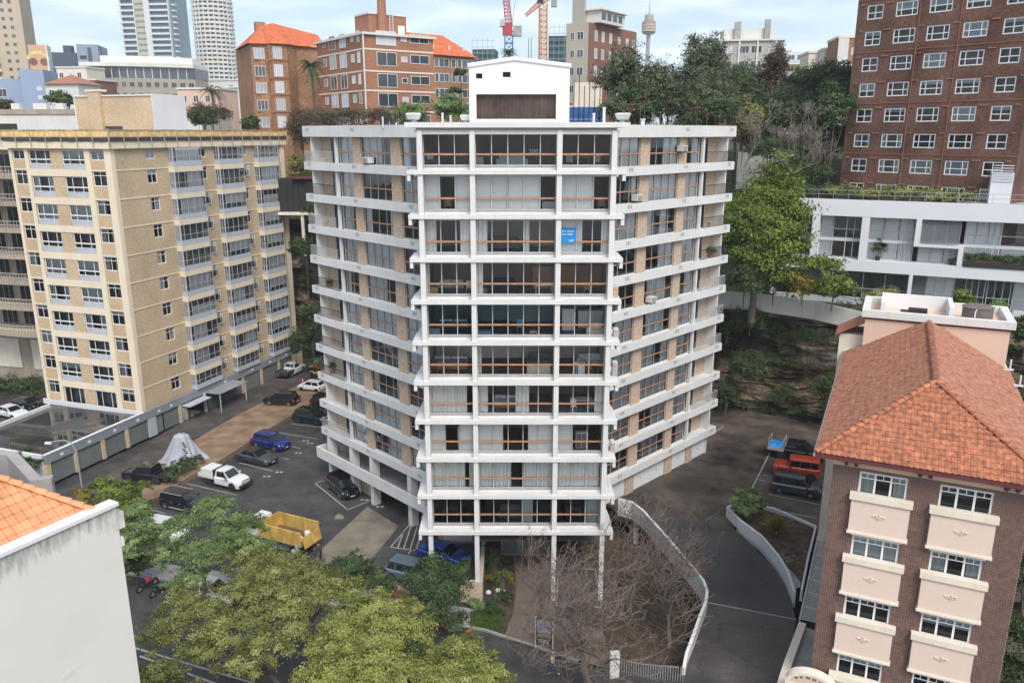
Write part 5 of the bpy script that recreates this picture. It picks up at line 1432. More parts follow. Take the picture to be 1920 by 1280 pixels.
w=wall_along('porch_side_wall',[at_z(1505,1166,4.6),at_z(1478,1240,4.6),at_z(1464,1284,4.6)],.45,4.4,'creamtrim');tag(w,'thick cream wall leading down to the named arch','wall')
AY=36.3
pa=at_y(1519,1288,AY)
AR=thing('named_arch','cream rounded arch with curved lettering and a star over the plum brick entry','entry arch',(pa.x,AY,0),R(KA))
za=pa.z;Rr=1.28
mb=MB();seg=18
outer=[(Rr*math.cos(math.pi*i/seg),Rr*.62*math.sin(math.pi*i/seg))for i in range(seg+1)]
inner=[(x*.84,z*.80)for x,z in outer]
for i in range(seg):
 o0,o1,i0,i1=outer[i],outer[i+1],inner[i],inner[i+1]
 mb.quad((i0[0],0,za+i0[1]),(i1[0],0,za+i1[1]),(o1[0],0,za+o1[1]),(o0[0],0,za+o0[1]))
 mb.quad((o0[0],0,za+o0[1]),(o1[0],0,za+o1[1]),(o1[0],.6,za+o1[1]),(o0[0],.6,za+o0[1]))
mb.box(-Rr,Rr,0,.6,0,za-.001)
mb.obj('arch_frame','creamtrim',AR)
mb=MB();mb.v=[(x,.04,za+z)for x,z in inner];mb.f=[tuple(range(len(inner)))];mb.m=[0];mb.obj('arch_panel','peach',AR)
word='KENMAR'
for i,ch in enumerate(word):
 a=math.pi*(.5+.27-.54*i/(len(word)-1));o=obj('letter',text_mesh(ch,.25,'maroon',.01),AR,(Rr*.66*math.cos(a)-.09,.02,za+Rr*.62*.62*math.sin(a)-.06));o.rotation_euler=(R(90),-(a-math.pi/2),0)
mb=MB()
for i in range(8):
 a=i*math.pi/4;r1=.1 if i%2==0 else.045;b2=a+math.pi/4;r2=.045 if i%2==0 else.1
 mb.tri((0,0,za+.2),(r1*math.cos(a),0,za+.2+r1*math.sin(a)),(r2*math.cos(b2),0,za+.2+r2*math.sin(b2)))
mb.obj('star_emblem','maroon',AR,(0,.02,0))
# ================================================================== WHITE WALLED HOUSE WITH ORANGE ROOF (left foreground)
WA_=61.4
WO=at_y(217,948,27.0)
H_=thing('white_wall_house','blank weathered white gable wall with an orange tiled roof at the left front','house',(WO.x,WO.y,0),R(WA_))
def stained_wall():
 m,nt,b=new_mat('mould_streaked_white');N,L=nt.nodes,nt.links
 tcn=N.new('ShaderNodeTexCoord');sp=N.new('ShaderNodeSeparateXYZ');L.new(tcn.outputs['Object'],sp.inputs[0])
 mp=N.new('ShaderNodeMapping');mp.inputs['Scale'].default_value=(3.0,3.0,.7);L.new(tcn.outputs['Object'],mp.inputs[0])
 n1=N.new('ShaderNodeTexNoise');n1.inputs['Scale'].default_value=1.3;n1.inputs['Detail'].default_value=8;n1.inputs['Roughness'].default_value=.65;L.new(mp.outputs[0],n1.inputs['Vector'])
 mr=N.new('ShaderNodeMapRange');mr.inputs['From Min'].default_value=WO.z-1.9;mr.inputs['From Max'].default_value=WO.z-.2;mr.inputs['To Min'].default_value=-.34;mr.inputs['To Max'].default_value=.22
 L.new(sp.outputs[2],mr.inputs[0]);ad=N.new('ShaderNodeMath');ad.operation='ADD';L.new(mr.outputs[0],ad.inputs[0]);L.new(n1.outputs['Fac'],ad.inputs[1])
 m2=N.new('ShaderNodeMapRange');m2.inputs['From Min'].default_value=.52;m2.inputs['From Max'].default_value=.86;m2.inputs['To Max'].default_value=.8;L.new(ad.outputs[0],m2.inputs[0])
 n2=N.new('ShaderNodeTexNoise');n2.inputs['Scale'].default_value=.5;n2.inputs['Detail'].default_value=5;L.new(tcn.outputs['Object'],n2.inputs['Vector'])
 mx0=N.new('ShaderNodeMixRGB');mx0.inputs['Color1'].default_value=(.61,.59,.53,1);mx0.inputs['Color2'].default_value=(.72,.70,.64,1);L.new(n2.outputs['Fac'],mx0.inputs['Fac'])
 mx=N.new('ShaderNodeMixRGB');mx.inputs['Color2'].default_value=(.10,.10,.085,1);L.new(mx0.outputs[0],mx.inputs['Color1']);L.new(m2.outputs[0],mx.inputs['Fac'])
 L.new(mx.outputs[0],b.inputs['Base Color']);b.inputs['Roughness'].default_value=.85
 bp=N.new('ShaderNodeBump');bp.inputs['Strength'].default_value=.12;bp.inputs['Distance'].default_value=.03;L.new(n1.outputs['Fac'],bp.inputs['Height']);L.new(bp.outputs[0],b.inputs['Normal'])
 return m
M['mould']=stained_wall()
zT=WO.z
MB().box(-26,0,0,.35,0,zT).obj('gable_wall','mould',H_)
MB().box(-26,.08,-.08,.45,zT+.001,zT+.14).obj('coping','white_clean',H_)
MB().box(.001,.3,.05,.6,zT-1.0,zT-.35).obj('corbel','mould',H_);MB().box(.001,.16,.02,.35,zT-1.7,zT-1.35).obj('vent_box','white_clean',H_)
MB().box(-.35,-.002,.352,12,0,zT-.7).obj('street_wall','white_old',H_)
for u_,z_ in((-5.6,-3.4),(-2.9,-5.6),(-8.2,-7.5)):MB().box(u_,u_+.55,-.012,-.001,zT+z_,zT+z_+.16).box(u_+.1,u_+.8,-.009,-.002,zT+z_+.161,zT+z_+.22).obj('plaster_patch','white_old',H_)
ph_=R(40);th_=.36;twd=.30
up=(0,math.cos(ph_),math.sin(ph_));z0r=zT-.05
mb=MB();hk=9.0
mb.quad((-26,.4,z0r),(-.7,.4,z0r),(-.7-hk,.4+hk,z0r+hk*math.tan(ph_)),(-26,.4+hk,z0r+hk*math.tan(ph_)));mb.tri((-.7,.4,z0r),(-.7,.4+hk,z0r-.3),(-.7-hk,.4+hk,z0r+hk*math.tan(ph_)));mb.obj('roof','tile_orange',H_)
tile_field(H_,(-.7,.4,z0r+.02),(-1,0,0),up,lambda a,b:a>b*math.cos(ph_)-.05 and a<12,42,18,twd,th_,'tile_orange','tile_orange',300)
ridge_caps(H_,(-.65,.35,z0r+.05),(-.7-hk,.4+hk,z0r+hk*math.tan(ph_)+.05),'tile_orange',.42,.15)
mb=MB()
c0,c1=at_z(8,852,20.3),at_z(62,905,20.3)
w=wall_along('grey_roof_coping',[at_z(-10,846,20.5),at_z(22,850,20.5),at_z(66,897,20.4),at_z(98,893,20.4)],.45,3.0,'leadgrey');tag(w,'grey capped parapet step beyond the orange hip tiles','parapet wall')
# ================================================================== WHITE MODERN FLATS ABOVE THE CLIFF
MA=-25.7
MO=at_y(1480,372,95)
mo=(MO.x,MO.y)
def muv(px,py):return uv(px,py,mo,MA)
MF=thing('white_modern_flats','long white modern flats with glass bays above the cliff garden on the right','apartment building',(MO.x,MO.y,0),R(MA))
zF1,zF0=muv(1600,375)[1],muv(1600,406)[1];zM=muv(1600,452)[1];zS1=muv(1600,487)[1];zS0=muv(1600,508)[1];zL=zS0-3.4
ue=46
M['white_cool']=mat('white_cool_render',(.66,.665,.68),.7,.03,.6)
MB().box(-1,ue,0,.5,zF0,zF1).obj('fascia','white_cool',MF);MB().box(-1,ue,.51,14,zF1-.5,zF1-.05).obj('roof','concrete',MF)
MB().box(-1,ue,0,2.4,zS0,zS1).obj('slab_band','white_cool',MF)
MB().box(-1,ue,5.5,5.8,zL,zF0).obj('inner_wall','room',MF)
MB().box(-1,ue,1.5,5.5,zM-.15,zM+.1).obj('mid_floor','white_cool',MF)
MB().box(-1.3,-1.002,0,14,zL,zF1).obj('end_wall','white_cool',MF)
cx_=[muv(px,450)[0]for px in(1527,1620,1719,1800,1920)]
for x in cx_[:2]:MB().box(x-.42,x+.42,.02,1.6,zS1+.001,zF0-.001).obj('fin_column','white_cool',MF)
x=cx_[2];MB().box(x-.25,x+.3,-.02,1.6,zM-.25,zF0-.001).box(x+.301,cx_[3]+.5,-.02,1.6,zM-.25,zM+.05).box(cx_[3],cx_[3]+.5,-.02,1.6,zS1+.001,zM-.251).obj('white_frame','white_cool',MF)
bays=[(-1,cx_[0]-.42,1),(cx_[0]+.42,cx_[1]-.42,0),(cx_[1]+.42,cx_[2]-.25,0),(cx_[2]+.3,cx_[3],2),(cx_[3]+.5,cx_[4]-2,0),(cx_[4]-2,cx_[4]+8,0)]
rr=random.Random(9)
for bi,(a,b,kind)in enumerate(bays):
 w=b-a
 for z0_,z1_,low in((zS1+.02,zM-.16,1),(zM+.11,zF0-.02,0)):
  if kind==2 and not low:
   lv=obj('louvre_screen',frame_mesh(w,z1_-z0_,(.333,.667),(.5,),'garagegrey',.08,.06),MF,(a,.35,z0_))
   for q in range(26):
    if q%13==0:continue
    MB().box(.05,w-.05,.03,.09,q*(z1_-z0_)/26,q*(z1_-z0_)/26+.05).obj('slat','garagegrey',lv)
   continue
  cov=[]if kind==1 else[('blind',.02,.3,.03,.97),('blind',.34,.64,.03,.97),('blind',.67,.97,.03,.97)][:(3 if bi in(2,3,4)else rr.choice((0,1)))]
  window(MF,a,z0_,w,z1_-z0_,1.5,0,(.32,.64,.82),(.4,)if not low else(),'winframe',cover=cov,glass='glass_dark' if kind==1 else 'glass',t=.08,bar=.09,room=False)
xs_=[muv(px,540)[0]for px in(1627,1702,1709,1737,1791,1812,1850,1900,1960)]
for a,b,g_,fmn in((xs_[0]-3,xs_[1],'glass_dark','winframe'),(xs_[3],xs_[4],'glass','winframe'),(xs_[5],xs_[6],'glass_dark','winframe'),(xs_[6]+.2,xs_[7],'glass_dark','winframe'),(xs_[7]+.2,xs_[8]+4,'glass','winframe')):
 window(MF,a,zL,b-a,zS0-zL-.02,1.5,0,(.33,.66),(.35,),fmn,cover=[('blind',.02,.98,.03,.97)]if g_=='glass' else[],glass=g_,t=.08,bar=.08,room=False)
MB().box(xs_[1],xs_[2],0,1.6,zL,zS0-.001).obj('fin_column','white_cool',MF)
mb=obj('louvre_screen',frame_mesh(xs_[3]-xs_[2],zS0-zL-.02,(),(),'garagegrey',.06),MF,(xs_[2],1.2,zL))
for q in range(22):MB().box(.04,xs_[3]-xs_[2]-.04,.02,.08,.1+q*.15,.16+q*.15).obj('slat','garagegrey',mb)
MB().box(-1,ue,1.48,1.499,zL-3,zL).obj('base_wall','white_cool',MF)
rt=MB()
for z in(.55,1.05):rt.box(0,ue-2,.2,.24,zF1+z,zF1+z+.045)
for i in range(28):rt.box(i*1.6,i*1.6+.04,.245,.28,zF1-.02,zF1+1.09)
rt.obj('roof_railing','galv',MF)
u1,z1_=muv(1857,372);u2,z2_=muv(1907,326)
t=thing('roof_plant_box','white louvred plant box on the roof of the white modern flats','plant box',(MO.x,MO.y,0),R(MA))
MB().box(u1,u2,2.0,4.5,zF1-.04,zF1+.5+(z2_-z1_)*1.05).obj('casing','white_cool',t)
for q in range(7):MB().box(u1+.1,u2-.1,1.93,1.995,zF1+2.3+q*.28,zF1+2.4+q*.28).obj('louvre','winframe',t)
gp=[at_z(1345,546,17.2),at_z(1420,550,17.1),at_z(1530,566,16.8),at_z(1650,592,16.4),at_z(1760,615,16.2)]
w=wall_along('garden_wall',gp,.35,1.9,'white_old');tag(w,'long weathered white wall running along the cliff top below the modern flats','garden wall')
ft=thing('garden_fence','thin black bar fence above the white cliff top wall','fence')
gpr=resample([p+Vector((.3,.9,0))for p in gp[:4]],150);mb=MB()
for i,p in enumerate(gpr):MB().box(p.x-.015,p.x+.015,p.y-.015,p.y+.015,p.z-.3,p.z+1.0).obj('bar','iron',ft)
mb=MB()
for a,b in zip(gpr[::10],gpr[10::10]+[gpr[-1]]):mb.obox(a+Vector((0,0,1.0)),b+Vector((0,0,1.0)),.04,.05)
mb.obj('top_rail','iron',ft)
# ================================================================== DARK RED BRICK TOWER BLOCK (right background)
M['farred']=mat('dull_red_trim',(.26,.105,.07),.8,.15,2)
QA=-50.8
QO=at_y(1576,330,103)
qo=(QO.x,QO.y)
Q=thing('dark_red_brick_block','tall dark red brick block with white sash windows at the upper right','apartment building',(QO.x,QO.y,0),R(QA))
def quv(px,py):return uv(px,py,qo,QA)
yc=[10.0,58,110,162.5,213.5,264,313]
zc_=[quv(1745,y)[1]for y in yc]
cw_=[(quv(a,160)[0],quv(b,160)[0])for a,b in((1612,1641),(1664,1704),(1725,1767),(1791.5,1837),(1865,1904))]
pit=(zc_[0]-zc_[-1])/6
zall=[zc_[-1]+pit*i for i in range(-1,11)]
QWd=quv(1903,330)[0]
opq=[(a,b,z-.85,z+.75)for a,b in cw_ for z in zall]
wall_mb(0,QWd,20,zall[-1]+3,opq,.14).obj('wall','redbrick',Q)
wall_mb(0,20,20,zall[-1]+3,[],.1).obj('side_wall','redbrick',Q,(QWd,0,0),R(90))
MB().quad((0,0,20),(0,0,zall[-1]+3),(0,20,zall[-1]+3),(0,20,20)).obj('side_wall','redbrick',Q)
MB().box(0,QWd,.3,20,zall[-1]+2.8,zall[-1]+2.95).obj('roof','concrete',Q)
for ri,z in enumerate(zall):
 for ci,(a,b)in enumerate(cw_):
  wide=ci in(1,2,3)
  window(Q,a,z-.85,b-a,1.6,.04,0,(.25,.75)if wide else(.5,),(.45,),'winwhite',cover=rnd_cover(rr,.6),glass='glass_dark',t=.12,bar=.09,rd=1.0)
  for x in(a-.75,b+.35):
   MB().box(x,x+.4,-.09,-.002,z+.78,z+.92).obj('air_vent','orangebrick',Q)
 if ri%2==1:MB().box(.01,QWd-.01,-.05,-.002,z+1.3,z+1.42).obj('string_course','farred',Q)
for px in(1714,1791):
 u_,_=quv(px,120);MB().box(u_-.05,u_+.05,-.14,-.052,21,zall[-1]+2.9).obj('downpipe','farred',Q)
 # ================================================================== CITY AND FLATS BEHIND
M['fglass']=mat('far_window_glass',(.07,.085,.10),.12,.3,.5,spec=.8,objvar=.5)
M['fglass_l']=mat('far_window_light',(.50,.53,.55),.4,.2,.5,objvar=.25)
def far_win(w,h,fm,nx=2,gm='fglass'):
 key=('fw',round(w,2),round(h,2),fm,nx,gm)
 if key in _tmpl:return _tmpl[key]
 mb=MB();t=.07
 mb.box(0,w,-.04,.02,0,t,0).box(0,w,-.04,.02,h-t,h,0).box(0,t,-.04,.02,t,h-t,0).box(w-t,w,-.04,.02,t,h-t,0)
 for i in range(1,nx):mb.box(w*i/nx-.03,w*i/nx+.03,-.035,.015,t,h-t,0)
 mb.quad((t,0,t),(w-t,0,t),(w-t,0,h-t),(t,0,h-t),1)
 me=mb.mesh('window',[fm,gm]);_tmpl[key]=me;return me
def block(name,label,cat,px,py,Y,ang,W,D,z0,z1,wm,group=None):
 """px,py: where the top left front corner shows"""
 p=at_y(px,py,Y);z1=p.z if z1 is None else z1
 t=thing(name,label,cat,(p.x,Y,0),R(ang),group)
 MB().box(0,W,0,D,z0,z1).obj('wall',wm,t)
 return t,p,z1
def win_rows(t,us,zs,w,h,fm='winwhite',nx=2,face='f',W=0,rr=random.Random(1),light=.35,y=0):
 for z in zs:
  for u in us:
   me=far_win(w,h,fm,nx,'fglass_l' if rr.random()<light else 'fglass')
   if face=='f':obj('window',me,t,(u,y-.02,z))
   elif face=='r':obj('window',me,t,(W+.02+y,u,z),R(90))
   else:obj('window',me,t,(-.02-y,u+w,z),R(-90))
def pxw(O,a,*ps):return[uv(p[0],p[1],O,a)for p in ps]
bO=at_y(681,60,126);ba_r=36;bL=76
o2=(bO.x,bO.y)
wr=uv(812,72,o2,ba_r)[0];
BB=thing('orange_brick_flats','flat roofed orange brick flats with white floor lines, corner towards the white tower','apartment building',(bO.x,bO.y,0),R(ba_r))
dl=abs(uv(594,88,o2,ba_r+90)[0]);zt=bO.z
MB().box(0,wr,0,dl,22,zt-.35).obj('wall','orangebrick',BB)
MB().box(-.4,wr+.4,-.4,dl+.4,zt-.34,zt).obj('roof_edge','white_old',BB)
ys=[(118+40*0.9*i)for i in range(5)]
zl=[uv(745,y,o2,ba_r)[1]for y in(97,137,173,211)]
for i,z in enumerate(zl):
 MB().box(-.06,wr+.02,-.06,-.003,z,z+.22).obj('floor_line','creamtrim',BB);MB().box(-.06,-.003,-.06,dl,z,z+.22).obj('floor_line','creamtrim',BB)
fp=(zl[0]-zl[-1])/3
g1=pxw(o2,ba_r,(706,100),(743,100),(752,100),(763,100),(769,100),(804,100))
zz=[zl[0]+.75+0*fp]+[zl[i]-fp+.75 for i in range(4)]
rr=random.Random(4)
zz=[zl[0]+.8]+[z-fp+.8 for z in zl]
for z in zz:
 for(a,b,nx,h,dz)in((g1[0][0],g1[1][0],2,2.0,0),(g1[2][0],g1[3][0],1,.8,.7),(g1[4][0],g1[5][0],2,1.3,.55)):
  obj('window',far_win(b-a,h,'winwhite',nx,'fglass_l' if rr.random()<.35 else 'fglass'),BB,(a,-.02,z+dz))
 for u,w,h,dz in((1.4,.9,1.6,.4),(3.4,1.1,1.2,.6),(6.3,2.4,2.1,.0),(10.2,2.4,2.1,0),(14.0,1.2,1.2,.6),(16.5,1.2,1.6,.3)):
  if u+w<dl:obj('window',far_win(w,h,'winwhite',2,'fglass_l' if rr.random()<.6 else 'fglass'),BB,(-.02,u+w,z+dz),R(-90))
MB().box(-.3,-.1,-.3,-.1,22,zt-.4).obj('downpipe','white_old',BB)
p=at_y(692,62,134);rt=thing('brick_lift_tower','brick lift tower with a tall round chimney and white ladder on the flat roofed flats','lift tower',(p.x,134,0),R(ba_r))
hw=uv(762,60,(p.x,134),ba_r)[0];zt2=at_y(725,26,134).z
MB().box(0,hw,0,5,zt-.2,zt2).obj('wall','orangebrick',rt);MB().box(-.15,hw+.15,-.15,5,zt2+.002,zt2+.25).obj('roof_edge','white_old',rt)
cxx=uv(713,40,(p.x,134),ba_r)[0];MB().cyl((cxx,-.6,zt-.2),.75,12,14,r2=.62).obj('chimney','orangebrick',rt)
lx=uv(732,40,(p.x,134),ba_r)[0];mb=MB()
for s in(-.3,.3):mb.box(lx+s-.04,lx+s+.04,-.3,-.24,zt-.2,zt2+1.4)
for i in range(14):mb.box(lx-.26,lx+.26,-.29,-.25,zt+i*.42,zt+i*.42+.06)
mb.obj('ladder','white_clean',rt);MB().box(lx+1.3,lx+2.5,-.08,-.01,zt-.2,zt+2.2).obj('door','white_clean',rt)
def hip_roof(t,x0,x1,y0,y1,z0,h,m,inset=None,name='roof'):
 i=min(x1-x0,y1-y0)/2 if inset is None else inset
 mb=MB();a,b,c,d=(x0,y0,z0),(x1,y0,z0),(x1,y1,z0),(x0,y1,z0)
 if x1-x0>=y1-y0:r0,r1=(x0+i,(y0+y1)/2,z0+h),(x1-i,(y0+y1)/2,z0+h);mb.quad(a,b,r1,r0);mb.tri(b,c,r1);mb.quad(c,d,r0,r1);mb.tri(d,a,r0)
 else:r0,r1=((x0+x1)/2,y0+i,z0+h),((x0+x1)/2,y1-i,z0+h);mb.tri(a,b,r0);mb.quad(b,c,r1,r0);mb.tri(c,d,r1);mb.quad(d,a,r0,r1)
 mb.quad(d,c,b,a)
 return mb.obj(name,m,t)
def tile_rows_mat(base):
 m,nt,b=new_mat('far_tile_courses');N,L=nt.nodes,nt.links
 tcn=N.new('ShaderNodeTexCoord');sp=N.new('ShaderNodeSeparateXYZ');L.new(tcn.outputs['Object'],sp.inputs[0])
 w=N.new('ShaderNodeTexWave');w.bands_direction='Z';w.inputs['Scale'].default_value=1.6;w.inputs['Distortion'].default_value=.4;w.wave_profile='SAW'
 L.new(tcn.outputs['Object'],w.inputs['Vector'])
 n=N.new('ShaderNodeTexNoise');n.inputs['Scale'].default_value=1.2;n.inputs['Detail'].default_value=5;L.new(tcn.outputs['Object'],n.inputs['Vector'])
 mr=N.new('ShaderNodeMapRange');mr.inputs['To Min'].default_value=.68;mr.inputs['To Max'].default_value=1.1;L.new(w.outputs['Fac'],mr.inputs[0])
 m2=N.new('ShaderNodeMapRange');m2.inputs['From Min'].default_value=.3;m2.inputs['From Max'].default_value=.7;m2.inputs['To Min'].default_value=.8;m2.inputs['To Max'].default_value=1.15;L.new(n.outputs['Fac'],m2.inputs[0])
 mm=N.new('ShaderNodeMath');mm.operation='MULTIPLY';L.new(mr.outputs[0],mm.inputs[0]);L.new(m2.outputs[0],mm.inputs[1])
 rgb=N.new('ShaderNodeRGB');rgb.outputs[0].default_value=lin(base);vm=N.new('ShaderNodeVectorMath');vm.operation='SCALE';L.new(rgb.outputs[0],vm.inputs[0]);L.new(mm.outputs[0],vm.inputs['Scale']);L.new(vm.outputs[0],b.inputs['Base Color'])
 b.inputs['Roughness'].default_value=.85;bp=N.new('ShaderNodeBump');bp.inputs['Strength'].default_value=.5;bp.inputs['Distance'].default_value=.08;L.new(w.outputs['Fac'],bp.inputs['Height']);L.new(bp.outputs[0],b.inputs['Normal'])
 return m
M['farroof']=tile_rows_mat((.60,.155,.06))
aO=at_y(470,100,140);AA=thing('clinker_brick_flats','mottled brick flats with a bright orange hipped roof left of the flat roofed flats','apartment building',(aO.x,aO.y,0),R(28))
oa=(aO.x,aO.y)
xw=[uv(px,150,oa,28)[0]for px in(478,498,512,535,566,576,600)]
zr=[uv(520,y,oa,28)[1]for y in(97,130,161,193,225)]
zE=uv(520,92,oa,28)[1]+.6
poly=[(0,0),(xw[1]+.3,-.6),(xw[2]-.4,-1.8),(xw[3]+.2,-1.8),(xw[3]+2.2,.2),(xw[6]+1.5,.6),(xw[6]+1.5,14),(0,14)]
MB().prism(poly,20,zE).obj('wall','orangebrick2',AA)
mb=MB();cxp=[(3.2,6,zE+3.6),(xw[3]-.5,4.6,zE+4.0),(xw[6]+1.5,5.5,zE+2.6)]
ev=[(x+(-.5 if x<1 else 0),y-.5,zE)for x,y in poly[:6]]
mb.tri(ev[0],ev[1],cxp[0]);mb.tri(ev[1],ev[2],cxp[0]);mb.quad(ev[2],ev[3],cxp[1],cxp[0]);mb.tri(ev[3],ev[4],cxp[1]);mb.quad(ev[4],ev[5],cxp[2],cxp[1]);mb.tri(ev[0],cxp[0],(-.5,12,zE));mb.quad(cxp[0],cxp[1],(xw[3],14,zE),(-.5,12,zE));mb.quad(cxp[1],cxp[2],(xw[6]+1.5,14,zE),(xw[3],14,zE))
mb.obj('roof','farroof',AA);MB().box(2.2,3.9,5.5,6.8,zE+1,zE+4.2).obj('chimney','orangebrick2',AA)
for i,z in enumerate(zr):
 h=1.7
 obj('window',far_win(xw[1]-xw[0],h,'winwhite',3,'fglass' if i%2 else 'fglass_l'),AA,(xw[0],-.55,z-1.3))
 obj('window',far_win(xw[3]-xw[2]-.6,h+.2,'winwhite',4,'fglass_l'),AA,(xw[2]-.1,-1.85,z-1.3))
 obj('window',far_win(1.0,1.1,'winwhite',1),AA,(xw[4],.30,z-.9),R(8))
 obj('window',far_win(2.0,1.6,'winwhite',2),AA,(xw[6]-1.5,.42,z-1.6),R(4))
 MB().box(0,xw[3]+.4,-1.92,-1.84,z-1.6,z-1.42).obj('string_course','orangebrick',AA)
MB().box(xw[1]+.5,xw[1]+.75,-1.6,-1.3,20,zE).obj('downpipe','orangebrick',AA)
cO=at_y(806,100,150);oc=(cO.x,cO.y);ca_=14
wC=uv(888,110,oc,40)[0];zE=uv(812,103,oc,40)[1]
CC=thing('tiled_brick_flats','brick flats with a long orange tiled roof just left of the white plant room','apartment building',(cO.x,cO.y,0),R(40))
MB().box(-3,wC,0,12,20,zE).obj('wall','orangebrick2',CC)
hip_roof(CC,-8,wC+.5,-.6,12.6,zE,4.2,'farroof',3.2)
for y_ in(118,146,174,200):
 z=uv(840,y_,oc,40)[1]
 for px,w in((819,.8),(833,2.2),(851,.9),(862,.9),(876,2.4)):
  u=uv(px,150,oc,40)[0];obj('window',far_win(w,1.5,'winwhite',2 if w>1 else 1),CC,(u-w/2,-.02,z-.8))
for px in(820,850,877):u=uv(px,90,oc,40)[0];MB().box(u-.12,u+.12,1.2,1.45,zE+.3,zE+1.9).obj('roof_vent','white_clean',CC)
dO=at_y(1062,45,170);od=(dO.x,dO.y);DA=-36
wl=uv(1104,40,od,DA)[0];zt=dO.z
rdl=abs(uv(1192,62,(dO.x+wl*math.cos(R(DA)),dO.y+wl*math.sin(R(DA))),DA+90)[0])
DD=thing('beige_front_brick_block','tall block with a beige end and a long red brick side behind the trees','apartment building',(dO.x,dO.y,0),R(DA))
MB().box(0,wl,0,.5,25,zt).obj('beige_front',mat('beige_far',(.46,.41,.33),.8,.06,.5),DD)
MB().box(0,wl,.501,rdl,25,zt-.05).obj('wall','orangebrick',DD)
M['farredbrick']=brick_mat('far_red_brick',(.27,.12,.08),(.22,.10,.07),(.25,.15,.12))
rdl=abs(uv(1192,62,(dO.x+wl*math.cos(R(DA)),dO.y+wl*math.sin(R(DA))),DA+90)[0])
MB().box(wl+.005,wl+.25,.0,rdl,25,zt-.2).obj('brick_side','farredbrick',DD)
for r_ in range(7):
 z=zt-3.2-3.35*r_
 for u in(1.0,2.6,7.6):
  if u+1.2<wl:obj('window',far_win(1.5 if u==2.6 else 1.0,1.5,'winwhite',2),DD,(u,-.02,z))
 for u in[rdl*q for q in(.1,.24,.4,.58,.76,.9)]:obj('window',far_win(1.1,2.0 if u<9 else 1.6,'winwhite',1,'fglass_l'),DD,(wl+.27,u,z-.2),R(90))
MB().box(wl*.45,wl+1.5,2,12,zt+.001,zt+2.3).obj('roof_pavilion','white_old',DD);MB().box(wl*.4,wl+2,1.5,12.5,zt+2.301,zt+2.6).obj('pavilion_roof','creamtrim',DD)
MB().box(.6,3.4,1.2,1.95,zt+.1,zt+4.6).obj('stair_box',mat('beige_far2',(.40,.37,.33),.8,.1,.5),DD)
for u in range(4):MB().box(wl+1.505,wl+1.55,2.4+u*2.3,4+u*2.3,zt+.6,zt+1.9).obj('window','fglass',DD)
t,p,_=block('cream_low_building','plain cream stepped building behind the plant room','building',1077,155,150,-10,5,8,25,None,'creamtrim');
MB().box(-3,-.01,-.5,8,25,p.z-4).obj('lower_wall','creamtrim',t);MB().box(5.01,6.8,0,8,25,p.z-1).obj('brick_end','farredbrick',t)
M['bluenet']=mat('blue_netting',(.03,.13,.36),.7,.35,2,streak=.4,streak_col=(.02,.03,.08))
t=thing('blue_construction_netting','blue netting hung on scaffold poles to the right of the plant room','construction netting',(0,0,0))
a,b=at_y(1066,200,112),at_y(1134,196,112)
for i in range(7):
 x0,x1=a.x+(b.x-a.x)*i/7,a.x+(b.x-a.x)*(i+1)/7
 for j in range(3):MB().box(x0+.02,x1-.02,112+.03*((i+j)%2),112.1,33.0+j*1.6,34.55+j*1.6).obj('net_panel','bluenet',t)
 MB().box(x0-.05,x0+.05,111.8,111.9,33,40.5+(i%3)*.8).obj('scaffold_pole','iron',t)
p=at_y(1214,110,1100);t=thing('city_tower','slim tower with a stacked golden turret and a thin spire on the skyline','tower',(p.x,1100,0))
def zy(y,Y=1100):return at_y(1214,y,Y).z
M['turret']=mat('turret_gold',(.52,.42,.25),.5,.08,.05);M['turretr']=mat('turret_band',(.45,.22,.18),.5,.08,.05)
MB().cyl((0,0,20),3.0,zy(64)-20,10,r2=2.6).obj('shaft','concrete',t)
zz=[zy(y)for y in(65,60,55,50,45,40,36,32,28)];rad=[5.5,9.2,9.2,9.2,8.8,6.0,5.8,5.6,4.6]
for i in range(8):
 MB().cyl((0,0,zz[i]+.01),rad[i],(zz[i+1]-zz[i])*.62,20,r2=rad[i+1]if i in(0,)else rad[i]).obj('turret_level','turretr' if i in(4,5)else 'turret',t)
 MB().cyl((0,0,zz[i]+(zz[i+1]-zz[i])*.62+.02),rad[i]*.93,(zz[i+1]-zz[i])*.37,20).obj('turret_windows','concrete',t)
MB().cyl((0,0,zz[-1]),.8,zy(2)-zz[-1],6,r2=.2).obj('spire','concrete',t)
t,p,zt=block('grey_brown_block','block with a pale grey top and brown brick base between the dark trees','apartment building',1350,78,190,-8,14,14,28,None,mat('grey_brown_wall',(.42,.39,.35),.8,.06,.4))
wv=uv(1413,90,(p.x,190),-8)[0]
t.scale=(1,1,1)
MB().box(-.1,14.1,-.12,-.005,28,zt-6.8).obj('brown_base','farredbrick',t);MB().box(-.3,14.3,-.4,14.2,zt+.001,zt+.35).obj('cornice','white_old',t)
win_rows(t,[.5,4.2,7.0,10.8],[zt-2.6-3.2*i for i in range(6)],2.3,1.6,'winwhite',3)
MB().box(1,12,2,10,zt+.36,zt+2.8).obj('roof_house','white_old',t);MB().box(3.2,4.6,1.0,1.9,zt+.36,zt+4.2).box(9.8,11,1.0,1.9,zt+.36,zt+4.6).obj('chimney','concrete',t)
for i in range(4):MB().box(i*4+.1,i*4+.5,-.3,-.13,zt-6.8,zt).obj('pilaster','white_old',t)
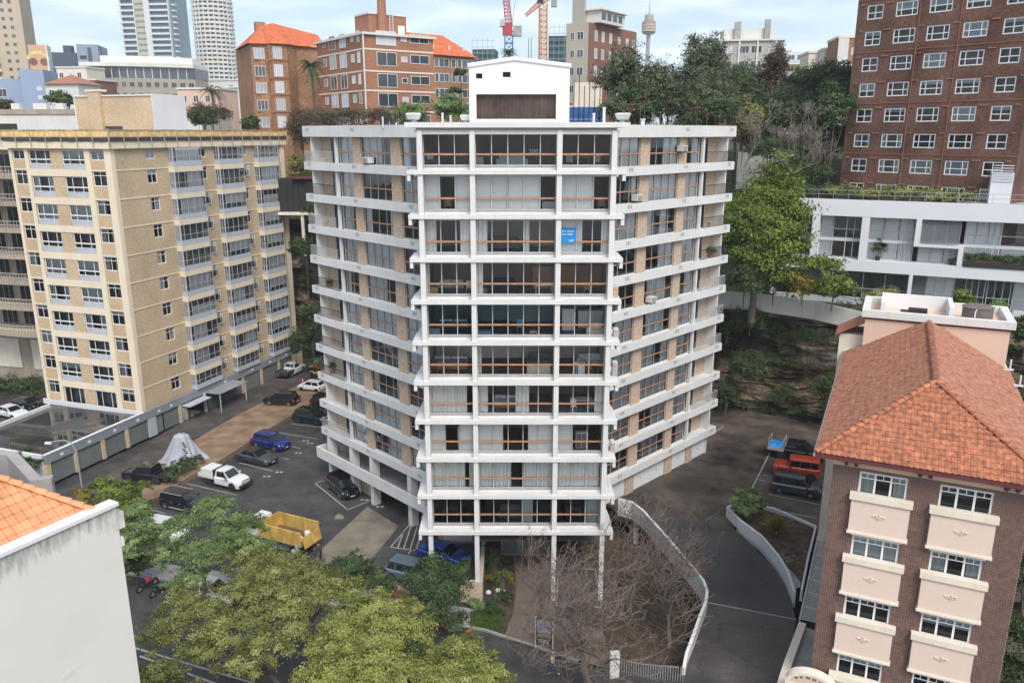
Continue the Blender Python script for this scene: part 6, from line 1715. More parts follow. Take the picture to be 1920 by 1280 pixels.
for(px,py,Y,W,lb)in((1410,110,230,8,'small white balcony block half hidden by the thin dark tree'),(1475,98,230,11,'white balcony block with railings right of the thin dark tree')):
 t,p,zt=block('balcony_block',lb,'apartment building',px,py,Y,-5,W,10,28,None,'white_old')
 for i in range(5):
  z=zt-3-3*i;MB().box(-.3,W+.3,-1.4,-.01,z-.3,z).obj('balcony_slab','white_clean',t);MB().box(-.2,W+.2,-1.35,-1.3,z+.01,z+.9).obj('balustrade','fglass_l',t)
  for u in range(int(W/2.5)):obj('window',far_win(1.9,2.2,'winwhite',2),t,(.4+u*2.5,-.02,z+.1))
for i,(px,py,Y,W,wm,lb)in enumerate(((1517,100,200,7,'creamtrim','low cream building with a plain wall on the right skyline'),(1545,94,195,9,'white_old','white rendered building with a dark gap under its eaves on the right skyline'),(1573,72,185,8,'orangebrick2','tan and cream brick building touching the dark red block'))):
 t,p,zt=block('skyline_building',lb,'building',px,py,Y,-8,W,10,28,None,wm)
 MB().box(-.2,W+.2,-.2,10,zt+.001,zt+.5).obj('parapet','creamtrim',t)
 if wm=='orangebrick2':MB().box(-.005,2.2,-.15,-.01,28,zt).obj('white_stair_wall','white_old',t)
 win_rows(t,[2.9,5.6]if W>7.5 else[2.6],[zt-3.5,zt-6.6],1.4,1.5)
M['tealnet']=mat('teal_mesh',(.03,.10,.11),.6,.25,.6)
for(px,py,Y,W,lb)in((1029,63,260,11,'building site wrapped in teal mesh behind the yellow crane'),(886,88,260,7,'small teal scaffold top behind the orange tiled roof')):
 t,p,zt=block('scaffold_building',lb,'building site',px,py+5,Y,-6,W,8,30,None,'tealnet')
 mb=MB()
 for i in range(int(W/1.6)+1):MB().box(i*1.6-.05,i*1.6+.05,-.7,-.6,30,zt+3.2).obj('scaffold_pole','galv',t)
 for i in range(7):MB().box(-.2,W+.2,-.75,-.55,zt+2.4-i*1.9,zt+2.5-i*1.9).obj('scaffold_deck','galv',t)
 for i in range(6):MB().box(.2,W-.2,-.5,-.05,zt-1-i*1.9,zt-.85-i*1.9).obj('floor_edge','concrete',t)
def lattice(t,name,a,b,w,m,n,w2=None):
 a,b=Vector(a),Vector(b);d=(b-a).normalized();u=Vector((0,1,0))if abs(d.y)<.8 else Vector((1,0,0));s=d.cross(u).normalized();v=s.cross(d);w2=w if w2 is None else w2
 mb=MB();cs=[]
 for i in range(n+1):
  p=a.lerp(b,i/n);k=(w+(w2-w)*i/n)/2;cs.append([p+s*k+v*k,p-s*k+v*k,p-s*k-v*k,p+s*k-v*k])
 tk=w*.15
 for q in range(4):mb.obox(cs[0][q],cs[-1][q],tk,tk)
 for i in range(n):
  for q in range(4):
   mb.obox(cs[i][q],cs[i+1][(q+1)%4],tk*.55,tk*.55)
   mb.obox(cs[i][q],cs[i][(q+1)%4],tk*.55,tk*.55)
 return mb.obj(name,m,t)
M['craney']=mat('crane_yellow',(.60,.25,.015),.5,.1,1);M['craneo']=mat('crane_orange',(.60,.15,.02),.5,.1,1);M['craner']=mat('crane_red',(.42,.05,.06),.5,.1,1);M['craneb']=mat('crane_blue',(.05,.14,.36),.5,.1,1)
Yc=280
p=at_y(1019,112,Yc);t=thing('tower_crane','yellow lattice tower crane with an orange jib pointing down left','crane',(p.x,Yc,0))
def cz(px,py):q=at_y(px,py,Yc);return(q.x-p.x,0,q.z)
lattice(t,'mast',(0,0,30),cz(1019,8),2.4,'craney',26)
lattice(t,'jib',cz(1017,2),cz(985,30),1.5,'craneo',8,.8)
lattice(t,'jib_root',cz(1015,4),cz(1030,-8),1.8,'craney',3)
q=cz(1039,3);MB().box(q[0]-.9,q[0]+.9,-1,1,q[2]-1.7,q[2]+2).obj('counterweight','concrete',t)
q=cz(1013,3);MB().box(q[0]-1,q[0]+1,-1.6,.2,q[2]-.5,q[2]+1.8).obj('cab','plastic',t)
lattice(t,'pipe_mast',(cz(1013,100)[0],2,30),(cz(1013,30)[0],2,cz(1013,14)[2]),.8,'craner',22)
p=at_y(954,100,Yc);t=thing('tower_crane','blue masted tower crane with a red cab and luffing jib','crane',(p.x,Yc,0))
lattice(t,'mast',(0,0,30),cz(954,66),2.6,'craneb',14)
q=cz(952,56);MB().box(q[0]-1.7,q[0]+1.5,-1.2,1.2,q[2]-1.8,q[2]+2.0).obj('slewing_platform','craner',t);MB().box(q[0]-2.6,q[0]-1.0,-1.6,1.2,q[2]+.9,q[2]+3.0).obj('cab','greyblue',t)
q=cz(970,58);MB().box(q[0]-1.4,q[0]+1.4,-1,1,q[2]-1.8,q[2]+1.4).obj('counterweight','concrete',t);MB().obox(cz(956,60),cz(972,60),.5,.5).obj('counter_jib','craner',t)
lattice(t,'jib',cz(955,50),cz(948,-10),2.0,'craner',9)
MB().obox(cz(945,46),cz(946,-10),.12,.12).obox(cz(960,46),cz(968,-10),.12,.12).obj('stay_cable','iron',t)
for i,(px,y0,y1)in enumerate(((991,98,72),(996,98,70))):
 q=at_y(px,y0,200);t=MB().cyl((0,0,0),.12,at_y(px,y1,200).z-31,6,r2=.06).obj('antenna','iron',None,(q.x,200,31));tag(t,('left' if i==0 else 'right')+' of the two thin antennas above the plant room roof','antenna')
def zY(y,Y):return at_y(0,y,Y).z
Y=520;p=at_y(241,140,Y);t=thing('glass_balcony_tower','tall blue-green glass tower with stacked white balconies on the left skyline','skyscraper',(p.x,Y,0),R(-6))
w=uv(329,100,(p.x,Y),-6)[0]
M['tealglass']=mat('teal_glass',(.16,.23,.25),.15,.2,.1,spec=.8);M['paleslab']=mat('pale_balcony',(.62,.66,.68),.6,.05,.2)
MB().box(0,w,0,20,30,160).obj('body','tealglass',t)
MB().box(w*.47,w*.57,-1.2,-.01,30,158).obj('white_fin','white_cool',t)
MB().box(w*.28,w*.46,-.3,-.01,30,158).obj('ochre_strip',mat('ochre_strip',(.52,.46,.32),.6,.1,.2),t)
for i in range(38):
 z=32+i*3.35
 MB().box(w*.02,w*.27,-1.6,-.02,z,z+.35).box(w*.02,w*.27,-1.6,-1.5,z+.35,z+1.2).obj('balcony','paleslab',t)
 MB().box(w*.58,w*.95,-1.6,-.02,z,z+.35).box(w*.58,w*.95,-1.6,-1.5,z+.35,z+1.2).obj('balcony','paleslab',t)
 MB().box(w*.28,w*.46,-.32,-.29,z+.5,z+1.7).obj('window_strip','tealglass',t)
 MB().box(-1.9,-.02,.5,3.5,z,z+.9).obj('balcony','paleslab',t);MB().box(w+.02,w+1.9,.5,3.5,z,z+.9).obj('balcony','paleslab',t)
for u in(.005,.27,.575,.955):MB().box(w*u,w*u+.5,-1.65,-.03,30,158).obj('vertical_fin','white_cool',t)
Y=640;p=at_y(409,140,Y);t=thing('round_white_tower','tall rounded off-white tower with rows of small dark balconies','skyscraper',(p.x,Y,0))
Rr=14.2
MB().cyl((0,0,30),Rr*.9,150,24).obj('body','fglass',t)
for i in range(46):
 z=32+i*3.1;mb=MB();seg=24
 pr=[(Rr*(1.0+.05*((k%2)))*math.cos(2*math.pi*k/seg+.1*(i%2)),Rr*(1.0+.05*((k%2)))*math.sin(2*math.pi*k/seg+.1*(i%2)))for k in range(seg)]
 mb.prism(pr,z,z+1.75);mb.obj('floor_band','creamtrim' if i%9==8 else 'white_old',t)
for k in range(12):
 a=math.pi+math.pi*(k+.5)/12;x,y=Rr*.99*math.cos(a),Rr*.99*math.sin(a);MB().box(x-.45,x+.45,y-.5,y+.3,30,178).obj('pier','white_old',t)
MB().cyl((0,0,34),17,4.5,24).obj('podium','white_old',t)
Y=330;p=at_y(44,60,Y);t=thing('tan_tower','tall tan apartment tower cut by the left edge of the picture','skyscraper',(p.x,Y,0),R(16))
M['tan']=mat('tan_render',(.50,.42,.31),.8,.05,.2)
MB().box(-22,0,0,16,30,110).obj('wall','tan',t)
for i in range(24):
 z=33+i*3.1
 for u in(-4.2,-7.0):obj('window',far_win(1.3,1.3,'tan',1,'fglass' if(i*3+int(u))%3 else 'fglass_l'),t,(u,-.03,z))
 MB().box(-16,-9.5,-1.4,-.01,z-.4,z-.1).box(-16,-9.5,-1.4,-1.3,z-.099,z+.7).obj('balcony','creamtrim',t);MB().box(-15.5,-10,-.06,-.012,z,z+2.1).obj('window','fglass',t)
Y=420;p=at_y(86,98,Y);o_=(p.x,Y);t=thing('dark_bluegrey_building','dark blue-grey cubic office building with round roof tanks','office building',(p.x,Y,0),R(14))
w=uv(214,110,o_,14)[0];zt=p.z
M['dkblue']=mat('dark_blue_cladding',(.075,.10,.13),.6,.1,.2);M['midblue']=mat('mid_blue_cladding',(.27,.32,.38),.6,.06,.2)
zB2=at_y(0,137,Y).z;MB().box(0,w*.46,0,20,30,zt).obj('dark_wall','dkblue',t);MB().box(w*.46+.01,w*.78,-1,20,30,zt+4).obj('grey_wall','midblue',t);MB().box(w*.78+.01,w,0,20,30,zt-6).obj('glass_wall','fglass',t)
for i in range(6):MB().box(w*.78,w*1.0,-.4,-.01,zt-7-i*3.5,zt-6.6-i*3.5).obj('floor_edge','paleslab',t);MB().box(w*.5,w*.6,-1.1,-1.01,zt-3-i*3.5,zt-1.4-i*3.5).obj('window','fglass',t)
for i in range(3):MB().cyl((w*.3+i*6.3,5,zt+.001),2.6,3.6,12).obj('roof_tank','dkblue',t)
MB().box(w*.62,w*.68,-1.06,-1.005,zt-8,zt+2.5).obj('dark_slot','dkblue',t)
Y=300;p=at_y(51,84,Y);o_=(p.x,Y);t=thing('orange_painted_wall_building','building with a plain orange wall and yellow curve beside the tan tower','building',(p.x,Y,0),R(22))
w=uv(84,84,o_,22)[0];MB().box(0,w,0,10,30,p.z).obj('wall',mat('orange_wall',(.62,.38,.24),.8,.05,.2),t);MB().box(w+.01,w+.5,-.1,10,30,p.z+.2).obj('white_edge','white_clean',t)
cx_=w*.52;zc0=at_y(0,112,Y).z
mb=MB();
for i in range(12):
 a0_,a1_=math.pi*i/12,math.pi*(i+1)/12
 mb.quad((cx_+3.0*math.cos(a0_),-.03,zc0+2.0*math.sin(a0_)),(cx_+3.6*math.cos(a0_),-.03,zc0+3.2*math.sin(a0_)),(cx_+3.6*math.cos(a1_),-.03,zc0+3.2*math.sin(a1_)),(cx_+3.0*math.cos(a1_),-.03,zc0+2.0*math.sin(a1_)))
mb.obj('yellow_curve','net_yellow',t)
for s in(-1,1):MB().cyl((cx_+s*1.7,-.02,zc0-.7),1.3,-.05,14,axis='y').obj('dark_round_shape','farredbrick',t)
Y=240;p=at_y(150,124,Y);o_=(p.x,Y);t=thing('curved_grey_hotel','long curved grey building with a white stepped top storey on the left skyline','hotel',(p.x,Y,0),0)
W_=at_y(343,140,Y).x-p.x;zt=at_y(0,146,Y).z
seg=14;arc=[(W_*i/seg,0+9.0*((i/seg)**2.2))for i in range(seg+1)]
M['warmgrey']=mat('warm_grey_render',(.36,.33,.28),.85,.06,.3)
MB().prism(arc+[(W_,22),(0,22)],25,zt).obj('wall','warmgrey',t)
MB().prism([(x-.1,y-.5)for x,y in arc]+[(W_,20),(0,20)],zt+3.2,zt+4.3).obj('white_band','white_old',t)
MB().prism([(x,y+.5)for x,y in arc]+[(W_,20),(0,20)],zt+.001,zt+3.199).obj('glazed_storey','fglass',t)
MB().prism([(x*.8+4,y+4)for x,y in arc]+[(W_*.8+4,20),(4,20)],zt+4.301,zt+6.4).obj('upper_storey','white_old',t)
for i in range(seg):
 a,b=Vector(arc[i]),Vector(arc[i+1]);ang=math.atan2(b.y-a.y,b.x-a.x)
 for r_ in range(3):
  c=a.lerp(b,.2);obj('window',far_win(min(2.0,(b-a).length*.6),1.4,'warmgrey',2),t,(c.x+.04*math.sin(ang),c.y-.04,zt-2.4-r_*3.1),ang)
 MB().box(-.1,.1,-.02,.1,0,3.1).obj('mullion','white_clean',t,(a.x,a.y+.45,zt+.05),ang)
Y=190;p=at_y(35,130,Y);o_=(p.x,Y);t=thing('blue_building','flat powder blue building with small windows at the left','apartment building',(p.x,Y,0),R(12))
w=uv(80,130,o_,12)[0];M['powder']=mat('powder_blue',(.28,.36,.47),.8,.06,.3)
MB().box(0,w,0,10,25,p.z).obj('wall','powder',t);MB().box(-9,-.01,1.5,10,25,p.z-2).obj('side_wing','powder',t);MB().box(-18,-9.01,1,10,25,p.z-1.5).obj('side_wing','white_old',t)
win_rows(t,[w*.64],[p.z-4.6-2.0*i for i in range(3)],1.1,.9);win_rows(t,[-8.2,-5.5],[p.z-6,p.z-9],1.8,1.8,y=1.5);MB().box(-18.2,-9,.8,.99,p.z-7,p.z-4).obj('dark_glazing','fglass',t)
for(px,py,Y,W,D,wm,rh,lb)in((84,158,185,8,8,'white_old',2.2,'house with a brown tiled gable behind the blue building'),(82,152,205,14,8,'farredbrick',0,'long low red brick terrace with white arched windows'),(105,128,230,9,8,'creamtrim',0,'small cream building under the dark blue-grey building'),(332,168,175,9,9,'peach',0,'peach building with a stepped gable right of the roof house'),(427,165,200,9,9,'white_old',0,'white building with dark eaves beside the clinker brick flats'),(370,152,260,14,9,'white_old',0,'low white building at the foot of the round tower'),(462,200,170,4,6,'orangebrick',0,'narrow orange brick side wall by the clinker brick flats')):
 t,p,zt=block('house',lb,'building',px,py,Y,-8,W,D,25,None,wm)
 if rh:hip_roof(t,-.5,W+.5,-.5,D+.5,zt,rh,'tile_side')
 else:MB().box(-.2,W+.2,-.2,D,zt+.001,zt+.4).obj('parapet','white_old',t)
 n=max(1,int(W/3));win_rows(t,[.8+i*(W-1)/n for i in range(n)],[zt-2.6-3*i for i in range(3)],1.2,1.4)
t=thing('green_roof_building','distant building with a pale green copper roof left of the clinker flats','building',at_y(450,160,420),0);t.location.z=0
MB().box(-4,8,0,10,30,at_y(0,163,420).z).obj('wall','white_old',t);MB().box(-4.5,8.5,-.5,10,at_y(0,163,420).z,at_y(0,158,420).z).obj('roof',mat('copper_green',(.22,.42,.34),.7,.1,.5),t)
w=wall_along('hillside_retaining_wall',[at_y(1385,285,112),at_y(1450,283,110),at_y(1500,287,108)],.6,5,'concrete');tag(w,'pale stained retaining wall on the hillside behind the bright green tree','retaining wall')
o=thing('hillside_house_deck','dark timber deck house on stilts in the gap left of the white tower','house',at_y(556,360,112));zz0=o.location.z;o.location.z=0
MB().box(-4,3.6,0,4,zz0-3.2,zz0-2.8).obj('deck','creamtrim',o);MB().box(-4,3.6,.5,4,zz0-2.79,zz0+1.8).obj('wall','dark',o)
for i in range(10):MB().box(-3.9+i*.8,-3.8+i*.8,.3,.4,zz0-2.79,zz0+1.8).obj('screen_post','iron',o)
MB().box(.3,.7,.2,.6,zz0-9,zz0-3.21).obj('stilt','creamtrim',o);MB().box(-.5,3.9,-.3,4,zz0+1.801,zz0+2.0).obj('roof','maroon',o)
# ================================================================== VEGETATION
RNG=np.random.default_rng(12)
def leaf_cloud(name,blobs,n,size,m,parent=None,nclump=60,spread=.16,up=.35,aspect=.5,seed=0,kind=None,flat=1.0,tone_bias=0.0,shell=.55):
 """blobs: (x, y, z, rx, ry, rz). Leaves gather in clumps through each blob's volume, more towards its outside."""
 g=np.random.default_rng(seed+100)
 bl=np.array(blobs,float);vol=bl[:,3]*bl[:,4]*bl[:,5];pr=vol**.75;pr/=pr.sum()
 nc=nclump*len(bl)
 bi=g.choice(len(bl),nc,p=pr)
 d=g.normal(size=(nc,3));d/=np.linalg.norm(d,axis=1)[:,None];d[:,2]=np.where(d[:,2]<-.35,-d[:,2]*.6,d[:,2])
 rad=(shell+(1-shell)*g.random(nc))**.8*(1+.13*g.normal(size=nc))
 cc=bl[bi,:3]+d*rad[:,None]*bl[bi,3:6]
 cs=spread*(bl[bi,3]+bl[bi,5])/2*(0.7+.6*g.random(nc))
 ctone=g.normal(size=nc)*.2
 ci=g.integers(0,nc,n)
 off=g.normal(size=(n,3))*cs[ci][:,None]*np.array([1,1,.62*flat])
 P=cc[ci]+off
 nrm=d[ci]*.8+g.normal(size=(n,3))*.42;nrm[:,2]+=up;nrm/=np.linalg.norm(nrm,axis=1)[:,None]
 t=np.cross(nrm,g.normal(size=(n,3)));t/=np.linalg.norm(t,axis=1)[:,None]+1e-9
 b=np.cross(nrm,t)
 s=size*(.6+.8*g.random(n))[:,None]
 V=np.stack([P-t*s*.5,P-b*s*aspect*.5+t*s*.05,P+t*s*.5,P+b*s*aspect*.5+t*s*.05],1).reshape(-1,3)
 me=bpy.data.meshes.new(name);me.vertices.add(4*n);me.vertices.foreach_set('co',V.astype(np.float32).ravel())
 me.loops.add(4*n);me.loops.foreach_set('vertex_index',np.arange(4*n,dtype=np.int32))
 me.polygons.add(n);me.polygons.foreach_set('loop_start',np.arange(0,4*n,4,dtype=np.int32));me.polygons.foreach_set('loop_total',np.full(n,4,np.int32))
 me.update(calc_edges=True)
 at=me.attributes.new('tone','FLOAT','FACE');tv=np.clip(.5+ctone[ci]*1.15+.10*g.normal(size=n)+tone_bias,0,1);at.data.foreach_set('value',tv.astype(np.float32))
 me.materials.append(m)
 o=bpy.data.objects.new(name,me);COL.objects.link(o)
 if parent is not None:o.parent=parent
 if kind:o['kind']=kind
 return o
LM={'olive':leaf_mat('olive_leaves',(.10,.115,.03),(.245,.255,.072),(.41,.41,.15)),'lime':leaf_mat('lime_leaves',(.12,.14,.034),(.30,.32,.082),(.49,.49,.17)),'green':leaf_mat('green_leaves',(.075,.125,.042),(.18,.26,.09),(.32,.41,.16)),'deep':leaf_mat('deep_green_leaves',(.03,.055,.022),(.07,.115,.042),(.135,.19,.075)),'bright':leaf_mat('bright_green_leaves',(.055,.09,.016),(.15,.21,.034),(.29,.36,.075)),'pine':leaf_mat('casuarina_needles',(.055,.07,.036),(.12,.145,.07),(.20,.23,.12)),'dark':leaf_mat('dark_shrub_leaves',(.03,.05,.02),(.07,.105,.04),(.14,.185,.07)),'brown':leaf_mat('brown_scrub',(.06,.045,.028),(.13,.098,.06),(.20,.16,.10)),'yellow':leaf_mat('yellow_green_leaves',(.14,.12,.02),(.27,.22,.03),(.40,.33,.05)),'grass':leaf_mat('grass_blades',(.04,.075,.015),(.085,.145,.025),(.14,.21,.04)),}
def bbox_blobs(px0,px1,py0,py1,Y,k=6,seed=0,depth=.8):
 """blobs filling the outline seen between these pixels, centred at distance Y"""
 g=random.Random(seed);a,b=at_y(px0,(py0+py1)/2,Y),at_y(px1,(py0+py1)/2,Y);t,u=at_y((px0+px1)/2,py0,Y),at_y((px0+px1)/2,py1,Y)
 W=b.x-a.x;Hh=t.z-u.z;cx,cz=(a.x+b.x)/2,(t.z+u.z)/2;out=[]
 for i in range(k):
  an=g.uniform(0,2*math.pi);r=math.sqrt(g.random())*.54
  x,z=cx+math.cos(an)*r*W/2,cz+math.sin(an)*r*Hh/2
  s=g.uniform(.38,.54)
  out.append((x,Y+g.uniform(-.3,.3)*W*depth,z,W*s*.62,W*s*.62*depth,min(Hh*s*.62,W*s)))
 out.append((cx,Y,cz,W*.38,W*.38*depth,Hh*.38))
 return out,(cx,Y,cz,W,Hh)
def tree(name,label,cat,px0,px1,py0,py1,Y,m,n=7000,size=.35,base=None,k=7,seed=0,group=None,trunk='bark',nclump=40,spread=.17,depth=.8,tr=.22,limbs=5,shell=.55,aspect=.5,flat=1.0):
 bl,(cx,cy,cz,W,Hh)=bbox_blobs(px0,px1,py0,py1,Y,k,seed,depth)
 zg=hill_at(cx,cy)if base is None else base
 t=thing(name,label,cat,(cx,cy,zg),0,group)
 rel=[(x-cx,y-cy,z-zg,a,b,c)for x,y,z,a,b,c in bl]
 g=random.Random(seed)
 mb=MB();top=cz-zg
 mb.tube([(0,0,-.2),(.1*g.uniform(-1,1),0,top*.5),(.2,.1,top)],[tr,tr*.75,tr*.4],7)
 mb.obj('trunk',trunk,t)
 for i,b in enumerate(rel[:limbs]):
  s=(.1,0,max(.3,top*g.uniform(.35,.75)));mid=(Vector(s)+Vector(b[:3]))/2+Vector((0,0,.1*Hh))*g.uniform(-.5,1)
  MB().tube([s,mid,b[:3]],[tr*.45,tr*.3,tr*.12],5).obj('limb',trunk,t)
 leaf_cloud('crown',rel,n,size,LM[m],t,nclump,spread,seed=seed,shell=shell,aspect=aspect,flat=flat)
 return t
G1='dark trees on the hill behind the white tower'
spec=[('feathery grey-green casuarina partly hiding the beige and brick block',1105,1215,85,240,112,'pine',9000,.34),('casuarina with an open top in front of the golden turret tower',1195,1285,105,245,110,'pine',8000,.34),('broad dense green tree low behind the right cowl',1150,1260,140,250,105,'deep',9000,.32),('tallest dark casuarina with a pointed top against the sky',1268,1342,25,250,114,'pine',9000,.34),('second tall casuarina whose top splits beside the tallest',1300,1378,36,250,116,'pine',8500,.34),('wide casuarina skirt filling the hill under the tallest trees',1230,1360,150,262,108,'pine',12000,.32),('slim dark speckled tree standing alone on the skyline',1425,1482,58,215,125,'brown',6000,.34),('dark green mass of trees left of the dark red block, upper',1490,1625,105,240,112,'dark',12000,.36),('yellowish green tree leaning on the dark red block',1520,1610,145,260,104,'deep',8000,.32),('rounded olive tree right of the casuarinas',1350,1430,165,265,112,'olive',7000,.32),('dark bushy tree behind the bare pale tree',1405,1520,165,300,114,'dark',11000,.34),('evergreen filling the slope right of the bare pale tree',1480,1605,200,350,108,'dark',11000,.32),('dark green mass low behind the blue netting',1110,1240,170,262,106,'pine',9000,.32),('dense dark mass between the two tall casuarinas and the olive tree',1240,1400,130,262,112,'pine',13000,.32),('dark mass filling the slope behind the bare pale tree',1380,1560,140,260,120,'dark',13000,.34),('deep green tree under the grey and brown block',1330,1440,120,240,120,'deep',9000,.34),('casuarina filling the dip between the turret tower and the tallest tree',1205,1300,88,250,118,'pine',12000,.32),('deep green tree close behind the right wing parapet',1290,1400,175,262,100,'deep',9000,.28),('broad pine coloured tree below the grey and brown block',1345,1450,105,240,128,'pine',10000,.34),('leafy tree between the slim dark tree and the dark red block',1455,1560,125,240,124,'deep',11000,.34),('green bush screening the hillside retaining wall',1385,1500,255,315,103,'deep',9000,.26),('low dark evergreen at the foot of the hillside wall',1378,1470,225,290,114,'dark',7000,.32),('dark shrubbery under the bare pale tree',1440,1560,285,350,105,'dark',8000,.3),]
for i,(lb,a,b,c,d,Y,m,n,s)in enumerate(spec):
 tree('tree',lb,'tree',a,b,c,d,Y,m,n,s,seed=i+1,group=G1,k=9,nclump=40,spread=.14,shell=.42,base=None)
G2='scrub and trees behind the left wing'
spec=[('bare brown scrubby tree filling the gap left of the white tower',528,600,170,300,122,'brown',9000,.22),('olive brown tree lower in the gap left of the white tower',528,600,270,400,118,'olive',8000,.26),('brown leafless scrub below the clinker brick flats',555,690,185,252,112,'brown',9000,.2),('brown scrub in front of the orange brick corner',660,760,195,252,112,'brown',6000,.2),('bright green shrub mass left of the plant room',725,815,190,245,108,'green',8000,.26),('green shrub mass touching the plant room',795,885,165,242,106,'green',8000,.26),('leafy grey-brown tree between the roof house and the clinker flats',345,445,185,245,125,'brown',9000,.26),('dark green tree right behind the white roof house side',350,410,205,250,120,'dark',6000,.28),('small dark green tree at the foot of the clinker brick flats',445,490,215,250,118,'dark',5000,.28),('green clump of trees right of the blue building',88,145,168,208,165,'deep',6000,.45),('dry scrub at the far left under the blue building',-10,35,185,215,160,'brown',3000,.4),]
for i,(lb,a,b,c,d,Y,m,n,s)in enumerate(spec):
 tree('tree',lb,'tree',a,b,c,d,Y,m,n,s,seed=i+41,group=G2,k=7,nclump=34,spread=.15,shell=.3)
def palm(label,px,ptop,pbot,Y,r,m='deep',seed=0,group=None,nf=26,base=None,trunk=True):
 p=at_y(px,ptop,Y);q=at_y(px,pbot,Y);t=thing('palm_tree',label,'palm',(p.x,Y,q.z),0,group);h=p.z-q.z;g=random.Random(seed)
 if trunk:MB().tube([(0,0,-.5),(.15,0,h*.5),(0,0,h)],[.28,.2,.2],8).obj('trunk','bark',t)
 mb=MB()
 for i in range(nf):
  a=2*math.pi*i/nf*2.4;e=g.uniform(-.5,1.2);pts=[Vector((0,0,h))]
  for k in range(1,7):
   s=k/6;pts.append(Vector((math.cos(a)*r*s*math.cos(e*.7),math.sin(a)*r*s*math.cos(e*.7),h+r*(math.sin(e)*s-.75*s*s))))
  for k in range(6):
   d=(pts[k+1]-pts[k]).normalized();sd=Vector((-math.sin(a),math.cos(a),0))
   for s_ in(-1,1):
    for u in(0,.5):
     b=pts[k].lerp(pts[k+1],u);w=r*.22*(1-.6*(k+u)/6)
     mb.tri(b,b+d*.12*r*.6,b+sd*s_*w+d*w*.6-Vector((0,0,w*.45)))
 o=mb.obj('fronds',LM[m],t)
 at=o.data.attributes.new('tone','FLOAT','FACE');at.data.foreach_set('value',np.clip(RNG.normal(.5,.22,len(o.data.polygons)),0,1).astype(np.float32))
 return t
palm('tall date palm against the orange brick corner',583,122,235,120,2.6,'deep',1)
palm('squat date palm on the skyline left of the clinker flats',396,170,215,165,3.0,'brown',2)
palm('small palm head poking up above the plant room roof',953,97,112,150,2.0,'deep',3)
palm('pale fan palm on the slope left of the slim dark tree',1496,130,200,150,3.0,'olive',4)
for i,(px,y,lb)in enumerate(((864,138,'flat topped dark tree head above the green shrubs'),(853,172,'second dark tufted head lower left of the plant room'),(838,190,'lowest dark tufted head left of the plant room'))):
 p=at_y(px,y,110);zg=hill_at(p.x,110);t=thing('tufted_tree',lb,'tree',(p.x,110,zg),0,'tufted dark heads left of the plant room')
 MB().tube([(0,0,0),(.2,0,(p.z-zg)*.6),(0,0,p.z-zg)],[.14,.1,.07],6).obj('trunk','bark',t);leaf_cloud('crown',[(0,0,p.z-zg,.95,.95,.5)],1500,.25,LM['dark'],t,30,.2,seed=i)
for i,(px,y,lb)in enumerate(((1211,165,'tallest dark red flower stalk behind the right wing'),(1183,200,'short red headed stalk left of the tallest one'),(1308,204,'red headed stalk in the middle of the right wing roof line'),(1327,214,'lower red headed stalk beside the middle one'),(1203,185,'leaning dark stalk just left of the tallest'))):
 p=at_y(px,y,90);b=at_y(px-6,240,90);t=thing('flower_stalk',lb,'flower stalk',(b.x,90,b.z-3),0,'tall flower stalks behind the right wing')
 MB().tube([(0,0,0),(p.x-b.x,0,p.z-b.z+3)],[.08,.05],6).obj('stem',LM['yellow']if i!=4 else 'bark',t)
 leaf_cloud('flower_head',[(p.x-b.x,0,p.z-b.z+3,.35,.35,.22)],160,.22,M['maroon'],t,12,.3,seed=i)
def bare_tree(name,label,base,h,spread,m,depth=7,seed=0,r0=.22,n0=4,lean=(0,0),up=.35,rmin=.012,segs=3,first=.25,kid=(2,3),tw=0.72,droop=0.0,cap=9000):
 t=thing(name,label,'tree',base);g=random.Random(seed);trunk=MB();twigs=MB();cnt=[0]
 Qq=[(Vector((0,0,0)),Vector((lean[0],lean[1],1)).normalized(),h*first,r0,0)]
 while Qq and cnt[0]<cap:
  p,d,L,r,lv=Qq.pop(0)
  pts=[p];q=p.copy();dd=d.copy()
  for s in range(segs):
   dd=(dd+Vector((g.gauss(0,.20),g.gauss(0,.20),g.gauss(0,.13)+(.05 if lv>1 else 0)-droop*(lv>2)))).normalized();q=q+dd*L/segs;pts.append(q.copy())
  rr_=[max(rmin,r*(1-.42*i/segs))for i in range(segs+1)]
  (trunk if lv<3 else twigs).tube(pts,rr_,6 if lv<2 else(4 if lv<4 else 3));cnt[0]+=1
  if lv>=depth:continue
  n=g.randint(*kid)if lv else n0
  for i in range(n):
   a=2*math.pi*(i+g.random()*.7)/n;side=Vector((math.cos(a),math.sin(a),0));k=spread*g.uniform(.6,1.15)
   nd=(dd*(1-.35*k)+side*k+Vector((0,0,up*g.uniform(.2,1)))).normalized()
   st=pts[-1]if lv==0 or i==0 else pts[g.randint(1,segs)]
   Qq.append((st,nd,L*tw*g.uniform(.75,1.2),rr_[-1]*.78,lv+1))
 trunk.obj('trunk',m,t);o=twigs.obj('twigs',m,t);o['kind']='stuff'
 return t
M['barkmid']=mat('bark_grey',(.20,.17,.14),.9,.2,4)
p=at_y(1470,345,98)
bare_tree('bare_tree','pale leafless spreading tree between the bright green tree and the dark red block',(p.x,98,p.z-2),13,.62,'barkmid',8,3,.24,4,(.1,0),.45,.016,kid=(2,3),first=.26,tw=.76,cap=3000)
p=at_y(1398,330,96)
bare_tree('bare_tree','smaller thin leafless tree with a straight pale trunk left of the spreading one',(p.x,96,p.z-2),9.5,.45,'barkmid',7,9,.18,3,(0,0),.5,.016,kid=(2,3),first=.4,tw=.66)
t=tree('bright_tree','big bright green leafy tree pressed against the right wing','tree',1335,1508,280,590,84,'bright',75000,.32,base=14.6,k=22,seed=77,nclump=46,spread=.12,tr=.4,shell=.5,limbs=9)
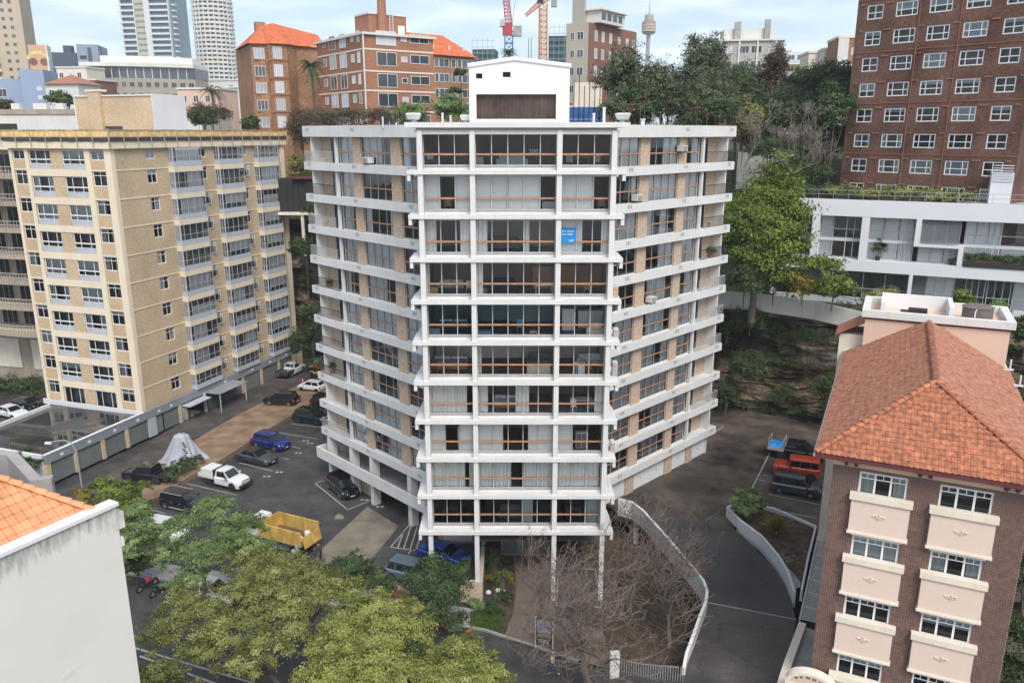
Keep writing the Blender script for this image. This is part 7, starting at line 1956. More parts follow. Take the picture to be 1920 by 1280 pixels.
G3='garden shrubs along the cliff top wall'
spec=[('dark dense bush behind the wall under the bright green tree',1350,1445,480,565,81.5,'dark',7000,.25),('deep green bush right of the bright tree, mid garden',1415,1490,490,562,84,'dark',7000,.25),('yellow leaved shrub in the cliff top garden',1478,1535,500,562,82,'yellow',5000,.24),('leafy green and yellow shrub right of the yellow one',1520,1605,505,572,80,'bright',8000,.24),('light green feathery fronds reaching over the white slab',1485,1585,475,520,82,'bright',4000,.3),('thin dry shrub below the lower glass bays',1600,1700,540,578,80,'olive',4000,.2),('green bush in front of the right hand lower flats',1785,1832,540,585,74,'bright',4000,.22),('small bush behind the brown water tank',1850,1895,560,598,72,'green',3000,.22),('bush at the right edge below the modern flats',1895,1960,575,660,70,'deep',5000,.24),]
for i,(lb,a,b,c,d,Y,m,n,s)in enumerate(spec):tree('shrub',lb,'shrub',a,b,c,d,Y,m,n,s,seed=i+90,group=G3,base=at_y(a,d,Y).z-.5,k=6,nclump=30,tr=.08,limbs=3,shell=.35)
G4='bushes clinging to the cliff'
spec=[('round dark bush in the middle of the right cliff',1365,1445,650,735,84,'dark',9000,.24),('bush on the cliff right below the white wall',1365,1450,572,625,86,'dark',6000,.22),('dark bush low right on the cliff beside the tiled roof',1530,1590,690,800,80,'dark',7000,.22),('dark bush high right on the cliff beside the tiled roof',1560,1625,600,690,80,'dark',7000,.22),('leafy bush at the left foot of the right cliff',1338,1385,690,790,85,'dark',5000,.2),('bush against the cliff next to the third right balcony',1345,1385,560,640,87,'deep',5000,.2),('dark bush halfway up the gap left of the white tower',538,598,440,490,108,'dark',6000,.24),('deep green tree at the foot of the gap left of the white tower',560,612,560,680,104,'dark',9000,.24),('small bush by the stilted deck in the left gap',560,600,375,405,110,'deep',3000,.22),('dark strip of creepers down the gap beside the yellow block',540,566,600,680,110,'dark',4000,.24),]
for i,(lb,a,b,c,d,Y,m,n,s)in enumerate(spec):tree('cliff_bush',lb,'bush',a,b,c,d,Y,m,n,s,seed=i+120,group=G4,base=at_y(a,d,Y).z,k=6,nclump=30,tr=.07,limbs=3,shell=.35,depth=.35)
g=np.random.default_rng(3);blobs=[]
for i in range(230):
 k=int(g.integers(46,132));v=g.random();q=cliff_pt(k,v*.95+.02);blobs.append((q.x-.3,q.y-.8,q.z,.9+1.2*g.random(),.45,.4+.7*g.random()))
leaf_cloud('cliff_creeper',blobs,90000,.19,LM['deep'],None,7,.4,seed=5,kind='stuff')
blobs=[]
for i in range(70):
 k=int(g.integers(50,86));v=g.random();q=cliff_pt(k,v*.9+.04);blobs.append((q.x-.1,q.y-.5,q.z,.9+g.random(),.3,.3))
leaf_cloud('cliff_grass',blobs,14000,.18,LM['grass'],None,7,.4,seed=6,kind='stuff')
blobs=[]
for i in range(400):
 k=int(g.integers(35,190));s=g.random()**1.3*60;q=CLr[k]+CN*(3+s);blobs.append((q.x,q.y,hill_z(s,CLr[k].x)+.2,2.5,2.5,1.0))
leaf_cloud('hillside_undergrowth',blobs,60000,.42,LM['dark'],None,6,.4,seed=7,kind='stuff')
def hedge(name,label,origin,ang,L,D,H,m,n,size,seed=0,lump=.15,cat='hedge',group=None):
 t=thing(name,label,cat,origin,ang,group);g=random.Random(seed);bl=[];k=int(L/(D*.6))+1
 for i in range(k):bl.append((L*i/max(1,k-1),D/2,H*.5,D*.62,D*.55,H*(.55+lump*g.uniform(-1,1))))
 leaf_cloud('foliage',bl,n,size,LM[m],t,26,.22,seed=seed,shell=.6)
 MB().box(0,L,D*.2,D*.8,-.05,H*.35).obj('soil_bed','mulch',t)
 return t
def mloc(u,d,z):ca,sa=math.cos(R(MA)),math.sin(R(MA));return(MO.x+u*ca-d*sa,MO.y+u*sa+d*ca,z)
ua,ub,uc=muv(1482,360)[0],muv(1600,360)[0],muv(1838,360)[0]
hedge('roof_hedge','dull green left half of the roof garden hedge on the modern flats',mloc(ua,1.2,zF1-.05),R(MA),ub-ua,2.4,1.3,'deep',8000,.22,1)
hedge('roof_hedge','reddish and green spiky right half of the roof garden hedge on the modern flats',mloc(ub-2,.9,zF1-.05),R(MA),uc-ub,2.6,1.3,'olive',11000,.26,2)
ua,ub=muv(1806,500)[0],muv(1925,500)[0]
MB_=MB().box(ua,ub+4,-.1,.9,zS1+.002,zS1+.5);o=MB_.obj('planter_box','plastic',None,(MO.x,MO.y,0),R(MA));tag(o,'long black planter box under the clipped hedge on the right terrace','planter box')
hedge('terrace_hedge','clipped green hedge in the black planter on the right terrace',mloc(ua+.2,-.1,zS1+.5),R(MA),ub-ua+3,.9,1.0,'deep',9000,.15,3)
u_=muv(1629,485)[0];q=mloc(u_+.9,.8,zS1+.01);t=thing('potted_plant','dark potted tree in the second glass bay of the modern flats','potted plant',q);MB().cyl((0,0,0),.25,.45,10,r2=.32).obj('pot','plastic',t);MB().tube([(0,0,.4),(0,0,1.2)],.04).obj('stem','bark',t);leaf_cloud('crown',[(0,0,1.5,.6,.5,.9)],900,.2,LM['dark'],t,20,.25)
u_=muv(1792,500)[0];q=mloc(u_-.4,.6,zS1+.01);t=thing('potted_plant','small round potted shrub at the right end of the framed balcony','potted plant',q);MB().cyl((0,0,0),.25,.3,10).obj('pot','plastic',t);leaf_cloud('crown',[(0,0,.5,.4,.4,.3)],500,.12,LM['deep'],t,15,.25)
for i,(side,px,py,k,w,lb)in enumerate(((-1,600,582,6,.8,'leafy plants crowding the sixth left balcony'),(-1,617,520,5,.35,'tall dark plant at the end of the fifth left balcony'),(-1,607,690,8,1.1,'tangle of pot plants on the eighth left balcony'),(-1,622,690,8,.8,'flowering pots at the inner end of the eighth left balcony'),(1,1333,468,4,.7,'bushy plant on the fourth right balcony'),(1,1350,465,4,.3,'small red flowered plant on the fourth right balcony rail'),(-1,628,840,11,.5,'low plant spilling over the parking deck parapet'))):
 p,A=on_wing(px,py,side,.9);z=HC-2.58-2.9*(k-1)-.149 if k<11 else 2.61
 t=thing('balcony_plant',lb,'balcony plant',(p.x,p.y,z),0);MB().cyl((0,0,0),.2,.35,10,r2=.26).obj('pot','tile',t);leaf_cloud('foliage',[(0,0,.35+w*.5,w*.8,.4,w*.55)],int(900*w)+200,.13,LM['deep' if i%2 else 'green'],t,20,.25,seed=i)
p=at_z(0,757,0);hedge('garden_hedge','leafy green hedge in front of the beige block at the far left',(p.x-6,p.y+1.5,0),R(8),15,2.6,2.4,'deep',12000,.26,5)
# ---- street trees in the foreground
def px_tree(name,label,blobs,m,n,size,trunk_px,base=0.0,seed=0,group=None,tr=.2,nclump=38,spread=.13,trunk='bark',limbs=8,shell=.35,aspect=.45,flat=.8,bare=0):
 """blobs: (px, py, z, rx, rz) - a blob seen at px,py at height z"""
 tb=at_z(trunk_px[0],trunk_px[1],base);t=thing(name,label,'tree',tb,0,group);rel=[]
 for px,py,z,rx,rz in blobs:
  q=at_z(px,py,z);rel.append((q.x-tb.x,q.y-tb.y,q.z-base,rx,rx*.9,rz))
 g=random.Random(seed);c=sum((Vector(b[:3])for b in rel),Vector())/len(rel)
 fork=Vector((c.x*.35,c.y*.35,c.z*.45))
 MB().tube([(0,0,-.1),fork*.5+Vector((.1,0,0)),fork],[tr,tr*.85,tr*.7],8).obj('trunk',trunk,t)
 for b in rel[:limbs]:
  e=Vector(b[:3]);mid=fork.lerp(e,.5)+Vector((g.uniform(-.3,.3),g.uniform(-.3,.3),.3))
  MB().tube([fork,mid,e],[tr*.5,tr*.3,tr*.1],6).obj('limb',trunk,t)
 tw=MB()
 for b in rel:
  e=Vector(b[:3])
  for i in range(9+bare):
   d=Vector((g.gauss(0,1),g.gauss(0,1),g.gauss(.2,.7))).normalized();f=e+Vector((d.x*b[3],d.y*b[4],d.z*b[5]))*g.uniform(.6,1.0)
   tw.tube([e,e.lerp(f,.5)+Vector((g.uniform(-.2,.2),g.uniform(-.2,.2),.1)),f],[.035,.022,.008],4)
 o=tw.obj('twigs',trunk,t);o['kind']='stuff'
 leaf_cloud('crown',rel,n,size,LM[m],t,nclump,spread,seed=seed,shell=shell,aspect=aspect,flat=flat)
 return t
G5='street trees in the foreground'
px_tree('street_tree','fresh green feathery tree in front of the car park, left of the yellow truck',[(400,955,6.5,1.9,1.2),(350,985,6.2,2.0,1.2),(450,990,6.2,1.9,1.1),(320,1040,5.6,1.7,1.1),(405,1030,6.4,2.3,1.3),(470,1025,5.8,1.6,1.0),(475,985,6.4,1.2,.9),(345,1090,4.8,1.6,1.0),(300,1000,5.0,1.3,.9)],'green',36000,.16,(380,1130),.05,1,G5,.2,40,.13)
px_tree('street_tree','thin olive tree with bare twigs at the bottom left',[(345,1120,6.2,1.7,1.0),(400,1145,6.2,1.8,1.0),(330,1165,6.0,1.9,1.0),(300,1195,5.6,1.6,.9),(420,1180,6.0,2.0,1.1),(500,1205,6.0,1.8,1.0),(370,1225,5.5,1.7,.9),(460,1245,5.6,1.7,.9),(540,1180,6.2,1.5,.9)],'olive',30000,.15,(560,1330),0,2,G5,.2,34,.15,shell=.3,bare=16)
px_tree('street_tree','broad olive tree in the middle foreground left of the truck tail',[(470,1060,6.8,1.9,1.2),(500,1048,6.6,1.4,1.0),(560,1062,6.6,1.4,1.0),(520,1085,7.2,2.2,1.3),(455,1110,6.5,2.0,1.1),(580,1100,7.0,2.0,1.2),(540,1135,6.6,2.2,1.2),(620,1125,6.6,1.8,1.1),(490,1150,6.0,1.8,1.0)],'olive',36000,.15,(600,1240),0,3,G5,.22,40,.13,bare=5)
px_tree('street_tree','yellow-green tree in the centre of the foreground',[(650,1110,6.8,1.6,1.1),(690,1140,7.0,2.0,1.2),(730,1165,6.6,1.9,1.2),(640,1170,6.4,2.0,1.1),(780,1185,6.0,1.5,1.0),(700,1200,6.2,2.0,1.1),(620,1215,5.8,1.7,1.0),(760,1140,6.2,1.2,.8)],'lime',36000,.16,(680,1300),0,4,G5,.22,40,.13)
px_tree('street_tree','dark green bushy tree at the left foot of the white tower',[(815,1070,4.2,1.5,1.2),(785,1095,3.8,1.3,1.1),(850,1095,3.8,1.3,1.1),(820,1120,3.4,1.6,1.3),(800,1150,2.6,1.2,1.0),(855,1165,2.2,1.0,.9),(870,1065,3.6,.7,.7)],'deep',24000,.17,(825,1172),.06,5,G5,.14,46,.16,flat=1.1)
px_tree('street_tree','small dark green tree behind the olive ones beside the concrete pad',[(660,1060,4.0,1.5,.9),(700,1085,3.8,1.3,.9),(625,1070,3.8,1.2,.8),(720,1100,3.2,1.0,.8)],'deep',11000,.17,(665,1120),.05,6,G5,.13,40)
px_tree('street_tree','bright yellow-green round crown at the bottom centre',[(870,1235,6.6,1.9,1.2),(830,1265,6.4,1.8,1.1),(905,1265,6.2,1.4,1.0),(860,1290,6.2,2.0,1.2),(830,1225,5.9,1.0,.8),(930,1285,5.8,1.1,.9)],'lime',30000,.16,(870,1400),0,7,G5,.2,46)
px_tree('street_tree','lime green tree along the bottom edge left of the round crown',[(640,1255,6.6,1.8,1.1),(700,1250,6.8,1.9,1.1),(600,1280,6.2,1.6,1.0),(670,1290,6.4,2.0,1.1),(750,1270,6.2,1.7,1.0)],'lime',28000,.16,(680,1400),0,8,G5,.2,44)
px_tree('street_tree','dark leaved tree between the lime and round crowns at the bottom',[(770,1230,5.2,1.5,1.0),(740,1215,5.0,1.2,.9),(800,1265,5.0,1.4,1.0)],'deep',10000,.2,(780,1330),0,9,G5,.15,36)
px_tree('street_tree','olive tree poking in at the bottom left corner',[(290,1275,6.0,1.6,.9),(250,1290,5.8,1.4,.8),(340,1300,5.6,1.5,.9)],'olive',9000,.2,(300,1400),0,10,G5,.15,34,bare=6)
px_tree('garden_tree','glossy green garden tree beside the black ute',[(195,915,3.2,1.3,1.0),(230,925,3.6,1.3,1.1),(265,915,2.8,1.1,.9),(245,950,3.4,1.5,1.1),(215,940,3.0,1.2,1.0)],'bright',16000,.2,(235,985),.05,20,G5,.12,40)
px_tree('garden_tree','soft green tree right behind the white gable corner',[(255,985,4.6,1.5,1.2),(240,1020,4.2,1.5,1.2),(275,1010,4.0,1.2,1.0),(262,955,4.2,1.1,.9)],'green',16000,.19,(262,1070),.05,21,G5,.14,42)
px_tree('garden_tree','dark shrub at the foot of the white gable corner',[(262,1055,2.0,1.2,1.0),(245,1070,1.8,1.2,.9)],'dark',8000,.2,(258,1078),.05,22,G5,.1,34)
px_tree('garden_tree','small yellow-green bush by the lamp post',[(150,925,1.8,.8,.7),(163,940,1.6,.9,.7)],'yellow',5000,.17,(158,955),.2,23,G5,.07,30)
px_tree('garden_tree','dark flowering shrub between the black ute and the white ute',[(330,878,1.4,1.0,.7),(352,868,1.4,1.0,.7),(372,860,1.2,.7,.5),(320,895,1.2,.8,.6)],'deep',8000,.16,(345,895),.45,24,G5,.07,34)
px_tree('garden_tree','small green shrub behind the orange roof and grey coping',[(58,870,3.0,1.0,.8),(45,855,3.0,1.0,.8)],'deep',4000,.2,(60,900),.2,25,G5,.07,30)
tb=at_z(1105,1300,.05)
bare_tree('bare_street_tree','large leafless tangle of grey-brown branches in front of the tower entry',tb,16.0,1.0,'twig',8,11,.28,8,(.1,.12),.14,.014,segs=4,first=.2,kid=(2,3),tw=.80,droop=.01,cap=3000)
tb=at_z(1255,1215,.05)
bare_tree('bare_street_tree','leafless grey tree leaning over the bar fence near the foot of the ramp wall',tb,12.0,1.0,'twig',7,21,.16,6,(-.1,.1),.16,.014,segs=4,first=.2,kid=(2,3),tw=.8,cap=1500)
tb=at_z(1180,1150,.05)
bare_tree('bare_street_tree','second leafless reddish tree behind, close to the curved parapet',tb,13.0,1.0,mat('red_twig',(.15,.115,.098),.9,.2,2),7,8,.12,5,(.1,.0),.35,.014,segs=3,first=.22,kid=(2,3),tw=.77,cap=1300)
tb=at_z(1010,1160,.05)
bare_tree('bare_street_tree','slender leafless reddish tree beside the entry path',tb,7.5,.55,mat('red_twig2',(.15,.112,.095),.9,.2,2),6,14,.09,4,(0,.1),.5,.013,segs=3,first=.3,kid=(2,3),tw=.72)
g=np.random.default_rng(9);blobs=[]
for i in range(170):
 u,v=g.random(),g.random();q=at_z(1045+255*u,1090+150*v,.07);blobs.append((q.x,q.y,.10,.9,.9,.03))
for i in range(40):
 q=_K[int(g.integers(14,40))]-_nn*(.2+g.random());blobs.append((q.x,q.y,q.z+.10,.8,.5,.02))
leaf_cloud('leaf_litter',blobs,14000,.11,LM['brown'],None,6,.35,up=2.5,seed=31,kind='stuff')
for i,(px,py,r,m,lb)in enumerate(((925,1040,1.3,'dark','dark palm in the shaded bed beside the entry path'),(940,1075,1.0,'deep','lower dark palm nearer the front of the shaded bed'),(905,1030,.9,'dark','palm against the brick wall under the tower'))):
 b=at_z(px,py+28,.06);t=palm(lb,px,py,py+28,b.y,r,m,30+i,'palms in the entry garden',20);t.location=(b.x,b.y,.06)
for i,(px,py,m,lb,s)in enumerate(((890,1138,'green','strappy pale green clump in front of the brick name wall',.5),(905,1142,'green','second strappy clump right of the first by the name wall',.45),(930,1090,'yellow','yellow spotted shrub in the shaded entry bed',.6),(952,1085,'yellow','smaller yellow leaved shrub nearer the path',.5),(945,1125,'deep','low shrub beside the white rocks in the entry bed',.6),(925,1150,'dark','dark mounded shrub on the lawn patch',.7))):
 b=at_z(px,py,.07);t=thing('garden_plant',lb,'garden plant',b,0,'small plants in the entry garden');leaf_cloud('foliage',[(0,0,s*.6,s,s,s*.6)],1200,.16,LM[m],t,24,.25,seed=i,aspect=.3)
a,b=at_z(884,1165,.1),at_z(945,1165,.1);blobs=[]
for i in range(60):
 u,v=g.random(),g.random();q=at_z(888+55*u-8*v,1146+34*v*(1-.35*(1-u))+3,.1);blobs.append((q.x,q.y,.16,.25,.25,.09))
leaf_cloud('lawn_grass',blobs,6000,.12,LM['grass'],None,14,.3,seed=8,kind='stuff',aspect=.3)
for i,(px,py)in enumerate(((916,1112),(934,1108),(944,1111))):
 q=at_z(px,py,.1);mb=MB();mb.loft([[(.22*math.cos(a)*k,.18*math.sin(a)*k,z)for a in[j*.785 for j in range(8)]]for k,z in((.9,0),(1.05,.1),(.75,.22),(.3,.28))]);o=mb.obj('rock','white_old',None,q);tag(o,('left','middle','right')[i]+' pale round rock in the dark entry bed','rock','pale rocks in the entry bed')
px_tree('planter_bush','round soft green bush at the tip of the white planter',[(1402,935,4.9,1.15,.95),(1385,945,4.6,.8,.7),(1422,945,4.6,.8,.7),(1400,958,4.3,.9,.7)],'green',14000,.14,(1402,975),3.4,26,None,.09,40,shell=.6)
b=at_z(1455,1000,3.4);t=thing('yucca','spiky yellow-green yucca in the middle of the white planter','yucca',b)
gg=random.Random(8);mb=MB()
for i in range(110):
 a=gg.uniform(0,6.283);e=gg.uniform(.15,1.45);L=gg.uniform(1.2,1.75);d=Vector((math.cos(a)*math.cos(e),math.sin(a)*math.cos(e),math.sin(e)));s=Vector((-math.sin(a),math.cos(a),0))*.055
 o0=Vector((0,0,.35));m1=o0+d*L*.55;m2=o0+d*L-Vector((0,0,.18*math.cos(e)))
 mb.quad(o0-s*.7,o0+s*.7,m1+s,m1-s);mb.tri(m1-s,m1+s,m2)
o=mb.obj('leaves',LM['yellow'],t);at=o.data.attributes.new('tone','FLOAT','FACE');at.data.foreach_set('value',np.clip(RNG.normal(.38,.25,len(o.data.polygons)),0,1).astype(np.float32))
MB().cyl((0,0,-.05),.18,.45,8).obj('trunk','bark',t)
for i in range(34):
 u,v=gg.random(),gg.random();q=at_z(1462+48*u,1036+26*v,3.2-.25*v);r=gg.uniform(.14,.3)
 mb=MB();mb.loft([[(r*1.1*math.cos(a)*k*gg.uniform(.85,1.1),r*.9*math.sin(a)*k*gg.uniform(.85,1.1),z*r)for a in[j*.9 for j in range(7)]]for k,z in((.8,-.3),(1.05,.2),(.8,.65),(.3,.85))])
 o=mb.obj('rock','rock' if i%3 else 'conc_dark',None,q,gg.uniform(0,6));tag(o,'brown boulder in the loose rock pile behind the white planter wall','rock','boulders piled in the planter')
ground_poly('planter_paving',[at_z(1466,1064,3.06),at_z(1504,1066,3.06),at_z(1500,1100,2.99),at_z(1488,1104,2.99)],'concrete')
px_tree('side_thicket','dark green thicket in the shade right of the plum brick flats',[(1905,1000,10,2.4,2.0),(1915,1100,8,2.2,2.0),(1900,1200,6,2.2,2.0),(1925,1260,5,2.2,2.0)],'dark',16000,.24,(1930,1400),2.5,27,None,.2,40)
# ================================================================== VEHICLES
def lerp(a,b,t):return a+(b-a)*t
CARS={'suv':dict(L=4.55,W=1.86,H=1.68,belt=1.02,hood=1.05,nose=.82,tail=1.12,wb=(.85,3.55),wr=.36,rw=(.18,.55),rf=(2.75,3.55),roof_in=.16),'sedan':dict(L=4.7,W=1.84,H=1.44,belt=.92,hood=.95,nose=.70,tail=1.0,wb=(.95,3.75),wr=.34,rw=(.55,1.25),rf=(2.55,3.35),roof_in=.2),'hatch':dict(L=3.75,W=1.62,H=1.48,belt=.92,hood=.95,nose=.72,tail=.95,wb=(.62,2.98),wr=.29,rw=(.12,.45),rf=(2.2,2.85),roof_in=.16),'wagon':dict(L=4.6,W=1.82,H=1.70,belt=1.0,hood=1.08,nose=.85,tail=1.05,wb=(.85,3.5),wr=.36,rw=(.10,.35),rf=(2.85,3.5),roof_in=.13),'boxy':dict(L=4.2,W=1.9,H=1.82,belt=1.12,hood=1.12,nose=1.02,tail=1.2,wb=(.75,3.35),wr=.38,rw=(.08,.18),rf=(2.7,3.0),roof_in=.08),'ute':dict(L=5.3,W=1.86,H=1.80,belt=1.10,hood=1.15,nose=.95,tail=.95,wb=(1.25,4.35),wr=.40,rw=(2.1,2.25),rf=(3.25,3.95),roof_in=.16),'dualcab':dict(L=5.3,W=1.86,H=1.80,belt=1.10,hood=1.15,nose=.95,tail=.95,wb=(1.25,4.35),wr=.40,rw=(1.65,1.8),rf=(3.35,4.05),roof_in=.16),}
def car(kind,label,cat,p_rear,p_front,side,z,paint,rim='rim',roof=None,extras=None,glass='carglass',group=None,trim='plastic',shift=0.0):
 S=CARS[kind];a,b=at_z(p_rear[0],p_rear[1],z),at_z(p_front[0],p_front[1],z)
 d=(b-a);d.z=0;d.normalize();n=Vector((-d.y,d.x,0))
 c=(a+b)/2+n*(S['W']/2)*(1 if side=='R' else-1)+d*shift
 t=thing('car' if kind not in('ute','dualcab')else 'utility_truck',label,cat,(c.x,c.y,z),math.atan2(d.y,d.x),group)
 L,W,H,bz=S['L'],S['W'],S['H'],S['belt'];wc=(S['wb'][0]+S['wb'][1])/2;X=lambda x:x-wc
 hw=W/2;g0=.24
 rear_x,rear_top=S['rw'];wf_top,wf_bot=S['rf']
 tray=kind in('ute','dualcab')
 x0b=rear_x-.1 if tray else 0
 def section(x,ztop,wk,zl,crown=.03):
  w=hw*wk
  return[(X(x),-w*.93,zl),(X(x),-w,zl+.18),(X(x),-w*1.0,bz*.62),(X(x),-w*.985,ztop-.10),(X(x),-w*.90,ztop),(X(x),-w*.45,ztop+crown),(X(x),0,ztop+crown*1.3),(X(x),w*.45,ztop+crown),(X(x),w*.90,ztop),(X(x),w*.985,ztop-.10),(X(x),w,bz*.62),(X(x),w,zl+.18),(X(x),w*.93,zl)]
 hood,nose,tail=S['hood'],S['nose'],S['tail']
 st=[]
 if not tray:st+=[(0.0,bz*.62+.1,.86,.42),(.05,tail-.12,.93,.34),(.18,tail-.02,.97,g0)]
 else:st+=[(x0b,bz-.02,.95,g0),(x0b+.05,bz,.985,g0)]
 st+=[(max(rear_top,.4),bz,1.0,g0),(wf_top,bz,1.0,g0),(wf_bot,hood-.02,1.0,g0),(lerp(wf_bot,L,.5),lerp(hood,nose,.22),.985,g0),(L-.35,lerp(hood,nose,.72),.95,g0+.02),(L-.12,nose,.88,.28),(L-.02,nose*.78,.80,.34),(L,nose*.62,.76,.38)]
 mb=MB();mb.loft([section(*s)for s in st],closed=True)
 body=mb.obj('body',paint,t,smooth=False)
 for p in body.data.polygons:p.use_smooth=True
 body.data.set_sharp_from_angle(angle=R(32))if hasattr(body.data,'set_sharp_from_angle')else None
 ri=S['roof_in'];xr0,xr1=(rear_x,rear_top)if not tray else(rear_x,rear_top)
 zb_=bz-.03;zr=H-.05
 B0=[(X(xr0),-hw*.88,zb_),(X(wf_bot),-hw*.88,zb_+.04),(X(wf_bot),hw*.88,zb_+.04),(X(xr0),hw*.88,zb_)]
 T0=[(X(xr1),-hw+ri+.04,zr),(X(wf_top),-hw+ri+.04,zr),(X(wf_top),hw-ri-.04,zr),(X(xr1),hw-ri-.04,zr)]
 mb=MB();mb.loft([B0,T0]);cab=mb.obj('cabin_shell',paint,t)
 xs_=[lerp(X(xr1),X(wf_top),k/4)for k in range(5)];ys_=[lerp(-hw+ri,hw-ri,k/6)for k in range(7)]
 mb=MB();rg=[]
 for i,x in enumerate(xs_):rg.append([(x+(-.05 if i==0 else(.06 if i==4 else 0)),y,zr+.002+.055*(1-(abs(y)/(hw-ri))**2.2)*(.7 if i in(0,4)else 1))for y in ys_])
 mb.loft(rg,closed=False,caps=False);o=mb.obj('roof',roof or paint,t,smooth=True)
 def pane(name,P,off=.008,m=glass):
  P=[Vector(p)for p in P];nrm=(P[1]-P[0]).cross(P[3]-P[0]).normalized();mb=MB();mb.quad(*[p+nrm*off for p in P]);mb.quad(*[p+nrm*.001 for p in P][::-1]);return mb.obj(name,m,t)
 def inset(P,k0,k1,j0,j1):
  a_,b_,c_,d_=[Vector(p)for p in P]
  f=lambda u,v:(a_.lerp(b_,u)).lerp(d_.lerp(c_,u),v)
  return[f(k0,j0),f(k1,j0),f(k1,j1),f(k0,j1)]
 pane('windscreen',inset([B0[1],B0[2],T0[2],T0[1]],.05,.95,.08,.93))
 pane('rear_window',inset([B0[3],B0[0],T0[0],T0[3]],.08,.92,.25 if not tray else.3,.9))
 ns={'suv':3,'wagon':3,'boxy':3,'sedan':2,'hatch':2,'ute':1,'dualcab':2}[kind]
 cuts={3:[(.03,.26),(.29,.60),(.63,.93)],2:[(.08,.46),(.50,.92)],1:[(.12,.90)]}[ns]
 for k0,k1 in cuts:
  pane('side_window',inset([B0[0],B0[1],T0[1],T0[0]],k0,k1,.12,.9));pane('side_window',inset([B0[2],B0[3],T0[3],T0[2]],1-k1,1-k0,.12,.9))
 wr=S['wr']
 for x in S['wb']:
  for s in(-1,1):
   mb=MB();seg=18;ra=wr+.055
   mb.cyl((X(x),s*(hw+.006)if s>0 else s*(hw+.006),wr),ra,-s*.03,seg,axis='y');mb.obj('wheel_arch','plastic',t)
   y0=s*(hw-.2);mb=MB()
   rg=[]
   for yy,rr_ in((0,wr*.9),(.02,wr),(.2,wr),(.225,wr*.9),(.225,wr*.62)):rg.append([(X(x)+rr_*math.cos(2*math.pi*q/seg),y0+s*yy,wr+rr_*math.sin(2*math.pi*q/seg))for q in range(seg)])
   mb.loft(rg);w=mb.obj('wheel','tyre',t)
   mb=MB();yr=y0+s*.228;mb.cyl((X(x),yr,wr),wr*.17,s*.012,8,axis='y')
   for q in range(7):
    an=2*math.pi*q/7;mb.obox((X(x)+wr*.12*math.cos(an),yr+s*.004,wr+wr*.12*math.sin(an)),(X(x)+wr*.60*math.cos(an),yr+s*.004,wr+wr*.60*math.sin(an)),.05,.012,up=(0,1,0))
   mb.obj('rim',rim,w)
 for s in(-1,1):
  mb=MB();mb.quad((X(L-.10),s*hw*.50,nose-.04),(X(L-.42),s*hw*.90,nose+.06),(X(L-.36),s*hw*.93,nose-.12),(X(L-.06),s*hw*.52,nose-.17))if s<0 else mb.quad((X(L-.06),s*hw*.52,nose-.17),(X(L-.36),s*hw*.93,nose-.12),(X(L-.42),s*hw*.90,nose+.06),(X(L-.10),s*hw*.50,nose-.04))
  for i,v in enumerate(mb.v):mb.v[i]=(v[0]+.05,v[1]*1.03,v[2]+.015)
  mb.obj('headlight','lamp',t)
  if not tray:MB().box(X(.0)-.015,X(.22),s*hw*.99-.04,s*hw*.99+.02,tail-.38,tail-.12).obj('tail_light','tail',t)
  mb=MB();mb.box(X(wf_bot)-.42,X(wf_bot)-.25,s*(hw+.14)-.08,s*(hw+.14)+.08,bz+.02,bz+.17).obj('mirror',paint if kind!='boxy' else trim,t)
  if not tray:MB().box(X(rear_top)-.1,X(wf_top),s*(hw-ri)-.02,s*(hw-ri)+.02,zr+.012,zr+.05).obj('roof_rail',trim,t)if kind in('suv','wagon','boxy')else None
  MB().box(X(S['wb'][0]+wr+.1),X(S['wb'][1]-wr-.1),s*hw-.01,s*hw+.015,g0+.03,g0+.14).obj('side_skirt',trim,t)
 MB().box(X(L)-.12,X(L)+.015,-hw*.5,hw*.5,.36,.36+nose*.32).obj('grille',trim,t);MB().box(X(L)+.017,X(L)+.03,-.22,.22,.42,.53).obj('number_plate','plate',t)
 if not tray:MB().box(-.02+X(0),X(0)-.001+.02,-.22,.22,.55,.67).obj('number_plate','plate',t)
 for s in(-1,1):
  for xd in((wf_bot-.95,)if kind in('ute',)else(wf_bot-.95,wf_bot-1.95)):
   MB().box(X(xd),X(xd)+.16,s*(hw+.002)-.012,s*(hw+.002)+.02,bz-.16,bz-.12).obj('door_handle',trim,t)
 if extras:extras(t,X,S)
 return t
PC={k:car_mat('paint_'+k,c,mt,rg)for k,c,mt,rg in(('white',(.72,.73,.73),0,.3),('grey',(.10,.105,.115),.6,.28),('blue',(.01,.035,.26),.5,.25),('black',(.010,.010,.012),.3,.2),('navy',(.012,.016,.03),.4,.22),('orange',(.52,.055,.012),.1,.3),('silver',(.28,.31,.34),.7,.28),('royal',(.01,.07,.36),.4,.25),('lightblue',(.18,.25,.32),.6,.3))}
M['softtop']=mat('burgundy_soft_top',(.06,.022,.022),.85,.1,5)
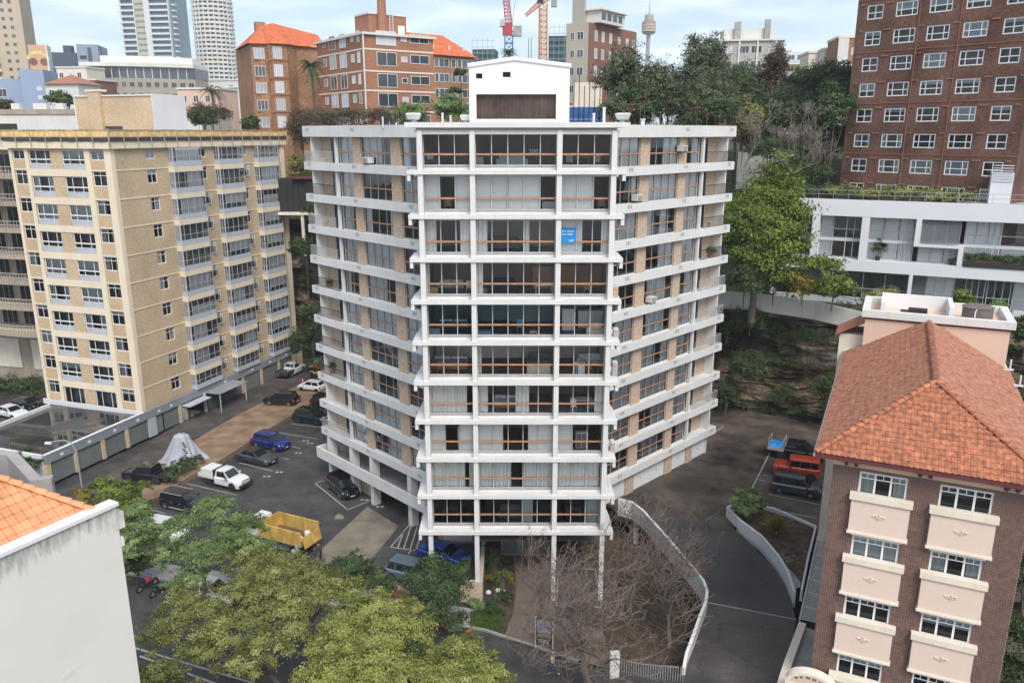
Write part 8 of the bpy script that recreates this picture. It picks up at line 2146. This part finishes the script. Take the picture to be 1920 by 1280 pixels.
def tray_extras(m_tray,canopy=None,rack=False,tarp=None):
 def f(t,X,S):
  hw=S['W']/2;xe=S['rw'][0]-.15
  tr=MB().box(X(-.05),X(xe),-hw-.03,hw+.03,.82,.90).obj('tray',m_tray,t)
  for s in(-1,1):MB().box(X(-.05),X(xe),s*(hw+.0)-.03,s*(hw+.0)+.03,.902,1.18).obj('side_board',m_tray,tr)
  MB().box(X(-.05),X(-.0),-hw+.04,hw-.04,.902,1.18).obj('tail_board',m_tray,tr)
  MB().box(X(.1),X(S['rw'][0]),-.4,.4,.45,.8).obj('chassis','plastic',t)
  for s in(-1,1):MB().box(X(-.08),X(-.051),s*hw*.8-.15,s*hw*.8+.15,.68,.8).obj('tail_light','tail',t)
  if canopy:MB().box(X(.25),X(xe-.02),-hw+.15,hw-.15,.903,1.66).obj('canopy',canopy,t);MB().box(X(xe)+.0,X(xe)+.06,-hw+.05,hw-.05,.905,1.80).obj('headboard','plastic',t)
  if rack:
   mb=MB()
   for xx in(0.0,xe-.1):
    for s in(-1,1):mb.box(X(xx),X(xx)+.05,s*hw-.03,s*hw+.02,1.182,1.95)
    mb.box(X(xx),X(xx)+.05,-hw,hw,1.9,1.95)
   mb.obj('ladder_rack','alu',t)
  if tarp:
   mb=MB();n=8;g=random.Random(2)
   P=[[(lerp(X(.12),X(xe-.15),i/n),lerp(-hw+.1,hw-.1,j/6),1.28+.1*g.random()-.18*(j in(0,6)))for j in range(7)]for i in range(n+1)]
   mb.loft(P,closed=False,caps=False);mb.box(X(.15),X(xe-.2),-hw+.15,hw-.15,.903,1.15);mb.obj('tarpaulin',tarp,t)
 return f
def bull(t,X,S):
 tray_extras('white_old','white_old')(t,X,S)
 L=S['L'];hw=S['W']/2
 mb=MB();mb.box(X(L)-.02,X(L)+.22,-hw*.95,hw*.95,.45,.68);mb.tube([(X(L)+.2,-hw*.6,.68),(X(L)+.12,-hw*.5,1.05),(X(L)+.12,hw*.5,1.05),(X(L)+.2,hw*.6,.68)],.04);mb.obj('bull_bar','plastic',t)
 MB().tube([(X(3.9),-hw-.05,1.0),(X(3.7),-hw-.08,1.3),(X(3.3),-hw+.05,1.9)],.05).obj('snorkel','plastic',t)
M['tarpblue']=mat('blue_tarp',(.015,.22,.58),.5,.15,3,bump=.3)
car('ute','white utility truck with a canopy tray and black bull bar in the left car park','utility truck',(384,908),(442,922),'R',0,PC['white'],'rimdark',extras=bull)
def soft(t,X,S):pass
car('sedan','grey convertible with a burgundy soft roof beside the white utility truck','car',(445,865),(496,877),'R',0,PC['grey'],'rimdark',roof='softtop')
car('suv','bright blue wagon with its nose out beyond the grey convertible','car',(474,838),(521,849),'R',0,PC['blue'],'rim')
car('suv','black four wheel drive parked on the bare dirt strip','car',(543,763),(503,760),'L',.35,PC['black'],'rim')
car('suv','dark navy wagon against the outer end of the left wing','car',(555.5,792),(595,798),'R',0,PC['navy'],'rimdark')
car('suv','black car mostly hidden behind the navy wagon and the left wing','car',(588,764),(625,770),'R',0,PC['black'],'rimdark')
car('hatch','small white hatchback near the end of the left driveway','car',(596,737),(562,733),'L',.3,PC['white'],'rimdark')
def flat(t,X,S):
 tray_extras('net_dark')(t,X,S);hw=S['W']/2
 MB().tube([(X(.2),-hw,1.2),(X(1.6),-hw+.1,2.0),(X(2.6),-hw+.2,2.5)],.05).obj('ladder','alu',t)
car('ute','white and black flat tray truck at the far end of the left driveway','utility truck',(546,709),(571,696),'R',.3,PC['white'],'rim',extras=flat)
car('dualcab','black dual cab utility with red tail lights behind the garden bushes','utility truck',(291,910),(243,905),'L',.3,PC['black'],'rimdark',extras=lambda t,X,S:(tray_extras('plastic')(t,X,S)))
car('wagon','dark wagon with silver roof rails half hidden by the fresh green tree','car',(307,954),(355,964),'R',0,PC['navy'],'rim',trim='alu')
car('suv','black hatch parked in the painted box beside the brick wall under the left wing','car',(612,914),(641,939),'R',0,PC['black'],'rim')
car('sedan','royal blue car under the front left corner of the white tower','car',(796,1052),(850,1068),'R',0,PC['royal'],'rim')
car('suv','grey-blue car with only its roof showing beside the concrete pad','car',(735,1090),(790,1104),'R',0,PC['lightblue'],'rim')
car('wagon','dark grey four wheel drive nearest the planter in the right courtyard','car',(1456,925),(1523.5,937),'R',CY,PC['grey'],'rim')
car('boxy','boxy bright orange four wheel drive between the grey and dark vehicles','car',(1527,903),(1459,893),'L',CY,PC['orange'],'rimdark')
car('dualcab','dark utility truck with a blue tarpaulin on its racked tray','utility truck',(1457,859),(1530,872),'R',CY,PC['black'],'rimdark',extras=tray_extras('alu',rack=True,tarp='tarpblue'))
car('sedan','white car nosing in at the far left beyond the garage roof','car',(-12,780),(32,790),'R',0,PC['white'])
car('sedan','navy car beside the white one beyond the garage roof','car',(22,764),(64,772),'R',0,PC['navy'])
car('sedan','white car on the street half hidden under the foreground trees','car',(350,1125),(418,1140),'R',0,PC['white'])
car('suv','white van roof glimpsed behind the soft green garden tree','car',(272,1010),(310,1018),'R',0,PC['white'])
# ---- yellow tipper truck
zr=2.35
q=[at_z(489,984,zr),at_z(521,958,zr),at_z(596,976,zr),at_z(564,1004,zr)]
d=((q[3]-q[0])+(q[2]-q[1])).normalized();d.z=0;c=(q[0]+q[1]+q[2]+q[3])/4
Lb=((q[3]-q[0]).length+(q[2]-q[1]).length)/2;Wb=2.3
t=thing('tipper_truck','yellow open tipper truck with a rusty tray in the car park entrance','truck',(c.x,c.y,0),math.atan2(d.y,d.x))
M['tipyellow']=mat('tipper_yellow',(.56,.37,.09),.7,.25,2.5,streak=.65,streak_col=(.16,.07,.03));M['rustfloor']=mat('rusty_tray',(.13,.075,.05),.85,.5,3)
h,w=Lb/2,Wb/2
MB().box(-h,h,-w+.06,w-.06,1.15,1.25).obj('tray_floor','rustfloor',t)
for s in(-1,1):
 sd=MB().box(-h,h,s*w-.05,s*w+.05,1.151,zr).obj('side_board','tipyellow',t)
 MB().box(-h,h,s*w-.07,s*w+.07,zr+.001,zr+.07).obj('top_rail','tipyellow',sd)
 for i in range(6):x=-h+.2+i*(Lb-.4)/5;MB().box(x-.05,x+.05,s*(w+.052),s*(w+.1),1.16,zr).obj('rib','tipyellow',sd)
MB().box(-h,-h+.08,-w+.051,w-.051,1.251,zr+.15).obj('front_board','tipyellow',t)
o=MB().box(0,.07,-w*.95,w*.95,-1.0,0).obj('tailgate','tipyellow',t,(h+.02,0,1.95));o.rotation_euler=(0,R(-14),0)
MB().box(-h-1.9,-h-.55,-1.0,1.0,.62,1.5).obj('cab_body',PC['white'],t);
mb=MB();mb.loft([[(-h-1.95,-1.0,1.501),(-h-.5,-1.0,1.501),(-h-.5,1.0,1.501),(-h-1.95,1.0,1.501)],[(-h-1.65,-.9,2.35),(-h-.55,-.9,2.35),(-h-.55,.9,2.35),(-h-1.65,.9,2.35)]]);mb.obj('cab_upper',PC['white'],t)
for s in(-.6,0,.6):MB().box(-h-1.6,-h-.6,s-.25,s+.25,2.352,2.41).obj('roof_panel','white_clean',t)
mb=MB();mb.quad((-h-1.97,.85,1.56),(-h-1.97,-.85,1.56),(-h-1.70,-.78,2.28),(-h-1.70,.78,2.28));mb.obj('windscreen','carglass',t)
for s in(-1,1):MB().quad((-h-1.8,s*1.01,1.6),(-h-.7,s*1.01,1.6),(-h-.75,s*.925,2.25),(-h-1.55,s*.925,2.25)).obj('side_window','carglass',t)
MB().box(-h-.48,-h-.06,-1.0,1.0,1.1,2.1).obj('hydraulic_box','tipyellow',t);MB().box(-h-1.8,h,-.45,.45,.62,1.0).obj('chassis','plastic',t)
for x in(-h-1.2,h-1.0):
 for s in(-1,1):
  wv=MB().cyl((x,s*1.0-(.28 if s>0 else 0),.48),.48,.28,16,axis='y').obj('wheel','tyre',t);MB().cyl((x,s*1.0+(.002 if s>0 else-.002),.48),.22,s*.01,10,axis='y').obj('rim','white_clean',wv)
for i,(x,y,w_,h_,m_,lb)in enumerate(((h-.55,.35,.5,.55,'white_clean','white sack in the back corner of the tipper tray'),(h-.9,-.5,.9,.2,'creamtrim','pale boards lying at the tail of the tipper tray'))):
 qv=Vector((c.x,c.y,0))+Vector((math.cos(math.atan2(d.y,d.x))*x-math.sin(math.atan2(d.y,d.x))*y,math.sin(math.atan2(d.y,d.x))*x+math.cos(math.atan2(d.y,d.x))*y,1.251))
 o=MB();o.loft([[(-w_/2,-w_/2,0),(w_/2,-w_/2,0),(w_/2,w_/2,0),(-w_/2,w_/2,0)],[(-w_*.45,-w_*.5,h_*.8),(w_*.5,-w_*.45,h_*.8),(w_*.45,w_*.5,h_*.8),(-w_*.5,w_*.45,h_*.8)],[(-w_*.3,-w_*.3,h_),(w_*.3,-w_*.3,h_),(w_*.3,w_*.3,h_),(-w_*.3,w_*.3,h_)]])
 o=o.obj('sack' if i==0 else 'board_pile',m_,None,qv,.4);tag(o,lb,'sack' if i==0 else 'boards')
 # ---- motorcycles
def moto(label,px,py,ang,red):
 b=at_z(px,py,.0);t=thing('motorcycle',label,'motorcycle',b,ang)
 for x in(-.68,.68):
  w=MB();
  rg=[[(x+r*math.cos(a),y,.31+r*math.sin(a))for a in[2*math.pi*q/14 for q in range(14)]]for y,r in((-.05,.26),(-.04,.31),(.04,.31),(.05,.26))];w.loft(rg);w=w.obj('wheel','tyre',t);MB().cyl((x,-.055,.31),.17,.11,10,axis='y').obj('rim','rim',w)
 MB().tube([(.68,0,.31),(.5,0,.7),(.42,0,1.0)],.035).obj('fork','rim',t)
 MB().tube([(.42,-.35,1.02),(.45,0,1.0),(.42,.35,1.02)],.02).obj('handlebar','iron',t)
 mb=MB();mb.loft([[(.38,-.1,.62),(.38,.1,.62),(.38,.1,.86),(.38,-.1,.86)],[(.1,-.17,.60),(.1,.17,.60),(.1,.15,.92),(.1,-.15,.92)],[(-.15,-.1,.6),(-.15,.1,.6),(-.15,.1,.82),(-.15,-.1,.82)]]);mb.obj('tank','craner' if red else 'plastic',t)
 mb=MB();mb.loft([[(-.12,-.12,.74),(-.12,.12,.74),(-.12,.12,.84),(-.12,-.12,.84)],[(-.72,-.1,.8),(-.72,.1,.8),(-.72,.1,.9),(-.72,-.1,.9)]]);mb.obj('seat','plastic',t)
 MB().box(-.25,.25,-.14,.14,.28,.6).obj('engine','rimdark',t);MB().tube([(.1,.16,.35),(-.4,.17,.35),(-.8,.18,.45)],.05).obj('exhaust','rim',t);MB().cyl((.5,0,.86),.09,.08,10,axis='x').obj('headlight','lamp',t)
moto('red tanked motorcycle leaning at the kerb by the white gable corner',277,1103,R(60),True)
moto('black motorcycle nearer the fresh green tree',301,1112,R(62),False)
# ---- lane furniture
b=at_z(157,935,.3);t=thing('street_lamp','pale curved street lamp rising in front of the garages','street lamp',b)
hd=at_y(84,827,b.y).z-.3;tp=at_y(120,820,b.y)
dx=at_y(84,827,b.y).x-b.x
MB().tube([(0,0,0),(0,0,hd*.55),(-.02,0,hd*.82),(dx*.12,0,hd*.96),(dx*.35,0,hd*1.02),(dx*.8,0,hd*.99)],[.1,.085,.07,.055,.05,.04],8).obj('pole','galv',t)
MB().box(dx*1.0,dx*.78,-.12,.12,hd*.955,hd*.985).obj('lamp_head','white_clean',t)
b=at_z(345,862,.4);t=thing('tarp_covered_stack','tall heap wrapped in a grey tarpaulin with black lettering marks beside the garage driveway','tarpaulin',b)
M['tarpgrey']=mat('grey_tarp',(.36,.37,.40),.45,.12,2,bump=.5,bscale=5)
mb=MB();g=random.Random(6);prof=((0,2.3),(.3,2.05),(.8,1.7),(1.3,1.42),(1.8,1.18),(2.3,.95),(2.75,.78),(2.95,.5));N_=56
rings=[]
for z,r in prof:rings.append([((r*(1+(.13*math.sin(a*6+z*.8)+.08*math.sin(a*11-z))*(1.15-z*.3)+g.uniform(-.02,.02)))*math.cos(a),(r*.8*(1+(.13*math.sin(a*6+z*.8)+.08*math.sin(a*11-z))*(1.15-z*.3)+g.uniform(-.02,.02)))*math.sin(a),z+.06*math.sin(a*6))for a in[2*math.pi*k/N_ for k in range(N_)]])
mb.loft(rings);o=mb.obj('cover','tarpgrey',t,smooth=False)
for i in range(9):
 a=-1.15+.07*(i%3);z=2.3-i*.2;r=1.0+(2.3-z)*.55
 MB().box(-.14,.14,-.012,.012,-.05,.05).obj('black_mark','iron',t,(r*math.cos(a)*1.1,r*.8*math.sin(a)*1.12,z),a+1.57)
binc={'g':(.10,.42,.03),'y':(.62,.45,.02),'r':(.42,.02,.02),'b':(.03,.03,.12)}
for i,(px,py,c_,lb)in enumerate(((585,709,'g','bin with a lime green lid, leftmost of the bin row'),(592,711,'y','first bin with a yellow lid beside the green one'),(599,713,'y','yellow lidded bin touching the left wing'),(590,700,'r','red lidded bin in the back row'),(597,702,'r','red lidded bin nearest the tower in the back row'),(579,697,'b','dark blue lidded bin at the back left'),(584,699,'g','green lidded bin in the back row'))):
 b=at_z(px,py,.3);t=thing('wheelie_bin',lb,'bin',b,.3,'wheeled bins at the end of the driveway')
 mb=MB();mb.loft([[(-.22,-.24,.08),(.22,-.24,.08),(.22,.24,.08),(-.22,.24,.08)],[(-.28,-.32,.98),(.28,-.32,.98),(.28,.32,.98),(-.28,.32,.98)]]);mb.obj('bin_body','plastic',t)
 MB().box(-.31,.31,-.36,.36,.981,1.05).obj('lid',mat('bin_lid_'+c_,binc[c_],.5,.05,3)if('bin_lid_'+c_)not in bpy.data.materials else bpy.data.materials['bin_lid_'+c_],t)
 MB().cyl((-.28,.26,.1),.1,.56,8,axis='x').obj('wheel','tyre',t)
M['coneorange']=mat('cone_orange',(.62,.07,.01),.6,.05,3)
def cone(label,px,py,z,s=1.0):
 b=at_z(px,py,z);t=thing('traffic_cone',label,'traffic cone',b)
 MB().box(-.18*s,.18*s,-.18*s,.18*s,0,.04).obj('base','coneorange',t);MB().cyl((0,0,.041),.14*s,.68*s,12,r2=.03*s).obj('cone','coneorange',t);MB().cyl((0,0,.3*s),.1*s,.16*s,12,r2=.075*s).obj('reflective_band','winwhite',t)
cone('orange cone beside the bins at the end of the left driveway',567.5,717,.3)
cone('orange cone with a white band at the kerb above the round lime crown',893,1226,.02,1.1)
cone('orange cone half hidden under the dark green tree',829,1172,.08,1.0)
a,b=at_z(873,1184,.1),at_z(885,1176,.1);o=MB().tube([a,a.lerp(b,.6)+Vector((.1,-.15,.05)),b],.07,8).obj('orange_hose','coneorange');tag(o,'short curved orange hose lying at the lawn edge','hose')
b=at_z(1020,1214,.1);t=thing('sign_board','tall dark property board with a photo panel standing by the entry path','sign board',b,R(-14))
hh=at_y(1012,1160,b.y).z
for x in(-.6,.6):MB().box(x-.04,x+.04,-.04,.04,0,hh).obj('post','white_clean',t)
MB().box(-.56,.56,-.06,-.02,.35,hh-.05).obj('board','iron',t)
MB().box(-.5,.5,-.075,-.062,hh*.52,hh-.12).obj('photo_panel',mat('photo_panel',(.30,.33,.40),.4,.5,5),t);MB().box(-.4,.45,-.078,-.063,hh*.36,hh*.50).obj('picture_strip',mat('sepia_panel',(.30,.20,.13),.5,.5,6),t)
for i in range(3):MB().box(-.4,.4-.1*i,-.074,-.062,.45+i*.11,.48+i*.11).obj('text_line','winwhite',t)
for x in(-.62,-.2,.25,.6):MB().box(x-.05,x+.05,-.14,-.02,hh-.03,hh+.07).obj('lamp','net_yellow' if x<-.5 else 'plastic',t)
fa=[at_z(1148,1262,.1),at_z(1205,1275,.5),at_z(1282,1282,1.3)]
fr_=resample(fa,60);t=thing('bar_fence','grey steel bar fence along the kerb below the leafless tree','fence')
for p in fr_[::2]:MB().box(p.x-.02,p.x+.02,p.y-.02,p.y+.02,p.z-.1,p.z+1.25).obj('bar','galv',t)
mb=MB()
for a,b in zip(fr_[::6],fr_[6::6]):mb.obox(a+Vector((0,0,1.2)),b+Vector((0,0,1.2)),.05,.06)
mb.obj('top_rail','galv',t)
b=at_z(1151,1272,.06);o=MB().box(-.3,.3,-.2,.2,0,2.0).obj('white_post','white_old',None,b);tag(o,'stout white gate post at the kerb under the leafless tree','post')
fa=[at_z(1283,1284,1.45),at_z(1400,1300,1.6)]
fa=[at_z(490,1020,.05),at_z(556,1036,.05)];t=thing('sliding_gate','pale picket sliding gate along the truck side of the car park entrance','gate')
for p in resample(fa,30):MB().box(p.x-.03,p.x+.03,p.y-.03,p.y+.03,.1,1.45).obj('picket','alu',t)
MB().obox(fa[0]+Vector((0,0,1.35)),fa[1]+Vector((0,0,1.35)),.06,.08).obj('top_rail','alu',t)
w=wall_along('brick_front_wall',[at_z(470,1035,1.1),at_z(552,1058,1.1)],.35,1.1,'pinkbrick');tag(w,'low brick front wall below the picket gate','brick wall')
w=wall_along('brick_front_wall',[at_z(715,1082,1.3),at_z(768,1112,1.3)],.35,1.3,'orangebrick2');tag(w,'brown brick front wall in front of the grey-blue car','brick wall')
b=at_z(548,1066,.05);t=thing('meter_box','white letter box post beside the truck tail','letter box',b);MB().box(-.28,.28,-.15,.15,.3,1.25).obj('box','winwhite',t);MB().box(-.08,.08,-.17,-.151,.9,.95).obj('slot','iron',t);MB().box(-.05,.05,-.05,.05,0,.299).obj('post','iron',t)
b=at_z(560,1062,.05);o=MB().box(-.15,.15,-.15,.15,0,1.9).obj('gate_post','garagegrey',None,b);tag(o,'dark grey gate post right of the white letter box','gate post')
# ================================================================== PEOPLE
def person(label,foot,h,heading,pose,cols,hair=(.03,.02,.015)):
 """one continuous skinned body; clothing colours as bands of the same surface"""
 t=thing('person',label,'person',foot,heading)
 s=h/1.75;J=pose
 names=['pelvis','chest','neck','lsh','lel','lha','rsh','rel','rha','lhip','lkn','lan','lto','rhip','rkn','ran','rto','waist','head']
 P={'pelvis':(0,0,.95),'waist':(0,0,1.1),'chest':(.02,0,1.32),'neck':(.03,0,1.5),'head':(.05,0,1.60),'lsh':(.02,.19,1.42),'lel':(.0,.25,1.14),'lha':(.12,.22,.92),'rsh':(.02,-.19,1.42),'rel':(.0,-.25,1.14),'rha':(.12,-.22,.92),'lhip':(0,.1,.9),'lkn':(.03,.11,.5),'lan':(0,.12,.08),'lto':(.17,.13,.03),'rhip':(0,-.1,.9),'rkn':(.03,-.11,.5),'ran':(0,-.12,.08),'rto':(.17,-.13,.03)}
 P.update(J)
 Rr={'pelvis':.145,'waist':.125,'chest':.155,'neck':.058,'head':.06,'lsh':.075,'lel':.046,'lha':.032,'rsh':.075,'rel':.046,'rha':.032,'lhip':.098,'lkn':.062,'lan':.042,'lto':.035,'rhip':.098,'rkn':.062,'ran':.042,'rto':.035}
 E_=[('pelvis','waist'),('waist','chest'),('chest','neck'),('neck','head'),('chest','lsh'),('lsh','lel'),('lel','lha'),('chest','rsh'),('rsh','rel'),('rel','rha'),('pelvis','lhip'),('lhip','lkn'),('lkn','lan'),('lan','lto'),('pelvis','rhip'),('rhip','rkn'),('rkn','ran'),('ran','rto')]
 idx={n:i for i,n in enumerate(names)}
 me=bpy.data.meshes.new('body_skeleton');me.from_pydata([Vector(P[n])*s for n in names],[(idx[a],idx[b])for a,b in E_],[])
 o=bpy.data.objects.new('body',me);COL.objects.link(o)
 mo_=o.modifiers.new('skin','SKIN');sv=me.skin_vertices[0].data
 for n in names:r=Rr[n]*s;sv[idx[n]].radius=(r,r)
 sv[idx['pelvis']].use_root=True
 o.modifiers.new('sub','SUBSURF').levels=2
 dg=bpy.context.evaluated_depsgraph_get();me2=bpy.data.meshes.new_from_object(o.evaluated_get(dg));bpy.data.objects.remove(o)
 me2.name='body'
 for c_ in cols:me2.materials.append(c_)
 for p in me2.polygons:
  c_=p.center/s;p.use_smooth=True
  arm=abs(c_.y)>.2 and c_.z>.85
  p.material_index=0 if(c_.z>1.47 or(arm and(c_-Vector(P['lha'])).length<.13)or(arm and(c_-Vector(P['rha'])).length<.13))else(1 if c_.z>.97 or arm else(2 if c_.z>.1 else 3))
 b=obj('body',me2,t)
 hd=Vector(P['head'])*s+Vector((.01,0,.07))*s
 mb=MB();N_=12
 mb.loft([[(hd.x+r*1.05*math.cos(a)*s,hd.y+r*.85*math.sin(a)*s,hd.z+z*s)for a in[2*math.pi*k/N_ for k in range(N_)]]for z,r in((-.11,.05),(-.07,.085),(0,.10),(.06,.095),(.10,.06),(.12,.015))])
 hdo=mb.obj('head',cols[0],t,smooth=True)
 MB().box(hd.x+.095*s,hd.x+.125*s,hd.y-.012*s,hd.y+.012*s,hd.z-.03*s,hd.z+.01*s).obj('nose',cols[0],hdo)
 for sy in(-1,1):MB().box(hd.x+.09*s,hd.x+.102*s,hd.y+sy*.033*s-.01*s,hd.y+sy*.033*s+.01*s,hd.z+.01*s,hd.z+.022*s).obj('eye','iron',hdo);MB().box(hd.x-.01,hd.x+.015,hd.y+sy*.088*s-.008,hd.y+sy*.088*s+.008,hd.z-.03*s,hd.z+.025*s).obj('ear',cols[0],hdo)
 mb=MB();mb.loft([[(hd.x-.02*s+r*1.1*math.cos(a)*s,hd.y+r*.92*math.sin(a)*s,hd.z+z*s)for a in[2*math.pi*k/N_ for k in range(N_)]]for z,r in((-.02,.09),(.04,.108),(.09,.085),(.125,.05),(.14,.01))]);mb.obj('hair',mat('hair',hair,.8,.1,5),t,smooth=True)
 for k in('lha','rha'):
  w_=Vector(P[k])*s;e_=Vector(P[k[0]+'el'])*s;dd=(w_-e_).normalized();sd=dd.cross(Vector((0,1,0))).normalized()
  mb=MB()
  for q in range(4):o0=w_+dd*.03+sd*(-.03+.02*q)*s;mb.tube([o0,o0+dd*.045*s,o0+(dd*.075+Vector((.012,0,0)))*s],[.010*s,.009*s,.007*s],5)
  mb.tube([w_+dd*.01-sd*.03*s,w_+dd*.04*s-sd*.055*s],[.011*s,.008*s],5)
  mb.obj('hand',cols[0],t)
 return t
skin=mat('skin',(.42,.25,.17),.6,.05,5)
f=at_z(603,1052,.01)
person('man in dark work clothes leaning towards the tail of the yellow truck',f,1.78,R(165),{'waist':(.04,0,1.1),'chest':(.14,0,1.30),'neck':(.22,0,1.46),'head':(.27,0,1.55),'lsh':(.15,.19,1.40),'rsh':(.15,-.19,1.40),'lel':(.30,.25,1.18),'rel':(.30,-.25,1.18),'lha':(.50,.18,1.15),'rha':(.50,-.16,1.12),'rkn':(.10,-.12,.5),'ran':(.12,-.13,.08),'rto':(.29,-.14,.03)},[skin,mat('charcoal_jacket',(.05,.052,.058),.9,.1,5),mat('black_trousers',(.018,.018,.02),.9,.1,5),M['plastic']])
f=at_z(1036,1262,.02)
person('walker in a pale yellow top and blue jeans on the footpath by the kerb',f,1.68,R(-30),{'lkn':(.22,.11,.52),'lan':(.32,.12,.09),'lto':(.48,.13,.05),'rkn':(-.08,-.11,.5),'ran':(-.28,-.12,.14),'rto':(-.14,-.13,.05),'lel':(-.10,.25,1.16),'lha':(-.12,.24,.92),'rel':(.08,-.25,1.16),'rha':(.24,-.22,.98)},[skin,mat('pale_yellow_top',(.62,.55,.38),.9,.05,5),mat('blue_jeans',(.04,.08,.17),.9,.15,5),M['winwhite']],(.35,.3,.25))
# ================================================================== HAZE
hz_=MB().box(-1500,1500,-45,1300,-1.1,200).mesh('haze','dark');hz_.materials.clear()
hm=bpy.data.materials.new('haze_air');hm.use_nodes=True;hn=hm.node_tree;hn.nodes.clear()
ho=hn.nodes.new('ShaderNodeOutputMaterial');hv=hn.nodes.new('ShaderNodeVolumePrincipled');hv.inputs['Density'].default_value=.00022;hv.inputs['Color'].default_value=(.86,.90,.96,1)
hn.links.new(hv.outputs[0],ho.inputs['Volume']);hz_.materials.append(hm)
obj('haze',hz_,None,kind='stuff')
